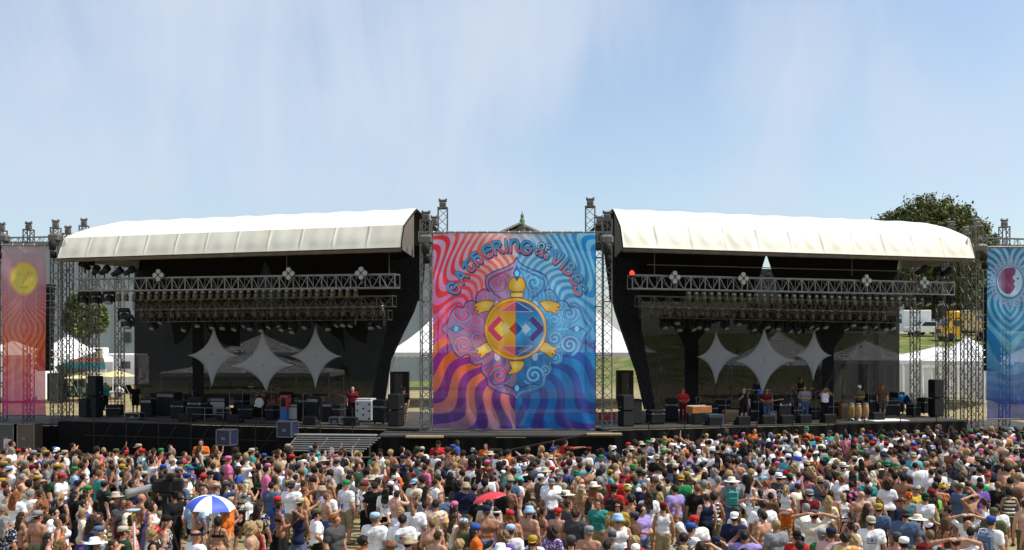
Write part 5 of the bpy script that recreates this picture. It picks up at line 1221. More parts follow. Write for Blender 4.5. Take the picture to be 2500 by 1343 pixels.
def make_person(d, x, y, z):
    """d: fem, pose, top (kind, colour[, pattern]), bot, hair (kind, colour), hat (kind, colour), skin, yaw, sc, fat, label, group"""
    fem, pose = d['fem'], d['pose']; sk = d['skin']
    b = link('person', pm(('body', fem, pose), lambda: build_body(pose, fem), m_skin)); b.color = (*sk, 1)
    b.location = (x, y, z); b.rotation_euler = (0, 0, -R(d['yaw'])); s = d['sc']; b.scale = (s*d['fat'], s*d['fat'], s); tag(b, d['label'], 'person', d.get('group'))
    top, bot = d['top'], d['bot']
    if top[0] != 'none':
        k = top[0]; key = ('top', k, fem, pose) if k in ('tee', 'long') else ('top', k, fem); child(TOPN[k], b, pm(key, lambda: build_top(k, pose, fem), m_clothc), COLR[top[1]], PAT.get(top[2]) if len(top) > 2 else None)
    if bot[0] != 'none' and top[0] != 'dress': child(BOTN[bot[0]], b, pm(('bottom', bot[0], fem), lambda: build_bottom(bot[0], fem), m_clothc), COLR[bot[1]], PAT.get(bot[2]) if len(bot) > 2 else None)
    if d['hair'][0] != 'bald': child('hair', b, pm(('hair', d['hair'][0]), lambda: build_hair(d['hair'][0]), m_hair), HAIRC[d['hair'][1]])
    if d.get('hat'):
        h = d['hat'][0]; child({'backcap': 'cap'}.get(h, h), b, pm(('hat', h), lambda: hat_mesh(h), m_hatm), COLR[d['hat'][1]])
        if h in ('straw_hat', 'sun_hat') and len(d['hat']) > 2:
            def band():
                mb = MB().lathe([(.099, -.012), (.103, -.01), (.1, .018), (.096, .02)], (0, -.008, HEADZ+.062), 20, Matrix.Diagonal((1, 1.16, 1, 1))); mb.sm = True; return mb.mesh('hat_band')
            child('hat_band', b, pm(('band',), band, m_hatm), COLR[d['hat'][2]])
    def shoes():
        f = Field((-.2, -.14, -.01), (.2, .22, .14), .011); feet(f, .008); X, Y, Z = f.G(); f.clip(.0-Z); f.clip(Z-.095); return f
    child('shoes', b, pm(('shoes',), shoes, m_clothc), COLR[d.get('shoe', 'brown')])
    if d.get('glasses'):
        def gl():
            mb = MB(); z = HEADZ+.014
            for s_ in (-1, 1): mb.box((s_*.033, .105, z), (.05, .012, .034), bev=.005); mb.box((s_*.07, .05, z+.008), (.008, .11, .008))
            mb.box((0, .108, z+.006), (.02, .008, .008)); return mb.mesh('sunglasses')
        child('sunglasses', b, pm(('glasses',), gl, m_dark), (.01, .01, .01))
    return b
def describe(d):
    top, bot, hair, hat = d['top'], d['bot'], d['hair'], d.get('hat')
    pat = {'tiedye': 'tie dye ', 'floral': 'flowered ', 'camo': 'camouflage ', 'stripe': 'striped '}
    tn = {'tee': 't-shirt', 'long': 'long sleeved shirt', 'tank': 'tank top', 'sleeveless': 'sleeveless shirt', 'bikini': 'bikini top', 'dress': 'sundress'}
    bn = {'shorts': 'shorts', 'trousers': 'trousers', 'skirt': 'skirt', 'brief': 'swim shorts'}
    hn = {'cap': 'cap', 'backcap': 'backwards cap', 'straw_hat': 'straw hat', 'sun_hat': 'sun hat', 'bucket_hat': 'bucket hat', 'bandana': 'bandana', 'visor': 'visor'}
    s = 'shirtless person' if top[0] == 'none' else 'person in '+top[1]+' '+(pat[top[2]] if len(top) > 2 else '')+tn[top[0]]
    if bot[0] != 'none' and top[0] != 'dress': s += (' in ' if top[0] == 'none' else ' and ')+bot[1]+' '+(pat[bot[2]] if len(bot) > 2 else '')+bn[bot[0]]
    hs = {'short': 'short hair', 'mop': 'mop of hair', 'curly': 'curly hair', 'bob': 'bobbed hair', 'long': 'long hair', 'ponytail': 'ponytail', 'dreads': 'dreadlocks', 'bun': 'hair bun'}
    if hat: s += ' with '+hat[1]+' '+hn[hat[0]]
    elif hair[0] == 'bald': s += ' with bald head'
    else: s += ' with '+hair[1]+' '+hs[hair[0]]
    return s
POSEN = {('hang', 'hang'): '', ('front', 'front'): ' hands in front', ('hip', 'hang'): ' hand on hip', ('brow', 'hang'): ' shading eyes', ('hang', 'up'): ' one arm raised', ('hold', 'hang'): ' holding hand out', ('nape', 'nape'): ' hands behind head', ('hang', 'brow'): ' shading eyes'}
# ------------------------------------------------------------------ stage gear
m_grille = mat('grille_cloth', (.10, .085, .06), .8, var=.3, scale=30); m_grilles = mat('silver_grille', (.26, .26, .25), .7, var=.15, scale=30); m_tolex = mat('black_tolex', (.010, .010, .011), .8, var=.3, spec=.2)
m_redt = mat('red_paint', (.42, .035, .03), .6); m_bluet = mat('blue_cloth', (.02, .10, .28), .6, var=.2); m_wood = mat('tan_wood', (.34, .19, .08), .45, var=.25, scale=5); m_case = mat('road_case_blue', (.012, .016, .05), .5)
m_edge = mat('case_edging', (.15, .155, .17), .4, .6); m_drumw = mat('drum_white', (.42, .42, .41), .5, var=.1); m_brass = mat('cymbal_brass', (.5, .36, .10), .3, .9); m_skinw = mat('drum_head', (.6, .58, .52), .5); m_orange = mat('orange_brown_wood', (.32, .12, .035), .5, var=.3)
m_bluetarp = mat('blue_tarpaulin', (.02, .16, .42), .4, var=.25, scale=4); m_sunpatch = mat('sun_patch_white', (.70, .70, .68), .6, var=.08)
def amp(S, px, py, v, w, h, d, lab, m=m_tolex, gm=m_grille, base=DECK):
    g = thing('amplifier', lab, 'amplifier', S.at(px, v, base), S.rz+rnd.uniform(-.25, .25)); MB().box((0, 0, h/2), (w, d, h), bev=.03).build('cabinet', m, g)
    MB().box((0, -d/2-.008, h*.42), (w*.86, .014, h*.66)).build('grille', gm, g); MB().box((0, -d/2-.008, h*.86), (w*.86, .016, h*.13)).build('control_panel', m_edge, g)
    MB().path([(-.12, 0, h-.01), (-.1, 0, h+.04), (.1, 0, h+.04), (.12, 0, h-.01)], .014, 5).build('handle', m_tolex, g)
    return g
for a in [(SL, 362, 0, 3.6, .7, 1.0, .5, 'black amplifier stack with slanted top nearest the standing crew person'), (SL, 413, 0, 4.6, 1.5, 1.35, .6, 'wide black speaker cabinet below the first star'), (SL, 500, 0, 4.0, .8, .7, .45, 'small black amplifier below the swag column'),
          (SL, 536, 0, 5.0, 1.0, 1.1, .5, 'grey faced amplifier rack behind the acoustic guitar'), (SL, 720, 0, 3.2, .6, .95, .45, 'amplifier with pale grille next to the red and blue cabinet'), (SL, 771, 0, 3.6, .85, 1.25, .55, 'tall black amplifier with lit panel under the last star'), (SL, 801, 0, 3.1, .55, 1.0, .45, 'blue topped amplifier with a white curved mark')]:
    amp(*a, gm=m_grilles if 'pale' in a[-1] or 'grey' in a[-1] else m_tolex)
for a in [(SR, 1783, 0, 2.6, .8, .62, .4, 'tan edged combo amplifier beside the person in dark shorts'), (SR, 1838, 0, 2.8, .7, .6, .4, 'black amplifier between two musicians'), (SR, 1884, 0, 2.4, .7, .6, .4, 'silver grille amplifier beside the guitarist in jeans'), (SR, 1925, 0, 3.2, .6, .5, .4, 'small black amplifier behind the front wedges'), (SR, 2060, 0, 2.5, .4, .85, .4, 'black amplifier standing next to the conga drums')]:
    amp(*a, gm=m_grilles if 'silver' in a[-1] else (m_grille if 'tan' in a[-1] else m_tolex), m=m_orange if 'tan' in a[-1] else m_tolex)
g = thing('cabinet', 'tall cabinet with red upper and blue lower front on the empty stage', 'cabinet', SL.at(697, 3.0, DECK), SL.rz); MB().box((0, 0, .33), (.42, .45, .66), bev=.02).build('lower_box', m_bluet, g); MB().box((0, 0, 1.01), (.42, .45, .68), bev=.02).build('upper_box', m_redt, g); MB().box((0, -.23, 1.0), (.3, .012, .5)).build('panel', m_tolex, g)
g = thing('drum_case', 'big white drum case with black corner marks at the side of the empty stage', 'case', SL.at(895, 3.4, DECK), SL.rz)
MB().box((0, 0, .62), (.95, .8, 1.1), bev=.06).build('shell', m_drumw, g); MB().box((0, 0, 1.2), (.85, .7, .08), bev=.03).build('lid', m_drumw, g)
for x, z in ((-.33, .95), (.33, .95), (0, .72), (-.33, .6), (.33, .6), (0, .4), (-.33, .2), (.33, .2)): MB().box((x, -.405, z), (.09, .03, .09), bev=.01).build('latch', m_tolex, g)
for x in (-.35, .35): MB().lathe([(.02, -.03), (.06, -.03), (.06, .03), (.02, .03)], (x, -.2, .06), 10, Matrix.Rotation(R(90), 4, 'X')).build('caster', m_tolex, g)
def road_case(p, rz, lab, w=.72, h=.7, d=.6, m=m_case):
    g = thing('road_case', lab, 'case', p, rz); MB().box((0, 0, h/2+.08), (w, d, h), bev=.02).build('shell', m, g); e = MB()
    for x in (-1, 1):
        for y in (-1, 1): e.box((x*w/2, y*d/2, h/2+.08), (.05, .05, h+.02))
        for z in (.08, h+.08): e.box((x*w/2, 0, z), (.05, d-.06, .05)); 
    for y in (-1, 1):
        for z in (.08, h+.08): e.box((0, y*d/2, z), (w-.06, .05, .05))
    e.build('edging', m_edge, g)
    for x in (-1, 1): MB().lathe([(.02, -.02), (.05, -.02), (.05, .02), (.02, .02)], (x*w*.38, -d*.36, .05), 10, Matrix.Rotation(R(90), 4, 'X')).build('caster', m_tolex, g)
    MB().box((0, -d/2-.012, h*.55), (.22, .02, .12), bev=.006).build('catch', m_edge, g); return g
def front(px, Y, py): return P(px, py, Y)
for px, py, Y, lab in ((554, 1090, 47.6, 'blue road case with pale edges before the empty stage'), (702, 1070, 47.2, 'blue road case with pale edges beside the slatted ramp')):
    q = P(px, py, Y); road_case(q, SL.rz, lab); tag(MB().box((q.x, q.y+.05, q.z/2), (.9, .7, q.z-.01), SL.rz).build('riser_block', m_skirt), 'black riser block under the '+lab.replace(' with pale edges', ''), 'riser')
road_case(SR.at(1744, 1.0, DECK), SR.rz, 'low white and blue case at the front of the band stage', .75, .42, .5, m_bluet); road_case(SL.at(822, 1.2, DECK), SL.rz, 'low blue case on the deck edge by the slatted ramp', .55, .3, .5)
road_case(SL.at(330, 1.6, DECK), SL.rz, 'low black case on the sunlit deck of the empty stage', .9, .25, .5, m_tolex)
def drumkit(S, px, v, lab, col, z=DECK):
    g = thing('drum_kit', lab, 'drum kit', S.at(px, v, z), S.rz); RX = Matrix.Rotation(R(90), 4, 'X')
    def drum(x, y, zz, r, h, M=None, nm='tom'):
        o = MB().lathe([(r, -h/2), (r*1.03, -h/2+.02), (r, -h/2+.03), (r, h/2-.03), (r*1.03, h/2-.02), (r, h/2)], (x, y, zz), 18, M).build(nm, col, g, True); MB().lathe([(r*.97, h/2+.004), (.001, h/2+.006)], (x, y, zz), 18, M).build('drum_head', m_skinw, o)
    drum(0, -.1, .30, .29, .42, RX, 'bass_drum'); drum(-.2, -.1, .78, .15, .22); drum(.2, -.1, .78, .16, .24); drum(.55, .3, .45, .21, .4, None, 'floor_tom'); drum(-.45, .25, .58, .18, .15, None, 'snare')
    for x, y, zz, r in ((-.65, -.05, 1.25, .22), (.62, -.05, 1.2, .25), (-.75, .35, .95, .18), (.8, .4, 1.15, .22)):
        o = MB().tube((x, y, .0), (x, y, zz), .015, 5).build('stand', m_edge, g); MB().lathe([(r, -.03), (r*.5, -.008), (.04, .012), (.001, .02)], (x, y, zz), 16, Matrix.Rotation(R(rnd.uniform(-14, 14)), 4, 'X')).build('cymbal', m_brass, o, True)
        for a in range(3): o2 = MB().tube((x, y, .2), (x+.22*math.cos(a*2.1), y+.22*math.sin(a*2.1), .0), .012, 4).build('leg', m_edge, o)
    MB().lathe([(.17, 0), (.18, .04), (.001, .05)], (0, .6, .5), 14).build('stool', m_tolex, g); MB().tube((0, .6, 0), (0, .6, .5), .03).build('stool_post', m_edge, g); return g
m_sparkle = mat('dark_sparkle', (.05, .05, .06), .25, .3); m_drumred = mat('wine_drum', (.12, .02, .02), .3)
def riser(S, px, v, w, d, h, lab): q = S.at(px, v, DECK); return tag(MB().box((q.x, q.y, DECK+h/2+.002), (w, d, h), S.rz, bev=.02).build('drum_riser', m_skirt), lab, 'riser')
riser(SL, 640, 6.3, 3.4, 2.4, .45, 'black drum riser under the middle star of the empty stage'); drumkit(SL, 640, 6.2, 'dark drum kit on a riser under the middle star of the empty stage', m_drumred, DECK+.455)
riser(SR, 1905, 5.6, 5.6, 2.4, .35, 'long black riser under both drum kits of the band'); drumkit(SR, 1850, 5.4, 'pale drum kit partly under a blue tarpaulin behind the guitarist', m_drumw, DECK+.355); drumkit(SR, 1955, 5.6, 'dark drum kit behind the musician in a grey shirt', m_sparkle, DECK+.355)
o = MB().grid(lambda a, b_: ((a-.5)*1.9, (b_-.5)*1.0, .35+.75*math.exp(-((a-.35)/.25)**2)*math.exp(-((b_-.5)/.5)**2)+.06*math.sin(a*17)*math.cos(b_*9)), 24, 12).build('tarpaulin', m_bluetarp, None, True); o.location = SR.at(1868, 4.2, DECK+.4); o.rotation_euler.z = SR.rz; tag(o, 'crumpled bright blue tarpaulin thrown over gear below the middle star', 'tarpaulin')
o = MB().grid(lambda a, b_: ((a-.5)*1.2, (b_-.5)*.8, .3+.6*math.exp(-((a-.5)/.3)**2)+.05*math.sin(a*15)*math.cos(b_*9)), 18, 10).build('tarpaulin', m_bluetarp, None, True); o.location = SR.at(2203, 5.0, DECK+.2); o.rotation_euler.z = SR.rz; tag(o, 'pale blue tarpaulin over cases at the edge of the mesh by the white tent', 'tarpaulin')
def conga_proto():
    g = thing('conga_drum', 'x', 'drum'); MB().lathe([(.12, 0), (.13, .03), (.165, .22), (.18, .4), (.165, .6), (.145, .76)], (0, 0, .12), 18).build('shell', m_wood, g, True); MB().lathe([(.15, 0), (.158, .02), (.158, .06), (.15, .07)], (0, 0, .85), 18).build('rim', m_edge, g, True); MB().lathe([(.149, 0), (.001, .008)], (0, 0, .915), 18).build('drum_head', m_skinw, g)
    MB().lathe([(.2, 0), (.2, .02), (.12, .12), (.1, .12)], (0, 0, 0), 14).build('stand', m_edge, g); return g
cg = conga_proto()
for px, v, lab in ((2078, 1.5, 'tan conga drum nearest the black amplifier'), (2095, 1.1, 'tan conga drum in the middle of the three'), (2113, 1.35, 'tan conga drum nearest the white deck board')): place(cg, SR.at(px, v, DECK), 0, lab, 'conga drums')
def wedge_proto():
    g = thing('monitor_wedge', 'x', 'loudspeaker'); prism = MB(); pr = [(-.25, 0), (.3, 0), (.3, .12), (-.1, .46), (-.25, .40)]
    prism.add([(-.33, a, b_) for a, b_ in pr]+[(.33, a, b_) for a, b_ in pr], [tuple(range(5)), tuple(range(9, 4, -1))]+[(i, 5+i, 5+(i+1) % 5, (i+1) % 5) for i in range(5)]); prism.build('cabinet', m_tolex, g); MB().box((0, .105, .30), (.56, .015, .44), rx=R(50)).build('grille', m_dark, g); MB().box((.34, -.05, .2), (.02, .16, .06), bev=.008).build('handle', m_edge, g); return g
wd = wedge_proto()
for px, v, lab in ((1742, .5, 'black monitor wedge before the orange keyboard'), (1812, .35, 'black monitor wedge at the feet of the person in dark shorts'), (1872, .5, 'black monitor wedge at the feet of the guitarist'), (1918, .4, 'black monitor wedge between guitarist and grey shirted musician'), (1962, .5, 'black monitor wedge in front of the grey shirted musician'), (2022, .4, 'black monitor wedge in front of the trumpet player'), (2140, .9, 'black monitor wedge beside the white deck board')): place(wd, SR.at(px, v, DECK), SR.rz, lab, 'monitor wedges of the band')
for px, v, lab in ((455, .6, 'black monitor wedge below the first star on the empty stage'), (575, .6, 'black monitor wedge before the guitar on the empty stage'), (760, .6, 'black monitor wedge before the tall amplifier on the empty stage'), (858, .8, 'black monitor wedge before the white drum case')): place(wd, SL.at(px, v, DECK), SL.rz, lab, 'monitor wedges of the empty stage')
g = thing('keyboard', 'orange brown electric organ at the side of the band', 'keyboard', SR.at(1706, 1.7, DECK), SR.rz+.2); MB().box((0, 0, .72), (1.25, .55, .36), bev=.02).build('body', m_orange, g); MB().box((0, .2, .915), (1.1, .16, .03)).build('keys', m_skinw, g)
for x in (-.55, .55):
    for y in (-.2, .2): MB().box((x, y, .27), (.06, .06, .54)).build('leg', m_tolex, g)
MB().box((0, -.25, .3), (1.0, .03, .5)).build('panel', m_tolex, g)
def mic(S, px, v, lab, zz=1.5, grp=None):
    g = thing('microphone_stand', lab, 'microphone', S.at(px, v, DECK), rnd.uniform(0, 6), grp); MB().lathe([(.13, 0), (.13, .02), (.02, .04)], (0, 0, 0), 12).build('base', m_tolex, g); MB().tube((0, 0, .03), (0, 0, zz), .012, 5).build('pole', m_edge, g); MB().tube((-.15, 0, zz-.06), (.38, 0, zz+.08), .01, 5).build('boom', m_edge, g); MB().lathe([(.015, 0), (.02, .12), (.032, .15), (.03, .19), (.001, .205)], (.38, 0, zz+.05), 8, Matrix.Rotation(R(75), 4, 'Y')).build('microphone', m_tolex, g, True)
for S, px, v, lab in ((SR, 1826, 1.0, 'microphone stand by the person in dark shorts'), (SR, 1886, 1.2, 'microphone stand by the guitarist in jeans'), (SR, 1950, 1.3, 'microphone stand by the grey shirted musician'), (SR, 2035, 1.2, 'microphone stand between trumpet player and congas'), (SL, 560, 1.6, 'microphone stand by the guitar on the empty stage'), (SL, 640, 1.4, 'microphone stand before the drum riser of the empty stage'), (SL, 740, 1.5, 'microphone stand by the amplifiers under the last star')): mic(S, px, v, lab)
g = thing('acoustic_guitar', 'tan acoustic guitar on a stand on the empty stage', 'guitar', SL.at(557, 3.0, DECK), SL.rz); gb_ = MB(); out = smooth([(0, 0), (.17, .06), (.19, .2), (.12, .33), (.13, .44), (.08, .52), (0, .54), (-.08, .52), (-.13, .44), (-.12, .33), (-.19, .2), (-.17, .06)], 4, True)[:-1]
gb_.sheet([(x, -.05, .15+z) for x, z in out], .1, (0, 1, 0)); gb_.build('body', m_wood, g); MB().box((0, -.055, .98), (.05, .025, .62)).build('neck', m_tolex, g); MB().lathe([(.05, 0), (.001, .002)], (0, -.052, .5), 12, Matrix.Rotation(R(90), 4, 'X')).build('sound_hole', m_dark, g); MB().tube((0, .06, 0), (0, .06, .7), .012, 4).build('stand', m_edge, g)
for S, px, v, h, lab in ((SL, 233, 2.6, 2.3, 'tall black loudspeaker column at the open side of the empty stage'), (SL, 212, 2.4, 1.05, 'low black loudspeaker beside the tall column'), (SR, 2285, 2.6, 2.1, 'tall black loudspeaker column at the open side of the band stage'), (SL, 967, 1.2, 1.6, 'black loudspeaker stack by the lattice mast of the empty stage'), (SR, 1528, 1.2, 1.55, 'black loudspeaker stack by the red skirting'), (SR, 1548, 2.2, 1.3, 'shorter black loudspeaker stack behind the red skirting')):
    g = thing('loudspeaker', lab, 'loudspeaker', S.at(px, v, DECK), S.rz+rnd.uniform(-.15, .15)); n = 2 if h > 1.5 else 1
    for i in range(n): MB().box((0, 0, h/n*(i+.5)), (.62, .6, h/n-.02), bev=.04).build('cabinet', m_tolex, g); MB().box((0, -.306, h/n*(i+.5)), (.54, .015, h/n*.86)).build('grille', m_dark, g)
    for s_ in (-1, 1): MB().box((s_*.318, 0, h*.6), (.02, .2, .08), bev=.008).build('handle', m_edge, g)
def rail(S, pa, pb, v, lab, h=1.05, z=DECK, m=m_aludk):
    a, b_ = S.at(pa, v, z), S.at(pb, v, z); mb = MB(); n = max(2, int((b_-a).length/.9)); g = thing('guard_rail', lab, 'railing', a)
    d = b_-a
    for i in range(n+1): MB().tube(d*i/n, d*i/n+Vector((0, 0, h)), .022, 5).build('post', m, g)
    for zz in (h, h*.5): mb = MB().tube(Vector((0, 0, zz)), d+Vector((0, 0, zz)), .02, 5).build('rail', m, g)
rail(SL, 170, 305, 8.2, 'grey guard rail at the back of the empty stage wing'); rail(SR, 2165, 2345, 7.5, 'grey guard rail at the back of the band stage wing'); rail(SL, 455, 545, 1.4, 'low grey rail before the amplifiers of the empty stage', .7, m=m_aludk)
# wings, centre platform, ramp, skirting
def wing(lab, px, py, Y, w, d, top, m=m_deck, rz=0):
    z = top; g = thing('wing_platform', lab, 'platform', (px2(px, Y), Y, 0), rz); MB().box((0, d/2, z-.05), (w, d, .1), bev=.01).build('deck', m, g); MB().grid(lambda a, b_: ((a-.5)*(w-.02), .02*math.sin(a*90)-.01, .01+b_*(z-.12)), 90, 1).build('skirt', m_skirt, g, True)
    for x in (-w/2+.1, w/2-.1): MB().box((x, d-.1, z/2-.06), (.1, .1, z-.12)).build('leg', m_aludk, g)
m_ply = mat('plywood_edge', (.30, .23, .13), .7, var=.25)
wing('black skirted platform under the central banner between the stages', 1212, 1060, 46.8, 10.8, 5.5, 1.62)
wing('black skirted wing platform below the sun banner', 60, 1040, 55.5, 8.5, 7, 1.5); wing('black skirted wing platform below the moon banner', 2470, 1040, 55.5, 6.5, 7, 1.2)
tag(MB().box(P(1037, 1066, 46.6), (1.7, .5, .09), bev=.01).build('plank', m_ply), 'tan plank lying at the foot of the lattice mast beside the empty stage', 'plank'); tag(MB().box(P(1475, 1060, 46.7), (1.6, .5, .08), bev=.01).build('plank', m_ply), 'tan plank lying at the foot of the lattice mast beside the band', 'plank')
for px, py, w, h, lab in ((1601, 1016, 2.1, .42, 'bright red skirting board on the band stage'), (1482, 1016, .95, .42, 'short red skirting board behind the lattice mast')): q = SR.pt(px, py, 4.5); tag(MB().box(q, (w, .06, h), SR.rz, bev=.01).build('skirting_board', m_redt), lab, 'board')
q = SR.at(1600, 4.6, DECK); tag(MB().box((q.x, q.y, DECK+.25), (2.2, 1.2, .495), SR.rz, bev=.02).build('riser', mat('beige_board', (.16, .13, .10), .8)), 'beige riser beneath the red skirting board', 'riser')
q = SR.at(2160, .75, DECK); tag(MB().box((q.x, q.y, DECK+.03), (2.1, 1.3, .05), SR.rz-.05, bev=.01).build('sun_patch', m_sunpatch), 'white sheet painted as a sunlit patch of deck by the congas', 'board')  # sunlight on the deck, laid on as a white sheet
q = SL.at(305, 5.5, DECK); tag(MB().box((q.x, q.y, DECK+.02), (1.1, .8, .03), SL.rz+.2, bev=.008).build('sun_patch', m_ply), 'tan sheet painted as a sunlit patch at the feet of the crew person', 'board')  # tan sheet painted in for sun falling on the rear deck
g = thing('slatted_ramp', 'pale slatted ramp sloping down before the empty stage', 'ramp', P(800, 1062, 46.8), SL.rz*.35)
m_slat = mat('pale_slats', (.19, .19, .185), .7, var=.15, scale=3)
MB().box((0, .3, -.02), (4.4, .55, .06), bev=.01).build('landing', m_slat, g)
for i in range(7): 
    f = i/6; MB().box((.55-f*.25, -.25-f*1.0, -.1-f*.50), (3.9-f*.5, .10, .05), bev=.008).build('slat', m_slat, g)
for x in (-1.5, 0, 1.5): MB().tube((x, .2, -.08), (x-.1, -1.3, -.68), .04, 5).build('runner', m_aludk, g)
zr = g.location.z
for x in (-1.9, 1.9): MB().box((x, .3, -.05-(zr-.06)/2), (.08, .08, zr-.06)).build('leg', m_aludk, g)
for x in (-1.45, 1.2): MB().box((x, -1.25, -.7-(zr-.72)/2), (.08, .08, zr-.72)).build('leg', m_aludk, g)
# steel crowd barrier before the stages
def barrier(p0, p1, lab):
    p0, p1 = Vector(p0), Vector(p1); d = p1-p0; L_ = d.length; g = thing('crowd_barrier', lab, 'barrier', p0, math.atan2(d.y, d.x), 'crowd barriers before the stages')
    MB().box((L_/2, .02, .6), (L_-.03, .03, 1.1), bev=.01).build('panel', m_skirt, g); MB().tube((0, 0, 1.17), (L_, 0, 1.17), .03, 6).build('top_rail', m_aludk, g)
    for x in (.1, L_-.1): MB().tube((x, .05, 1.1), (x, .9, .02), .025, 5).build('brace', m_aludk, g)
xx = px2(-60, 41.5); pts = []
for i in range(10): pts.append((xx+i*2.85, 41.5))
for i in range(len(pts)-1): barrier((*pts[i], 0), (*pts[i+1], 0), 'black panelled crowd barrier section in front of the empty stage and central banner')
# placard on a post
g = thing('placard', 'white placard with a red number on a thin post at the crowd edge', 'sign', P(18, 1130, 40.8)); q = g.location.copy(); g.location.z = 0; zt = pz(1084, 40.8)
MB().tube((0, .03, 0), (0, .03, zt), .025, 6).build('post', m_pole, g); MB().box((0, 0, zt), (.30, .025, .36), rx=0, bev=.006).build('board', m_drumw, g)
def text(s, size, par, loc, m, rx=90):
    cu = bpy.data.curves.new('lettering', 'FONT'); cu.body = s; cu.size = size; cu.align_x = 'CENTER'; cu.align_y = 'CENTER'; cu.extrude = .004
    o = bpy.data.objects.new('lettering', cu); COL.objects.link(o); dg = bpy.context.evaluated_depsgraph_get(); me = bpy.data.meshes.new_from_object(o.evaluated_get(dg)); bpy.data.objects.remove(o)
    me.materials.append(m); o = link('lettering', me, par); o.location = loc; o.rotation_euler = (R(rx), 0, 0); return o
text('38', .22, g, (.02, -.02, zt-.05), m_redt)
# dark boom in front of the centre platform, with its counterweight
g = thing('camera_boom', 'thin dark camera boom rising before the black platform under the central banner', 'boom', P(1222, 1104, 43))
a = Vector((0, 0, 0)); b_ = P(1430, 1062, 44)-P(1222, 1104, 43); MB().tube(a, b_, .05, 6).build('arm', m_tolex, g); MB().box((-.15, 0, -.05), (.5, .3, .4), bev=.06).build('counterweight', m_tolex, g); MB().tube(b_*.45, Vector((b_.x*.45, b_.y*.45, -P(1222, 1104, 43).z)), .06, 6).build('post', m_tolex, g)
# cases under the sun banner
for px, py, w, h, lab, m in ((25, 1030, 1.2, .9, 'dark grey case below the sun banner', m_vent), (68, 1030, 1.1, .9, 'brown case below the sun banner', mat('brown_case', (.08, .06, .045), .7))): road_case(Vector((px2(px, 54.5), 54.5, 0)), 0, lab, w, 1.5, .9, m)

# more shadowed gear crowding both decks
def case_proto():
    g = thing('equipment_case', 'x', 'case'); MB().box((0, 0, .42), (.75, .55, .72), bev=.03).build('shell', m_tolex, g); e = MB()
    MB().box((0, 0, .56), (.765, .565, .035)).build('lid_seam', m_edge, g)
    for x in (-.28, .28): MB().box((x, -.285, .56), (.07, .025, .09), bev=.008).build('latch', m_edge, g); MB().lathe([(.02, -.025), (.045, -.025), (.045, .025), (.02, .025)], (x, -.18, .045), 8, Matrix.Rotation(R(90), 4, 'X')).build('caster', m_tolex, g)
    return g
cp = case_proto()
for S, lst, nm in ((SL, [(385, 6.4), (440, 2.6), (468, 6.2), (520, 6.8), (545, 2.0), (600, 3.6), (665, 3.4), (745, 4.8), (828, 3.0), (850, 6.0), (915, 5.2), (590, 6.9), (700, 6.9), (930, 2.2), (280, 3.2), (482, 2.2)], 'empty stage'), (SR, [(1600, 2.0), (1640, 3.4), (1730, 3.2), (1765, 5.2), (1800, 3.9), (1850, 3.6), (1910, 2.2), (1940, 2.4), (1985, 3.2), (2035, 4.4), (2130, 3.2), (2175, 3.4), (2230, 3.0), (2255, 4.6), (2190, 5.6)], 'band stage')):
    for px, v in lst: o = place(cp, S.at(px, v, DECK), S.rz+rnd.uniform(-.5, .5), f'black equipment case standing among the gear of the {nm}', f'equipment cases of the {nm}'); k = rnd.uniform(.75, 1.25); o.scale = (rnd.uniform(.7, 1.25), rnd.uniform(.8, 1.2), rnd.uniform(.7, 1.75))
for S, lst in ((SL, [(470, 3.2), (592, 4.2), (684, 2.2), (842, 2.2)]), (SR, [(1700, 2.2), (1852, 2.2), (1992, 2.4), (2120, 2.0), (1772, 1.6)])):
    for px, v in lst: mic(S, px, v, 'thin microphone stand among the gear of the '+('empty stage' if S is SL else 'band stage'), rnd.uniform(1.2, 1.6), 'microphone stands of the '+('empty stage' if S is SL else 'band stage'))
def cable(S, pts, lab): 
    ps = [S.at(px, v, DECK+.018) for px, v in pts]; q = smooth([tuple(p) for p in ps], 6); o = MB().path([Vector(p)-ps[0] for p in q], .016, 5).build('cable', m_tolex); o.location = ps[0]; tag(o, lab, 'cable')

# tangle at the front of the stages: slung cables, scaffold braces and pit lamps
for S, pts, lab in ((SL, [(340, .9), (430, .5), (520, 1.3), (640, .7), (740, 1.2), (850, .6)], 'black cable snaking along the deck front of the empty stage'), (SR, [(1690, .9), (1780, 1.2), (1860, .8), (1950, 1.1), (2040, .9), (2150, 1.6)], 'black cable snaking along the deck front of the band stage')): cable(S, pts, lab)
m_brace = mat('dark_steel', (.022, .021, .020), .7, var=.4, spec=.2)  # near-black steel for all the braces
for S, a, b_, n, nm in ((SL, 190, 900, 9, 'empty stage'), (SR, 1540, 2330, 9, 'band stage')):
    for i in range(n):
        px = a+(b_-a)*(i+.5)/n; g = thing('scaffold_brace', f'dark scaffold brace propping the front of the {nm}', 'scaffold', S.at(px, -.35, 0), S.rz, f'scaffold braces of the {nm}')
        MB().tube((0, 0, 0), (0, 0, DECK+.35), .025, 5).build('upright', m_brace, g); MB().tube((0, -.02, .1), (1.1, -.02, DECK-.1), .02, 5).build('diagonal', m_brace, g); MB().tube((-.6, .02, 1.0), (1.3, .02, 1.0), .02, 5).build('ledger', m_brace, g)
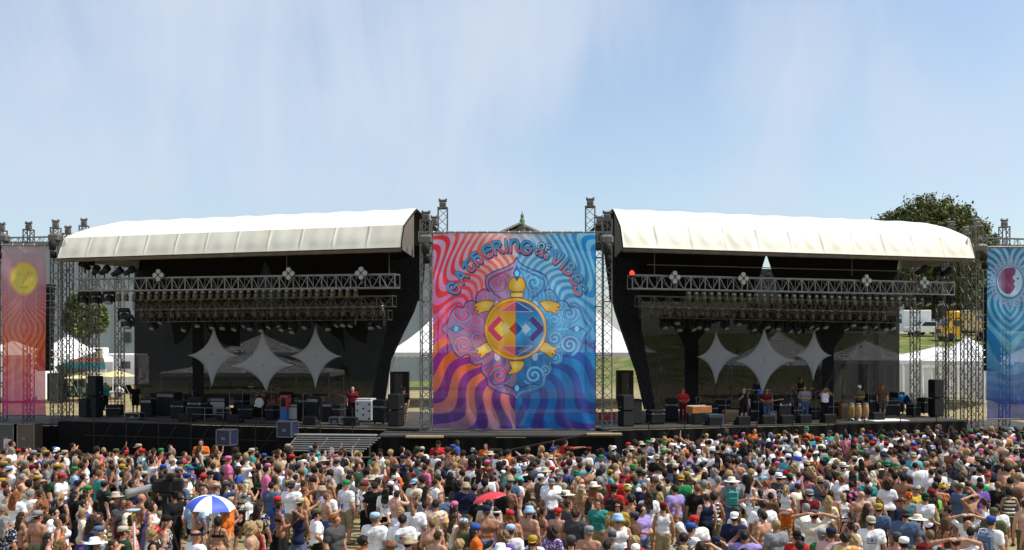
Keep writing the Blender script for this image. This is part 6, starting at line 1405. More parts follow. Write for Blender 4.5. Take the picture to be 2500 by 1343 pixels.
# ------------------------------------------------------------------ crowd, crew and band
PO = {'A': ('hang', 'hang'), 'B': ('front', 'front'), 'C': ('hip', 'hang'), 'D': ('brow', 'hang'), 'E': ('hang', 'up'), 'F': ('hold', 'hang'), 'G': ('nape', 'nape'), 'K': ('face', 'face'), 'P': ('point', 'hang'), 'M': ('play', 'play')}
used_labels = set(); placed = []
def uniq(lab, fallback=None):
    if lab in used_labels:
        for ex in (fallback or [])+[' standing close to others', ' in the thick of the crowd', ' amid taller people']:
            if lab+ex not in used_labels: lab = lab+ex; break
        else: return None
    used_labels.add(lab); return lab
def parse(tok, extra=''):
    t = tok.split(); c = lambda s: tuple(x if i == 0 else x.replace('_', ' ') for i, x in enumerate(s.split('/')))
    d = dict(fem=t[2] == 'f', top=c(t[3]), bot=c(t[4]), hair=c(t[5]), hat=None if t[6] == '-' else c(t[6]), yaw=float(t[7]), pose=PO[t[8]], skin=SKINS[int(t[9]) if len(t) > 9 else rnd.choice((0, 1, 2, 3, 5))])
    d['sc'] = (.95 if d['fem'] else 1.0)*rnd.uniform(.97, 1.03); d['fat'] = rnd.uniform(.97, 1.12) if not d['fem'] else rnd.uniform(.96, 1.06)
    for k in t[10:]:
        if k[0] == 's': d['sc'] = float(k[1:])
        if k[0] == 'w': d['fat'] = float(k[1:])
        if k == 'g': d['glasses'] = True
    return d
HATH = lambda d: 1.735*d['sc']+(.03 if d['hat'] else 0)
def put(tok, note='', group='people in the standing crowd'):
    d = parse(tok); px, py = (float(v) for v in tok.split()[:2]); Y = F*(HC-HATH(d))/(py-HY); x = px2(px, Y)
    lab = describe(d)
    if len(lab.split()) > 14: lab = lab.replace(' and '+lab.split(' and ')[1].split(' with')[0], '') if ' and ' in lab else lab
    pn = note if note else POSEN.get(d['pose'], ''); lab = lab+(pn if len((lab+pn).split()) <= 15 else ''); d['label'] = uniq(lab, [POSEN.get(d['pose'], '')]) or lab; d['group'] = group
    placed.append((x, Y)); return make_person(d, x, Y, 0), d
CROWD = '''93 1247 m none shorts/khaki/camo short/brown backcap/grey 25 A 0
53 1252 f bikini/pale_pink skirt/black long/dark_brown - 40 B 1
74 1197 m tee/white shorts/khaki short/grey - 20 A 0
99 1198 m none shorts/tan short/brown - 50 D 1 s1.02
202 1243 f tee/cream skirt/purple ponytail/blonde - 60 B 0 g
141 1269 f bikini/orange shorts/dark_grey bun/light_brown - 55 C 0
157 1256 f tank/white skirt/white/floral bob/black - 70 A 1
150 1205 f tank/black skirt/blue ponytail/blonde - 15 A 2
183 1199 m tee/black trousers/dark_grey long/black - 40 A 0
209 1205 m tee/white trousers/denim_blue short/dark_brown - 50 B 0
365 1222 f dress/lavender none bob/dark_brown - 60 A 1
301 1218 m tee/dark_grey shorts/maroon short/dark_brown - 150 F 4
322 1174 m tee/green shorts/khaki short/dark_brown - 50 D 1
346 1207 m none shorts/denim_blue bald/brown - 50 A 0
242 1285 m tee/grey/floral shorts/khaki short/grey backcap/slate_blue 45 A 3
301 1285 m tee/dark_green shorts/khaki short/dark_brown cap/beige 45 A 0
15 1262 m tee/navy/floral shorts/khaki long/grey - 20 A 0
440 1207 f tee/white shorts/dark_green curly/brown - 60 A 0
476 1212 m tee/pale_blue shorts/black short/grey backcap/olive 10 A 0
533 1262 f bikini/black skirt/maroon/floral bob/black - 5 F 3
566 1214 f bikini/white brief/black short/light_brown backcap/tan 30 B 1
602 1172 f dress/white none long/white_blonde bandana/beige 20 F 2
634 1229 m tee/navy/floral trousers/black long/dark_brown - 30 A 0 w1.12
663 1178 m tee/slate_blue trousers/denim_blue short/black - 20 A 0
678 1212 m tee/blue shorts/denim_blue short/brown bandana/red 40 A 0
682 1226 f bikini/navy skirt/black ponytail/dark_brown - 50 B 1
712 1175 m tee/white shorts/khaki short/black backcap/dark_grey 15 A 0 s1.04
743 1174 m none shorts/khaki short/brown - 55 D 1 s1.04
733 1216 m none trousers/olive/camo short/brown backcap/beige 30 A 1
798 1205 m none shorts/denim_blue short/light_brown - 60 F 2
800 1146 f tank/black skirt/slate_blue ponytail/blonde - 5 A 2
457 1134 m tee/white trousers/black bald/brown - 60 B 0 g
437 1140 m tee/dark_grey shorts/khaki short/brown cap/grey 60 A 0
514 1150 m none shorts/olive/camo short/grey backcap/black 10 A 0
764 1130 f bikini/tan skirt/denim_blue long/blonde - 15 A 1
727 1134 m tee/white shorts/navy short/dark_brown cap/navy 40 A 0
705 1148 m tee/pale_blue shorts/khaki short/red - 50 A 5
420 1120 m tee/white shorts/khaki short/light_brown backcap/tan 55 A 0
426 1168 m tee/black trousers/black short/dark_brown cap/dark_grey 45 B 0
450 1170 m tee/slate_blue shorts/khaki short/grey cap/grey 50 A 0
916 1252 m tee/white shorts/khaki short/light_brown cap/pale_blue 25 A 0 s1.03 w1.2
983 1258 m tee/white shorts/denim_blue short/black - 8 A 1 s1.03 w1.12
1011 1226 m tee/white trousers/brown short/brown - 10 A 0
969 1199 m none trousers/black short/dark_brown - 20 K 5
1064 1222 m tee/white/tiedye shorts/khaki short/black - 10 A 1
1110 1224 f tank/maroon shorts/red/floral long/dark_brown bandana/pink 30 F 0
1158 1184 m tee/black shorts/olive short/dark_brown - 5 A 0 w1.2
1137 1178 m tee/navy shorts/beige short/brown bucket_hat/tan 5 A 0
1194 1222 m tee/beige shorts/cream short/black - 15 F 0
1242 1182 m none shorts/navy short/dark_brown - 20 B 1
1245 1161 m tee/slate_blue trousers/black short/brown bucket_hat/tan 15 A 0 s1.04
1213 1241 f tank/pale_pink shorts/beige bun/black visor/white 25 A 5
1247 1281 m tee/white shorts/denim_blue short/brown cap/pale_blue 20 A 3
1230 1298 f tee/purple skirt/denim_blue curly/light_brown - 20 A 2
1070 1298 m none shorts/khaki short/brown - 40 A 2
1122 1319 m tee/olive shorts/navy mop/blonde - 10 A 2 s.93
916 1178 m tee/black trousers/black short/dark_brown - 20 A 0 w1.12
960 1157 m none trousers/slate_blue short/grey backcap/black 10 A 1
888 1311 m tee/orange shorts/denim_blue mop/black - 60 A 1
1245 1138 m tee/khaki/camo shorts/khaki bald/brown - 30 A 0
1010 1155 f tank/olive/camo skirt/brown long/dark_brown bandana/maroon 45 D 0
1346 1165 m tee/white trousers/navy short/dark_brown - 5 A 0 s1.02 w1.1
1392 1167 f bikini/black shorts/denim_blue ponytail/black - 5 A 1
1411 1165 f tee/cream shorts/brown mop/blonde - 15 A 0
1472 1140 m tee/green shorts/khaki short/brown - 10 F 0 w1.15
1531 1140 m tee/red shorts/khaki short/grey - 10 A 0 w1.1
1545 1134 m tee/green trousers/denim_blue short/brown backcap/green 15 A 0
1297 1228 f tank/navy skirt/mustard curly/light_brown - 15 A 1
1326 1239 f bikini/olive shorts/khaki ponytail/brown - 65 B 0
1362 1240 m none shorts/denim_blue short/red bandana/red 30 A 2
1387 1222 m tee/dark_grey shorts/khaki short/brown - 70 A 0
1406 1245 m tee/dark_grey shorts/black mop/brown - 25 A 0
1440 1215 f bikini/beige shorts/navy long/brown - 30 A 0
1461 1222 m tee/teal shorts/khaki short/black - 200 A 0
1508 1226 m tee/mustard shorts/beige curly/black - 190 F 0 g
1548 1250 m tee/brown trousers/brown short/dark_brown backcap/dark_grey 290 F 0
1531 1184 f dress/red none bun/brown bucket_hat/mustard 5 A 0
1499 1184 m tee/red shorts/khaki short/brown cap/black 25 A 0
1572 1180 m tee/navy shorts/khaki short/grey - 5 A 0 w1.12
1609 1184 m tee/dark_green shorts/white short/black - 0 C 0 w1.1
1647 1186 m tee/lavender shorts/khaki short/dark_brown - 330 A 0 w1.1
1687 1277 m tee/white shorts/khaki short/brown cap/blue 60 A 0
1550 1311 m tee/red shorts/navy mop/blonde - 15 A 2 s.93
1350 1287 f tee/purple/floral skirt/red curly/dark_brown - 25 A 0
1301 1308 m tee/navy shorts/khaki short/brown backcap/mustard 10 A 0
1482 1321 m tee/white shorts/olive short/black - 15 A 0
1394 1308 m tee/pale_blue/floral shorts/navy short/dark_brown cap/dark_grey 5 A 0
1495 1298 m tee/grey shorts/khaki short/grey cap/dark_grey 20 A 0
1438 1285 m none shorts/tan short/grey cap/grey 20 A 3
1703 1184 m tee/black trousers/olive short/light_brown - 5 A 0 w1.12
1742 1202 f tank/white/stripe shorts/khaki/camo bob/black - 5 A 1 w1.08
1786 1165 m tee/grey trousers/denim_blue short/brown sun_hat/cream 5 A 0 s1.03 w1.1
1901 1156 m sleeveless/dark_grey trousers/black short/dark_brown straw_hat/white/black 5 A 0
1870 1174 m tee/pale_pink/floral shorts/khaki mop/red - 10 A 5
1863 1223 m tee/white trousers/brown short/dark_brown - 0 A 4 w1.25
1793 1251 m tee/navy shorts/khaki short/brown backcap/white 20 A 1 w1.1
1817 1298 m tee/lavender shorts/navy short/black - 10 K 4 w1.12
1975 1195 m sleeveless/maroon shorts/olive short/brown backcap/grey 0 F 2 w1.25
1919 1186 f tank/white shorts/orange ponytail/blonde - 30 F 0
2001 1165 m tee/slate_blue trousers/denim_blue short/brown straw_hat/tan/black 5 A 0 w1.12
2054 1163 m tee/white trousers/black mop/red - 0 B 0
2057 1130 m tee/white shorts/khaki short/brown straw_hat/cream/black 5 A 0 w1.15
1749 1132 f dress/pink/floral none bob/dark_brown - 40 A 0
1700 1140 m tee/turquoise/tiedye trousers/denim_blue mop/black - 355 A 0 w1.1
1933 1129 m tee/red shorts/denim_blue short/dark_brown - 0 A 0 w1.15
2006 1293 m tee/green shorts/khaki short/grey backcap/grey 350 A 0
2029 1289 m tee/pale_pink shorts/navy short/brown cap/navy 20 A 3
1945 1296 m tee/red shorts/black short/brown cap/black 5 A 0
2102 1200 m none shorts/denim_blue bald/brown - 355 A 2 w1.18
2116 1167 m tee/teal shorts/khaki short/brown - 0 A 0 w1.12
2130 1151 f tank/black shorts/brown long/white_blonde - 0 A 2
2175 1142 m none trousers/dark_green short/dark_brown - 0 A 1
2273 1195 m tee/lime_green trousers/olive dreads/dark_brown bandana/maroon 350 F 0 w1.1
2301 1179 f dress/orange none bun/brown bucket_hat/yellow 0 A 0
2332 1175 m tee/navy trousers/brown short/grey - 5 F 0 w1.12
2362 1177 m tee/dark_green shorts/beige short/black - 0 C 0 w1.12
2392 1179 m tee/purple shorts/khaki short/dark_brown - 340 A 0
2436 1177 m tee/black shorts/olive short/light_brown - 5 A 0 w1.12
2464 1191 f tank/cream/stripe shorts/olive/camo bob/black - 5 A 1
2420 1261 m tee/white shorts/khaki short/brown cap/blue 55 A 2
2371 1289 m none shorts/denim_blue short/black - 50 A 2
2219 1202 f tank/turquoise shorts/denim_blue bun/red bandana/orange 15 F 0
2210 1242 m tee/slate_blue shorts/khaki short/black backcap/dark_grey 20 A 1 s1.05
2126 1261 m tee/white shorts/denim_blue short/brown backcap/beige 10 A 0
2207 1312 m none shorts/navy short/black cap/white 20 A 1
2063 1303 m tee/purple/tiedye shorts/black mop/dark_brown - 15 A 0
2084 1305 f tank/white shorts/khaki long/blonde - 10 A 2
2312 1237 m tee/brown shorts/brown short/dark_brown - 300 F 0 w1.15
2270 1296 m tee/red/stripe shorts/khaki short/light_brown - 5 A 2
2350 1180 m tee/white shorts/khaki short/grey cap/white 0 A 0
2146 1230 m tee/slate_blue shorts/black short/brown backcap/mustard 30 A 0
2190 1300 f tank/pink shorts/beige short/brown cap/dark_grey 20 A 2
1660 1122 f tank/yellow shorts/denim_blue bob/brown - 10 A 0
1790 1120 m tee/navy shorts/khaki short/brown - 0 A 0 w1.1
1835 1135 m tee/white shorts/grey short/black - 0 A 4
1705 1098 m tee/pale_blue shorts/khaki short/grey backcap/white 10 A 0
1850 1095 m tee/turquoise/tiedye shorts/khaki short/grey - 5 A 0
1990 1108 m tee/orange shorts/denim_blue short/grey cap/dark_green 0 A 0
2028 1100 m tee/white shorts/khaki short/brown backcap/olive 0 A 0 w1.15
1975 1106 m tee/white shorts/khaki short/brown cap/red 15 A 2
1620 1090 m tee/tan shorts/khaki short/brown straw_hat/tan 5 A 0
1540 1090 m tee/brown shorts/khaki short/brown straw_hat/beige 0 A 0
1675 1098 m tee/pink shorts/khaki short/dark_brown bucket_hat/orange 10 A 0
1320 1158 m tee/dark_grey shorts/khaki short/dark_brown cap/white 60 A 0
1255 1120 m tee/pale_blue shorts/khaki short/light_brown - 20 A 0 s1.03
1305 1128 m tee/slate_blue shorts/khaki short/brown - 20 A 0 s1.04
1395 1105 m tee/white shorts/khaki short/brown - 20 A 0 s1.04
1495 1098 f tank/teal shorts/denim_blue long/dark_brown bandana/teal 10 A 0
1118 1146 f tee/black/floral shorts/denim_blue short/blonde - 190 F 2
1155 1130 m tee/white shorts/khaki short/dark_brown cap/black 30 A 0
1045 1122 m none shorts/tan short/dark_brown - 40 A 1
1075 1126 m tee/navy shorts/denim_blue short/brown - 60 F 0 w1.1'''
CROWD += '\n425 1198 m tee/black trousers/black short/black cap/black 300 F 4 s1.06'
ppl = {}
for ln in CROWD.split('\n'):
    b, d = put(ln); ppl[ln.split()[0]+' '+ln.split()[1]] = (b, d)

def frontY(px):
    if px < 1480: return 40.3
    if px < 1700: return 40.3+(px-1480)/220*6.3
    return 46.6+(px-1700)/800*4.3
cell = {}
def free(x, y, r):
    i, j = int(x//.8), int(y//.8)
    for a in range(i-1, i+2):
        for b_ in range(j-1, j+2):
            for q in cell.get((a, b_), ()):
                if (q[0]-x)**2+(q[1]-y)**2 < r*r: return False
    return True
def occupy(x, y): cell.setdefault((int(x//.8), int(y//.8)), []).append((x, y))
for x, y in placed: occupy(x, y)
# keep the masts of the video camera and the bare ground free
for q in ((-7.9, 23.5), (-8.1, 22.2), (-7.2, 23.4), (-8.1, 24.2)): occupy(*q)
TOPC = ['white']*18+['grey']*3+['black']*7+['navy']*4+['dark grey']*4+['slate blue']*3+['pale blue']*2+['cream', 'beige', 'brown']*2+['blue', 'green', 'red', 'maroon', 'olive', 'olive', 'tan', 'teal', 'purple', 'orange', 'yellow', 'turquoise', 'pink', 'dark green', 'dark green', 'lavender']
BOTC = ['khaki']*3+['denim blue']*4+['black']*2+['olive', 'black', 'navy', 'dark grey', 'tan', 'brown', 'beige', 'white', 'grey']
HATC = ['white', 'black', 'navy', 'grey', 'dark grey', 'beige', 'tan', 'red', 'blue', 'green', 'olive', 'dark green', 'maroon', 'pale blue', 'mustard', 'pink']
def clump(x, y): return .5+.5*math.sin(x*1.15+1.4*math.sin(y*.8)+.6)*math.sin(y*1.35+1.7*math.sin(x*.55))
def rand_person(px, Y):
    f_ = rnd.random() < .36; yaw = (62 if px < 900 else 45-(px-900)*.055 if px < 1700 else 0)+rnd.gauss(0, 22)
    if rnd.random() < .04: yaw += 140
    if f_:
        top = rnd.choice([('tank',), ('tank',), ('tee',), ('bikini',), ('dress',), ('tee',)]); hair = (rnd.choice(['long', 'ponytail', 'bob', 'curly', 'bun', 'long']), rnd.choice(['dark brown', 'brown', 'dark brown', 'light brown', 'blonde', 'black', 'brown']))
        bot = rnd.choice(['shorts', 'skirt', 'shorts', 'brief']); hat = None if rnd.random() > .16 else (rnd.choice(['bandana', 'straw_hat', 'cap', 'visor', 'sun_hat']), rnd.choice(HATC))
    else:
        top = ('none',) if rnd.random() < .20 else rnd.choice([('tee',)]*6+[('sleeveless',), ('tank',), ('long',)]); hair = (rnd.choice(['short']*6+['mop', 'curly', 'long', 'dreads', 'bald']), rnd.choice(['dark brown', 'dark brown', 'dark brown', 'brown', 'brown', 'black', 'light brown', 'grey', 'blonde', 'brown', 'dark brown', 'red']))
        bot = rnd.choice(['shorts']*5+['trousers', 'trousers']); hat = None if rnd.random() > .40 else (rnd.choice(['cap', 'backcap', 'cap', 'backcap', 'bucket_hat', 'straw_hat', 'bandana', 'visor']), rnd.choice(HATC))
    if hat and hat[0] in ('straw_hat', 'sun_hat'): hat = (hat[0], rnd.choice(['tan', 'beige', 'cream', 'white']))
    if top[0] != 'none':
        top = (top[0], rnd.choice(TOPC)); u = rnd.random()
        if u < .05: top += ('tiedye',)
        elif u < .11: top += ('floral',)
        elif u < .14: top += ('stripe',)
    bt = (bot, rnd.choice(BOTC)); 
    if rnd.random() < .06: bt += (rnd.choice(['camo', 'floral']),)
    return dict(fem=f_, top=top, bot=bt, hair=hair, hat=hat, yaw=yaw, pose=PO[rnd.choice('AAAABBCDFFEG' if f_ else 'AAAAABBCDFEGF')], skin=rnd.choice(SKINS[:6]+SKINS[:4]), sc=(.935 if f_ else 1.)*rnd.gauss(1, .03), fat=rnd.gauss(1.05, .07) if not f_ else rnd.gauss(1.0, .05),
                glasses=rnd.random() < .2, shoe=rnd.choice(['brown', 'black', 'white', 'grey', 'tan']), group='people in the standing crowd')
_gp = {}
m_inks = [mat('dark_shirt_ink', (.06, .07, .12), .8), mat('pale_shirt_ink', (.55, .55, .52), .8), mat('red_shirt_ink', (.4, .05, .04), .8), mat('blue_shirt_ink', (.05, .1, .35), .8)]
def generic_print(b, d):
    k = ('tee', d['pose'], d['fem'], rnd.randrange(4))
    if k not in _gp:
        f_ = build_top('tee', d['pose'], d['fem']); rg = random.Random(str(k)); w_, h_ = rg.uniform(.16, .24), rg.uniform(.12, .28); n = 34; X, Z = np.meshgrid(np.linspace(-w_/2, w_/2, n), np.linspace(-h_/2, h_/2, n)); zc_ = 1.22
        ii = np.clip(((X-f_.lo[0])/f_.h).astype(int), 0, f_.n[0]-1); kk = np.clip(((zc_+Z-f_.lo[2])/f_.h).astype(int), 0, f_.n[2]-1); y = f_.lo[1]+f_.h*np.argmax(f_.D[ii, :, kk] < .004, axis=-1)-.013
        ang, rr = np.arctan2(Z, X), np.hypot(X, Z)/(w_/2); m = [(np.sin(Z*90) > .1) & (np.sin(X*150+Z*40) > -.5), (rr < 1) & ((rr > .7) | (np.sin(ang*3+rr*6) > .2)), (np.abs(Z) > h_*.18) & (np.sin(X*120) > -.4) | (rr < .45), (np.sin(X*60+2*np.sin(Z*50)) > 0) & (rr < 1.1)][k[3]]
        I = np.arange(n*n).reshape(n, n); Q = np.stack([I[:-1, :-1], I[:-1, 1:], I[1:, 1:], I[1:, :-1]], -1).reshape(-1, 4); me = mesh_np('print', np.stack([X, y, zc_+Z], -1).reshape(-1, 3), Q[m.ravel()[Q].all(1)], True); me.materials.append(m_inks[0]); _gp[k] = me
    lum = sum(COLR[d['top'][1]])/3; o = link('print', _gp[k], b); o.material_slots[0].link = 'OBJECT'; o.material_slots[0].material = m_inks[1] if lum < .12 else rnd.choice((m_inks[0], m_inks[2], m_inks[3]))
n_things = len(placed)+22; tries = 0
while n_things < 300 and tries < 60000:
    tries += 1; px = rnd.uniform(-25, 2525); Y = math.sqrt(rnd.uniform(19.9**2, 29.6**2)); x = px2(px, Y)
    gap = .70 if (420 < px < 900 and Y < 27) else .54
    if rnd.random() > .30+.70*clump(x, Y) or not free(x, Y, gap): continue
    d = rand_person(px, Y); lab = describe(d)+POSEN.get(d['pose'], '')
    if lab in used_labels or len(lab.split()) > 15: continue
    used_labels.add(lab); d['label'] = lab; occupy(x, Y); b = make_person(d, x, Y, 0); n_things += 1
    if d['top'][0] == 'tee' and len(d['top']) == 2 and rnd.random() < .42: generic_print(b, d)

# everyone farther off, packed before the stages: too many to count, one object
def low(spec, fem, topk, bot, hair, hat):
    out = []
    fb = Field(*BB, .034); torso(fb, fem); legs(fb, fem); headf(fb, fem); arms(fb, spec, fem, withhand=False); out.append(('skin',)+fb.mesh())
    if topk != 'none': out.append(('top',)+build_top(topk, spec, fem, .032).mesh())
    out.append(('bot',)+build_bottom(bot, fem, .036).mesh()); out.append(('hair',)+build_hair(hair, .026).mesh())
    if hat:
        me = hat_mesh(hat); me.calc_loop_triangles(); V = np.array([v.co[:] for v in me.vertices]); T = np.array([t.vertices[:] for t in me.loop_triangles]); out.append(('hat', V, np.c_[T, T[:, 2]])); bpy.data.meshes.remove(me)
    return out
VAR = [low(PO[p], f_, t_, b_, h_, ht) for p, f_, t_, b_, h_, ht in (('A', 0, 'tee', 'shorts', 'short', None), ('B', 0, 'tee', 'shorts', 'short', 'cap'), ('C', 0, 'none', 'shorts', 'mop', None), ('A', 0, 'tee', 'trousers', 'short', 'backcap'), ('D', 0, 'tee', 'shorts', 'short', None),
       ('A', 1, 'tank', 'shorts', 'long', None), ('B', 1, 'tank', 'skirt', 'bob', None), ('E', 1, 'bikini', 'shorts', 'ponytail', None), ('A', 0, 'tee', 'shorts', 'short', 'straw_hat'), ('A', 1, 'tee', 'skirt', 'curly', None))]
VW = [11, 6, 5.5, 6, 2, 4, 3, 1.4, .7, 2]
Vs, Qs, Cs = [], [], []; off = 0; cnt = 0; tries = 0
while cnt < 760 and tries < 90000:
    tries += 1; px = rnd.uniform(-30, 2530); Y = math.sqrt(rnd.uniform(29.7**2, 51**2))
    if Y > frontY(px): continue
    x = px2(px, Y)
    if rnd.random() > .40+.60*clump(x, Y) or not free(x, Y, .48): continue
    occupy(x, Y); cnt += 1; v = rnd.choices(VAR, VW)[0]; yaw = (62 if px < 900 else 45-(px-900)*.055 if px < 1700 else 0)+rnd.gauss(0, 22); a = -R(yaw); ca, sa = math.cos(a), math.sin(a); s = rnd.gauss(1, .045); fat = rnd.gauss(1.05, .06)
    col = {'skin': rnd.choice(SKINS[:6]), 'top': COLR[rnd.choice(TOPC)], 'bot': COLR[rnd.choice(BOTC)], 'hair': HAIRC[rnd.choice(['dark brown', 'dark brown', 'dark brown', 'brown', 'black', 'black', 'light brown', 'grey', 'blonde', 'brown'])], 'hat': COLR['beige'] if v is VAR[8] else COLR[rnd.choice(HATC)]}
    for nm, V, Q in v:
        q = np.empty_like(V); q[:, 0] = (V[:, 0]*ca-V[:, 1]*sa)*s*fat+x; q[:, 1] = (V[:, 0]*sa+V[:, 1]*ca)*s*fat+Y; q[:, 2] = V[:, 2]*s
        Vs.append(q); Qs.append(Q+off); cc = np.tile(col[nm], (len(V), 1)); pat_ = rnd.random() if nm in ('top', 'bot') else 1
        if pat_ < .22: c2_ = np.array(COLR[rnd.choice(TOPC)]); k_ = rnd.uniform(14, 40); mk = (np.sin(V[:, 0]*k_+pat_*60)+np.sin(V[:, 2]*k_*1.1+3*np.sin(V[:, 0]*9))) > .3; cc[mk] = c2_
        Cs.append(cc); off += len(V)
me = mesh_np('crowd', np.concatenate(Vs), np.concatenate(Qs), True, np.concatenate(Cs)); m_crowd = bpy.data.materials.new('crowd_cloth'); m_crowd.use_nodes = True; t = m_crowd.node_tree; a_ = N(t, 'ShaderNodeAttribute'); a_.attribute_name = 'Col'
t.links.new(a_.outputs[0], t.nodes['Principled BSDF'].inputs['Base Color']); t.nodes['Principled BSDF'].inputs['Roughness'].default_value = .8; t.nodes['Principled BSDF'].inputs['Specular IOR Level'].default_value = .2
me.materials.append(m_crowd); o = link('crowd', me); o['kind'] = 'stuff'; o['label'] = 'dense far part of the standing crowd packed before the stages'

# ------------------------------------------------------------------ band, crew, security
def stand(S, px, v, tok, label, z=DECK, grp='musicians on the band stage'):
    d = parse('0 0 '+tok); d['label'] = label; d['group'] = grp; v += .9 if S is SR and v < 3 else 0; q = S.at(px, v, z); return make_person(d, q.x, q.y, z), d
stand(SR, 1668, 2.6, 'm long/red trousers/maroon short/brown bandana/red 175 M 0', 'person all in red clothes playing at the edge of the band')
p_sh = stand(SR, 1816, 1.5, 'm tee/black shorts/black short/brown - 172 F 5', 'person in black t-shirt and dark shorts standing among the amplifiers')
p_gt = stand(SR, 1872, 1.4, 'm tee/maroon trousers/denim_blue short/dark_brown - 188 M 0', 'guitarist in blue jeans and dark red t-shirt')
stand(SR, 1964, 1.8, 'm tee/grey trousers/denim_blue short/brown - 185 M 0', 'person in grey t-shirt and jeans playing between guitarist and trumpet player')
p_tp = stand(SR, 2014, 1.3, 'm sleeveless/white trousers/black short/black - 182 K 1', 'trumpet player in white sleeveless shirt and black trousers')
stand(SR, 1850, 6.1, 'm tee/navy shorts/black short/brown - 180 B 0', 'drummer in navy t-shirt behind the pale drum kit', DECK+.36)
stand(SR, 1955, 6.3, 'm sleeveless/black shorts/black short/dark_brown - 180 B 4', 'drummer in black sleeveless shirt behind the dark drum kit', DECK+.36)
stand(SR, 2098, 2.2, 'm tee/olive shorts/black short/grey cap/white 180 B 1', 'conga player in olive t-shirt and white cap')
stand(SR, 2154, 1.9, 'm tee/brown shorts/dark_grey short/brown backcap/red 190 A 1 s1.06', 'tall person with red cap standing behind the congas')
crew = 'crew and onlookers by the stages'
stand(SL, 330, 6.0, 'm tee/black shorts/black short/dark_brown - 150 A 0', 'crew person in black t-shirt and black shorts on the sunlit empty stage', grp=crew)
stand(SL, 861, 4.4, 'm tee/maroon trousers/black bald/brown - 170 A 2', 'bald crew person in dark red t-shirt beside the white drum case', grp=crew)
stand(SL, 986, 3.6, 'm tee/black shorts/khaki short/dark_brown cap/black 200 A 0', 'crew person in black cap at the gap beside the lattice mast', grp=crew)
stand(SL, 258, 7.6, 'm tee/teal trousers/black short/brown - 120 A 0', 'crew person in teal t-shirt by the guard rail', grp=crew)
q = P(2206, 975, 68); d = parse('0 0 f tank/lime_green shorts/orange ponytail/brown - 300 A 0'); d['label'] = 'person in lime tank top and orange shorts by the white walled tent'; d['group'] = crew; make_person(d, q.x, q.y, 0)
def guard(px, py, Y, tok, label):
    d = parse('0 0 '+tok); d['label'] = label; d['group'] = 'security staff before the stages'; zt = pz(py, Y)-HATH(d); zb = max(0, min(zt, .9)); x = px2(px, Y)
    if zb > .05: tag(MB().box((x, Y, zb/2), (.9, .6, zb-.012), bev=.02).build('standing_box', m_skirt), 'black box under the '+label.split(' with')[0].split(' pointing')[0], 'box')
    return make_person(d, x, Y, zb)
guard(491, 1079, 42.6, 'm tee/orange trousers/black short/black - 175 B 0 w1.15', 'security person in orange t-shirt with folded arms before the empty stage')
guard(1070, 1088, 42.4, 'm tee/red trousers/black short/black cap/black 165 B 0 w1.2', 'security person in red t-shirt with folded arms below the central banner')
guard(1115, 1084, 43.2, 'm tee/blue trousers/black short/black - 100 A 6 w1.1', 'security person in bright blue t-shirt below the central banner')
guard(1380, 1082, 42.8, 'm tee/red trousers/black short/black - 60 P 0', 'security person in red t-shirt pointing towards the band')
guard(1186, 1090, 41.9, 'm tee/orange trousers/black short/black - 190 A 0 s.97', 'security person in orange t-shirt near the dark camera boom')
guard(1621, 1066, 46.8, 'm tee/orange trousers/black short/black cap/black 200 A 0', 'security person in orange t-shirt and black cap by the red skirting')
guard(1842, 1056, 48.8, 'm tee/orange trousers/black short/dark_brown - 180 F 0 w1.2', 'security person in orange t-shirt below the guitarist')

# ------------------------------------------------------------------ things people hold
def xf(b): return Matrix.Translation(b.location) @ Matrix.Rotation(b.rotation_euler.z, 4, 'Z') @ Matrix.Diagonal((*b.scale, 1))
def carried(name, label, cat, b, loc, parts, group=None):
    g = thing(name, label, cat, (0, 0, 0), 0, group); M = xf(b); g.location = M @ Vector(loc); g.rotation_euler = b.rotation_euler
    for nm, mb, m in parts: mb.build(nm, m, g, nm in ('shade',))
    return g
def colmat(c): return mat('bag_'+c.replace(' ', '_'), COLR[c], .8)
for key, c, lab in (('1499 1184', 'black', 'black backpack worn over a red t-shirt'), ('1687 1277', 'navy', 'navy backpack worn by the person with blue cap beside bare lawn'), ('2420 1261', 'slate blue', 'slate blue backpack on a white t-shirt below a blue cap'), ('1786 1165', 'teal', 'teal backpack slung on the grey t-shirt under the cream sun hat')):
    b, d = ppl[key]; st = MB()
    for s_ in (-1, 1): st.path([(s_*.09, -.06, .24), (s_*.10, .02, .30), (s_*.11, .16, .27), (s_*.12, .25, .1), (s_*.13, .18, -.1), (s_*.12, .03, -.18)], .018, 5)
    carried('backpack', lab, 'backpack', b, (0, -.24, 1.20), [('bag', MB().box((0, 0, 0), (.32, .17, .46), bev=.06), colmat(c)), ('pocket', MB().box((0, -.105, -.08), (.24, .06, .24), bev=.025), colmat(c)), ('straps', st, colmat(c))])
for key, lab, m_ in (('2219 1202', 'red plastic cup held by the person in turquoise tank top', m_redt), ('1508 1226', 'clear pale cup held by the person in mustard t-shirt', m_drumw), ('798 1205', 'blue cup held by the shirtless person with light brown hair', m_bluet)):
    b, d = ppl[key]; carried('cup', lab, 'cup', b, (.20, .36, 1.33), [('cup', MB().lathe([(.03, 0), (.046, .12), (.043, .12), (.028, .01)], (0, 0, 0), 12), m_)], 'drinking cups')
b, d = ppl['1817 1298']; carried('camera', 'small black camera held up to the face of the person in lavender t-shirt', 'camera', b, (0, .24, 1.62), [('body', MB().box((0, 0, 0), (.13, .06, .09), bev=.012), m_tolex), ('lens', MB().lathe([(.03, 0), (.03, .08), (.001, .082)], (0, .03, 0), 12, Matrix.Rotation(R(-90), 4, 'X')), m_tolex)])
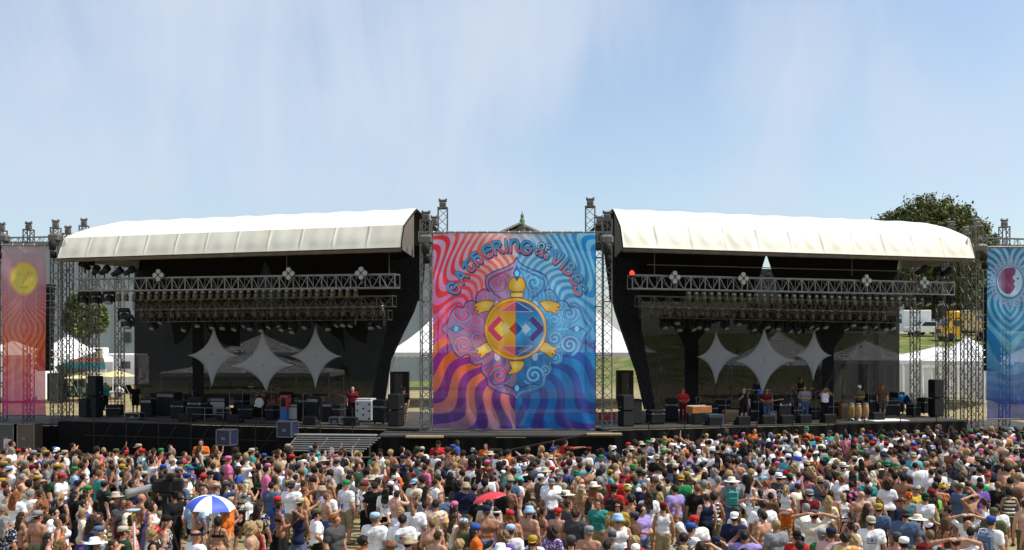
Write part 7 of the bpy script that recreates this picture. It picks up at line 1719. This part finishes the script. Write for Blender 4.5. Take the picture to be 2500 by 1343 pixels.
# electric guitar and trumpet
b, d = p_gt; gd = carried('electric_guitar', 'dark red electric guitar slung on the guitarist in jeans', 'guitar', b, (0, .19, 1.05), [('body', MB().sheet([(x, -.02, z) for x, z in smooth([(-.2, -.1), (-.08, -.17), (.06, -.13), (.16, -.16), (.2, 0), (.12, .1), (.02, .07), (-.1, .14), (-.22, .06)], 4, True)[:-1]], .045, (0, 1, 0)), m_drumred), ('neck', MB().box((-.45, .01, .09), (.56, .03, .05), ry=R(10)), m_wood), ('headstock', MB().box((-.77, .01, .145), (.14, .025, .07), ry=R(10)), m_wood)])
b, d = p_tp; carried('trumpet', 'brass trumpet raised by the player in white', 'trumpet', b, (0, .16, 1.57), [('tubing', MB().path([(0, 0, 0), (0, .4, 0), (0, .44, -.03), (0, .4, -.09), (0, .12, -.09), (0, .1, -.05), (0, .14, -.02), (0, .45, -.02)], .012, 6), m_brass), ('bell', MB().lathe([(.012, 0), (.02, .08), (.06, .16), (.058, .16), (.012, .02)], (0, .44, -.02), 12, Matrix.Rotation(R(-90), 4, 'X')), m_brass), ('valves', MB().box((0, .24, -.045), (.03, .09, .13), bev=.01), m_brass)])
# umbrellas
def umbrella(label, px, ptop, Y, rad, hgt, cols, tilt, hand_z):
    zt = pz(ptop, Y); g = thing('umbrella', label, 'umbrella', (px2(px, Y), Y, zt-hgt)); g.rotation_euler = tilt; n = 8
    for k in range(n):
        def fn(a, b_, k=k):
            th = 2*math.pi*(k+a)/n+.2; e = 1-.07*math.sin(math.pi*a)*b_; r = rad*math.sin(b_*1.25)/math.sin(1.25)*e
            return (r*math.cos(th), r*math.sin(th), hgt*(1-(1-math.cos(b_*1.25))/(1-math.cos(1.25))*(.86-.05*math.sin(math.pi*a))))
        MB().grid(fn, 6, 8).build('panel', cols[k % len(cols)], g, True)
    MB().tube((0, 0, hgt+.06), (0, 0, hand_z), .009, 6).build('shaft', m_edge, g); MB().lathe([(.016, 0), (.018, .1), (.012, .13)], (0, 0, hand_z-.1), 8).build('handle', m_tolex, g)
    rb = MB()
    for k in range(n): th = 2*math.pi*k/n+.2; rb.tube((0, 0, hgt*.55), (rad*.55*math.cos(th), rad*.55*math.sin(th), hgt*.66), .004, 4)
    rb.build('ribs', m_edge, g); return g
m_umw = mat('umbrella_white', (.74, .74, .76), .6, var=.04); m_umb = mat('umbrella_blue', (.035, .085, .50), .55, var=.05); m_umr = mat('umbrella_red', (.58, .03, .045), .5, var=.06)
umbrella('blue and white panelled umbrella shading a person in black bikini top', 513, 1209, 24.9, .60, .36, (m_umb, m_umw), (R(4), R(5), .15), -.55)
umbrella('red umbrella tilted over a person in beige t-shirt', 1196, 1203, 26.4, .47, .20, (m_umr,), (R(-8), R(-13), .3), -.6)
# white inflatable tube carried upright
b, d = ppl['1933 1129']; M = xf(b)
g = thing('inflatable_tube', 'tall white inflatable tube with blue patches carried by the person in red', 'inflatable', M @ Vector((0, -.33, 1.05))); g.rotation_euler = (R(4), R(4), 0)
MB().lathe([(.02, 0), (.12, .03), (.135, .1), (.12, .55), (.135, .75), (.15, .92), (.12, 1.05), (.03, 1.10), (.001, 1.1)], (0, 0, 0), 18).build('tube', m_umw, g, True); MB().lathe([(.146, .80), (.151, .86), (.151, .92), (.146, .96)], (0, 0, 0), 18).build('band', m_umb, g, True)
# video camera with a long grey lens on a shrouded pedestal, and a white post with a pale dish
Yc = 23.4; g = thing('video_camera', 'big black video camera with long grey lens above the crowd', 'video camera', P(398, 1186, Yc)); g.rotation_euler.z = R(8)
MB().box((0, 0, 0), (.42, .3, .3), bev=.04).build('body', m_tolex, g); RY = Matrix.Rotation(R(-90), 4, 'Y') @ Matrix.Identity(4)
MB().lathe([(.07, 0), (.085, .1), (.085, .45), (.10, .5), (.10, .62), (.03, .6)], (-.2, 0, -.02), 14, Matrix.Rotation(R(-104), 4, 'Y')).build('lens', m_steel, g, True)
MB().box((.18, -.1, .22), (.16, .18, .14), bev=.03).build('viewfinder', m_tolex, g); MB().box((.32, 0, .02), (.24, .22, .26), bev=.03).build('battery', m_tolex, g); MB().path([(.1, .1, -.1), (.35, .1, -.3), (.5, .05, -.32)], .016, 6).build('pan_handle', m_tolex, g)
zc = pz(1186, Yc); g = thing('camera_tripod', 'black tripod under the video camera', 'tripod', (px2(402, Yc), Yc, 0)); MB().tube((0, 0, zc-1.0), (0, 0, zc-.17), .06, 8).build('column', m_tolex, g)
for a in range(3): MB().tube((0, 0, zc-.55), (.62*math.cos(a*2.1+.6), .62*math.sin(a*2.1+.6), .01), .035, 6).build('leg', m_tolex, g)
MB().lathe([(.1, zc-.24), (.13, zc-.22), (.13, zc-.155)], (0, 0, 0), 14).build('pan_head', m_dark, g, True)
Yp2 = 22.2; g = thing('dish_post', 'white post topped by a pale blue shallow dish in the crowd', 'post', (px2(326, Yp2), Yp2, 0)); zd = pz(1250, Yp2); MB().tube((.06, 0, 0), (0, 0, zd), .026, 8).build('post', m_pole, g); MB().lathe([(.02, 0), (.10, .015), (.15, .05), (.146, .056), (.09, .025), (.02, .018)], (0, 0, zd), 18).build('dish', mat('pale_blue_metal', (.35, .45, .52), .4), g, True); MB().lathe([(.05, -.2), (.05, -.05), (.03, 0)], (0, 0, zd), 10).build('collar', m_brass, g, True)
# printed fronts and backs of some shirts
m_ink = clothmat('shirt_print', 0, .9)
def shirt_print(key, zc_, w, h, paint):
    b, d = ppl[key]; fem = d['fem']; f_ = build_top(d['top'][0], d['pose'], fem); cv = Canvas(-w/2, w/2, 0, h, 60/w); paint(cv, s2l, COLR[d['top'][1]]); nx, ny = cv.nx, cv.ny
    ii = np.clip(((cv.X-f_.lo[0])/f_.h).astype(int), 0, f_.n[0]-1); kk = np.clip(((zc_+h/2-cv.Y-f_.lo[2])/f_.h).astype(int), 0, f_.n[2]-1); col = f_.D[ii, :, kk]; j = np.argmax(col < .004, axis=-1); y = f_.lo[1]+f_.h*j
    for _ in range(3): y = (y+np.roll(y, 1, 0)+np.roll(y, -1, 0)+np.roll(y, 1, 1)+np.roll(y, -1, 1))/5 if False else y
    V = np.stack([-cv.X*-1, y-.012, zc_+h/2-cv.Y], -1).reshape(-1, 3); I = np.arange(nx*ny).reshape(ny, nx); Q = np.stack([I[:-1, :-1], I[1:, :-1], I[1:, 1:], I[:-1, 1:]], -1).reshape(-1, 4)
    inked = (np.abs(cv.A-np.array(COLR[d['top'][1]])/.9).sum(-1) > .02).ravel(); Q = Q[inked[Q].all(1)]
    me = mesh_np('print', V, Q, True, cv.A.reshape(-1, 3)); me.materials.append(m_ink); link('print', me, b)
def base(cv, c): cv.A[:] = np.array(c)/.9
def pr_box(cv, s, c):
    base(cv, c); W_, H_ = cv.X.max()*2, cv.Y.max(); r = lambda a, b_, e, f_: cv.inside([(a*W_, b_*H_), (e*W_, b_*H_), (e*W_, f_*H_), (a*W_, f_*H_)])
    cv.over(r(-.42, .05, .42, .52), s((70, 90, 120))); cv.over(r(-.38, .08, .38, .48), s((170, 200, 225))); cv.over(cv.disc(0, .24*H_, .15*W_) if False else (np.hypot(cv.X, cv.Y-.25*H_) < .15*W_).astype(float), s((200, 70, 70)))
    for k in range(5): cv.over(r(-.38, .60+k*.075, .38, .625+k*.075), s((150, 150, 165)))
def pr_lines(cv, s, c):
    base(cv, c); W_, H_ = cv.X.max()*2, cv.Y.max()
    for k, (a, b_) in enumerate(((-.45, .45), (-.4, .4), (-.2, .2), (-.22, .22), (-.1, .1), (-.25, .25))): cv.over((((cv.X > a*W_) & (cv.X < b_*W_) & (np.abs(cv.Y-(.08+k*.16)*H_) < .025*H_) & (np.sin(cv.X*170+k*2) > -.6))).astype(float), s((110, 120, 135)))
def pr_purple(cv, s, c):
    base(cv, c); W_, H_ = cv.X.max()*2, cv.Y.max()
    for k in range(4): cv.over(((np.abs(cv.X) < .44*W_) & (np.abs(cv.Y-(.14+k*.24)*H_) < .06*H_) & (np.sin(cv.X*120+k*1.7) > -.45)).astype(float), s((110, 100, 170)))
def pr_peace(cv, s, c):
    base(cv, c); W_, H_ = cv.X.max()*2, cv.Y.max(); r = np.hypot(cv.X, cv.Y-.5*H_); R_ = .42*W_; wd_ = .07*W_; m = np.abs(r-R_) < wd_; ins = r < R_
    m |= ins & (np.abs(cv.X) < wd_*.8); q = cv.Y-.5*H_; m |= ins & (q > 0) & (np.abs(np.abs(cv.X)-q*.9) < wd_*1.1); cv.over(m.astype(float), s((225, 225, 225)))
def pr_yellow(cv, s, c):
    base(cv, c); W_, H_ = cv.X.max()*2, cv.Y.max(); cv.over(((np.sin(cv.X*40+3*np.sin(cv.Y*30))+np.sin(cv.Y*37+2)) > -.2).astype(float)*(np.abs(cv.X) < .42*W_), s((215, 190, 40)))
def pr_white(cv, s, c):
    base(cv, c); W_, H_ = cv.X.max()*2, cv.Y.max()
    for k in range(3): cv.over(((np.abs(cv.X) < .4*W_) & (np.abs(cv.Y-(.2+k*.3)*H_) < .05*H_) & (np.sin(cv.X*140+k) > -.3)).astype(float), s((140, 140, 150)))
shirt_print('983 1258', 1.17, .26, .34, pr_box); shirt_print('916 1252', 1.20, .24, .26, pr_lines); shirt_print('1346 1165', 1.22, .30, .20, pr_purple); shirt_print('1901 1156', 1.22, .22, .22, pr_peace); shirt_print('2273 1195', 1.22, .20, .22, pr_yellow); shirt_print('2057 1130', 1.2, .24, .2, pr_white); shirt_print('2126 1261', 1.18, .22, .30, pr_box)
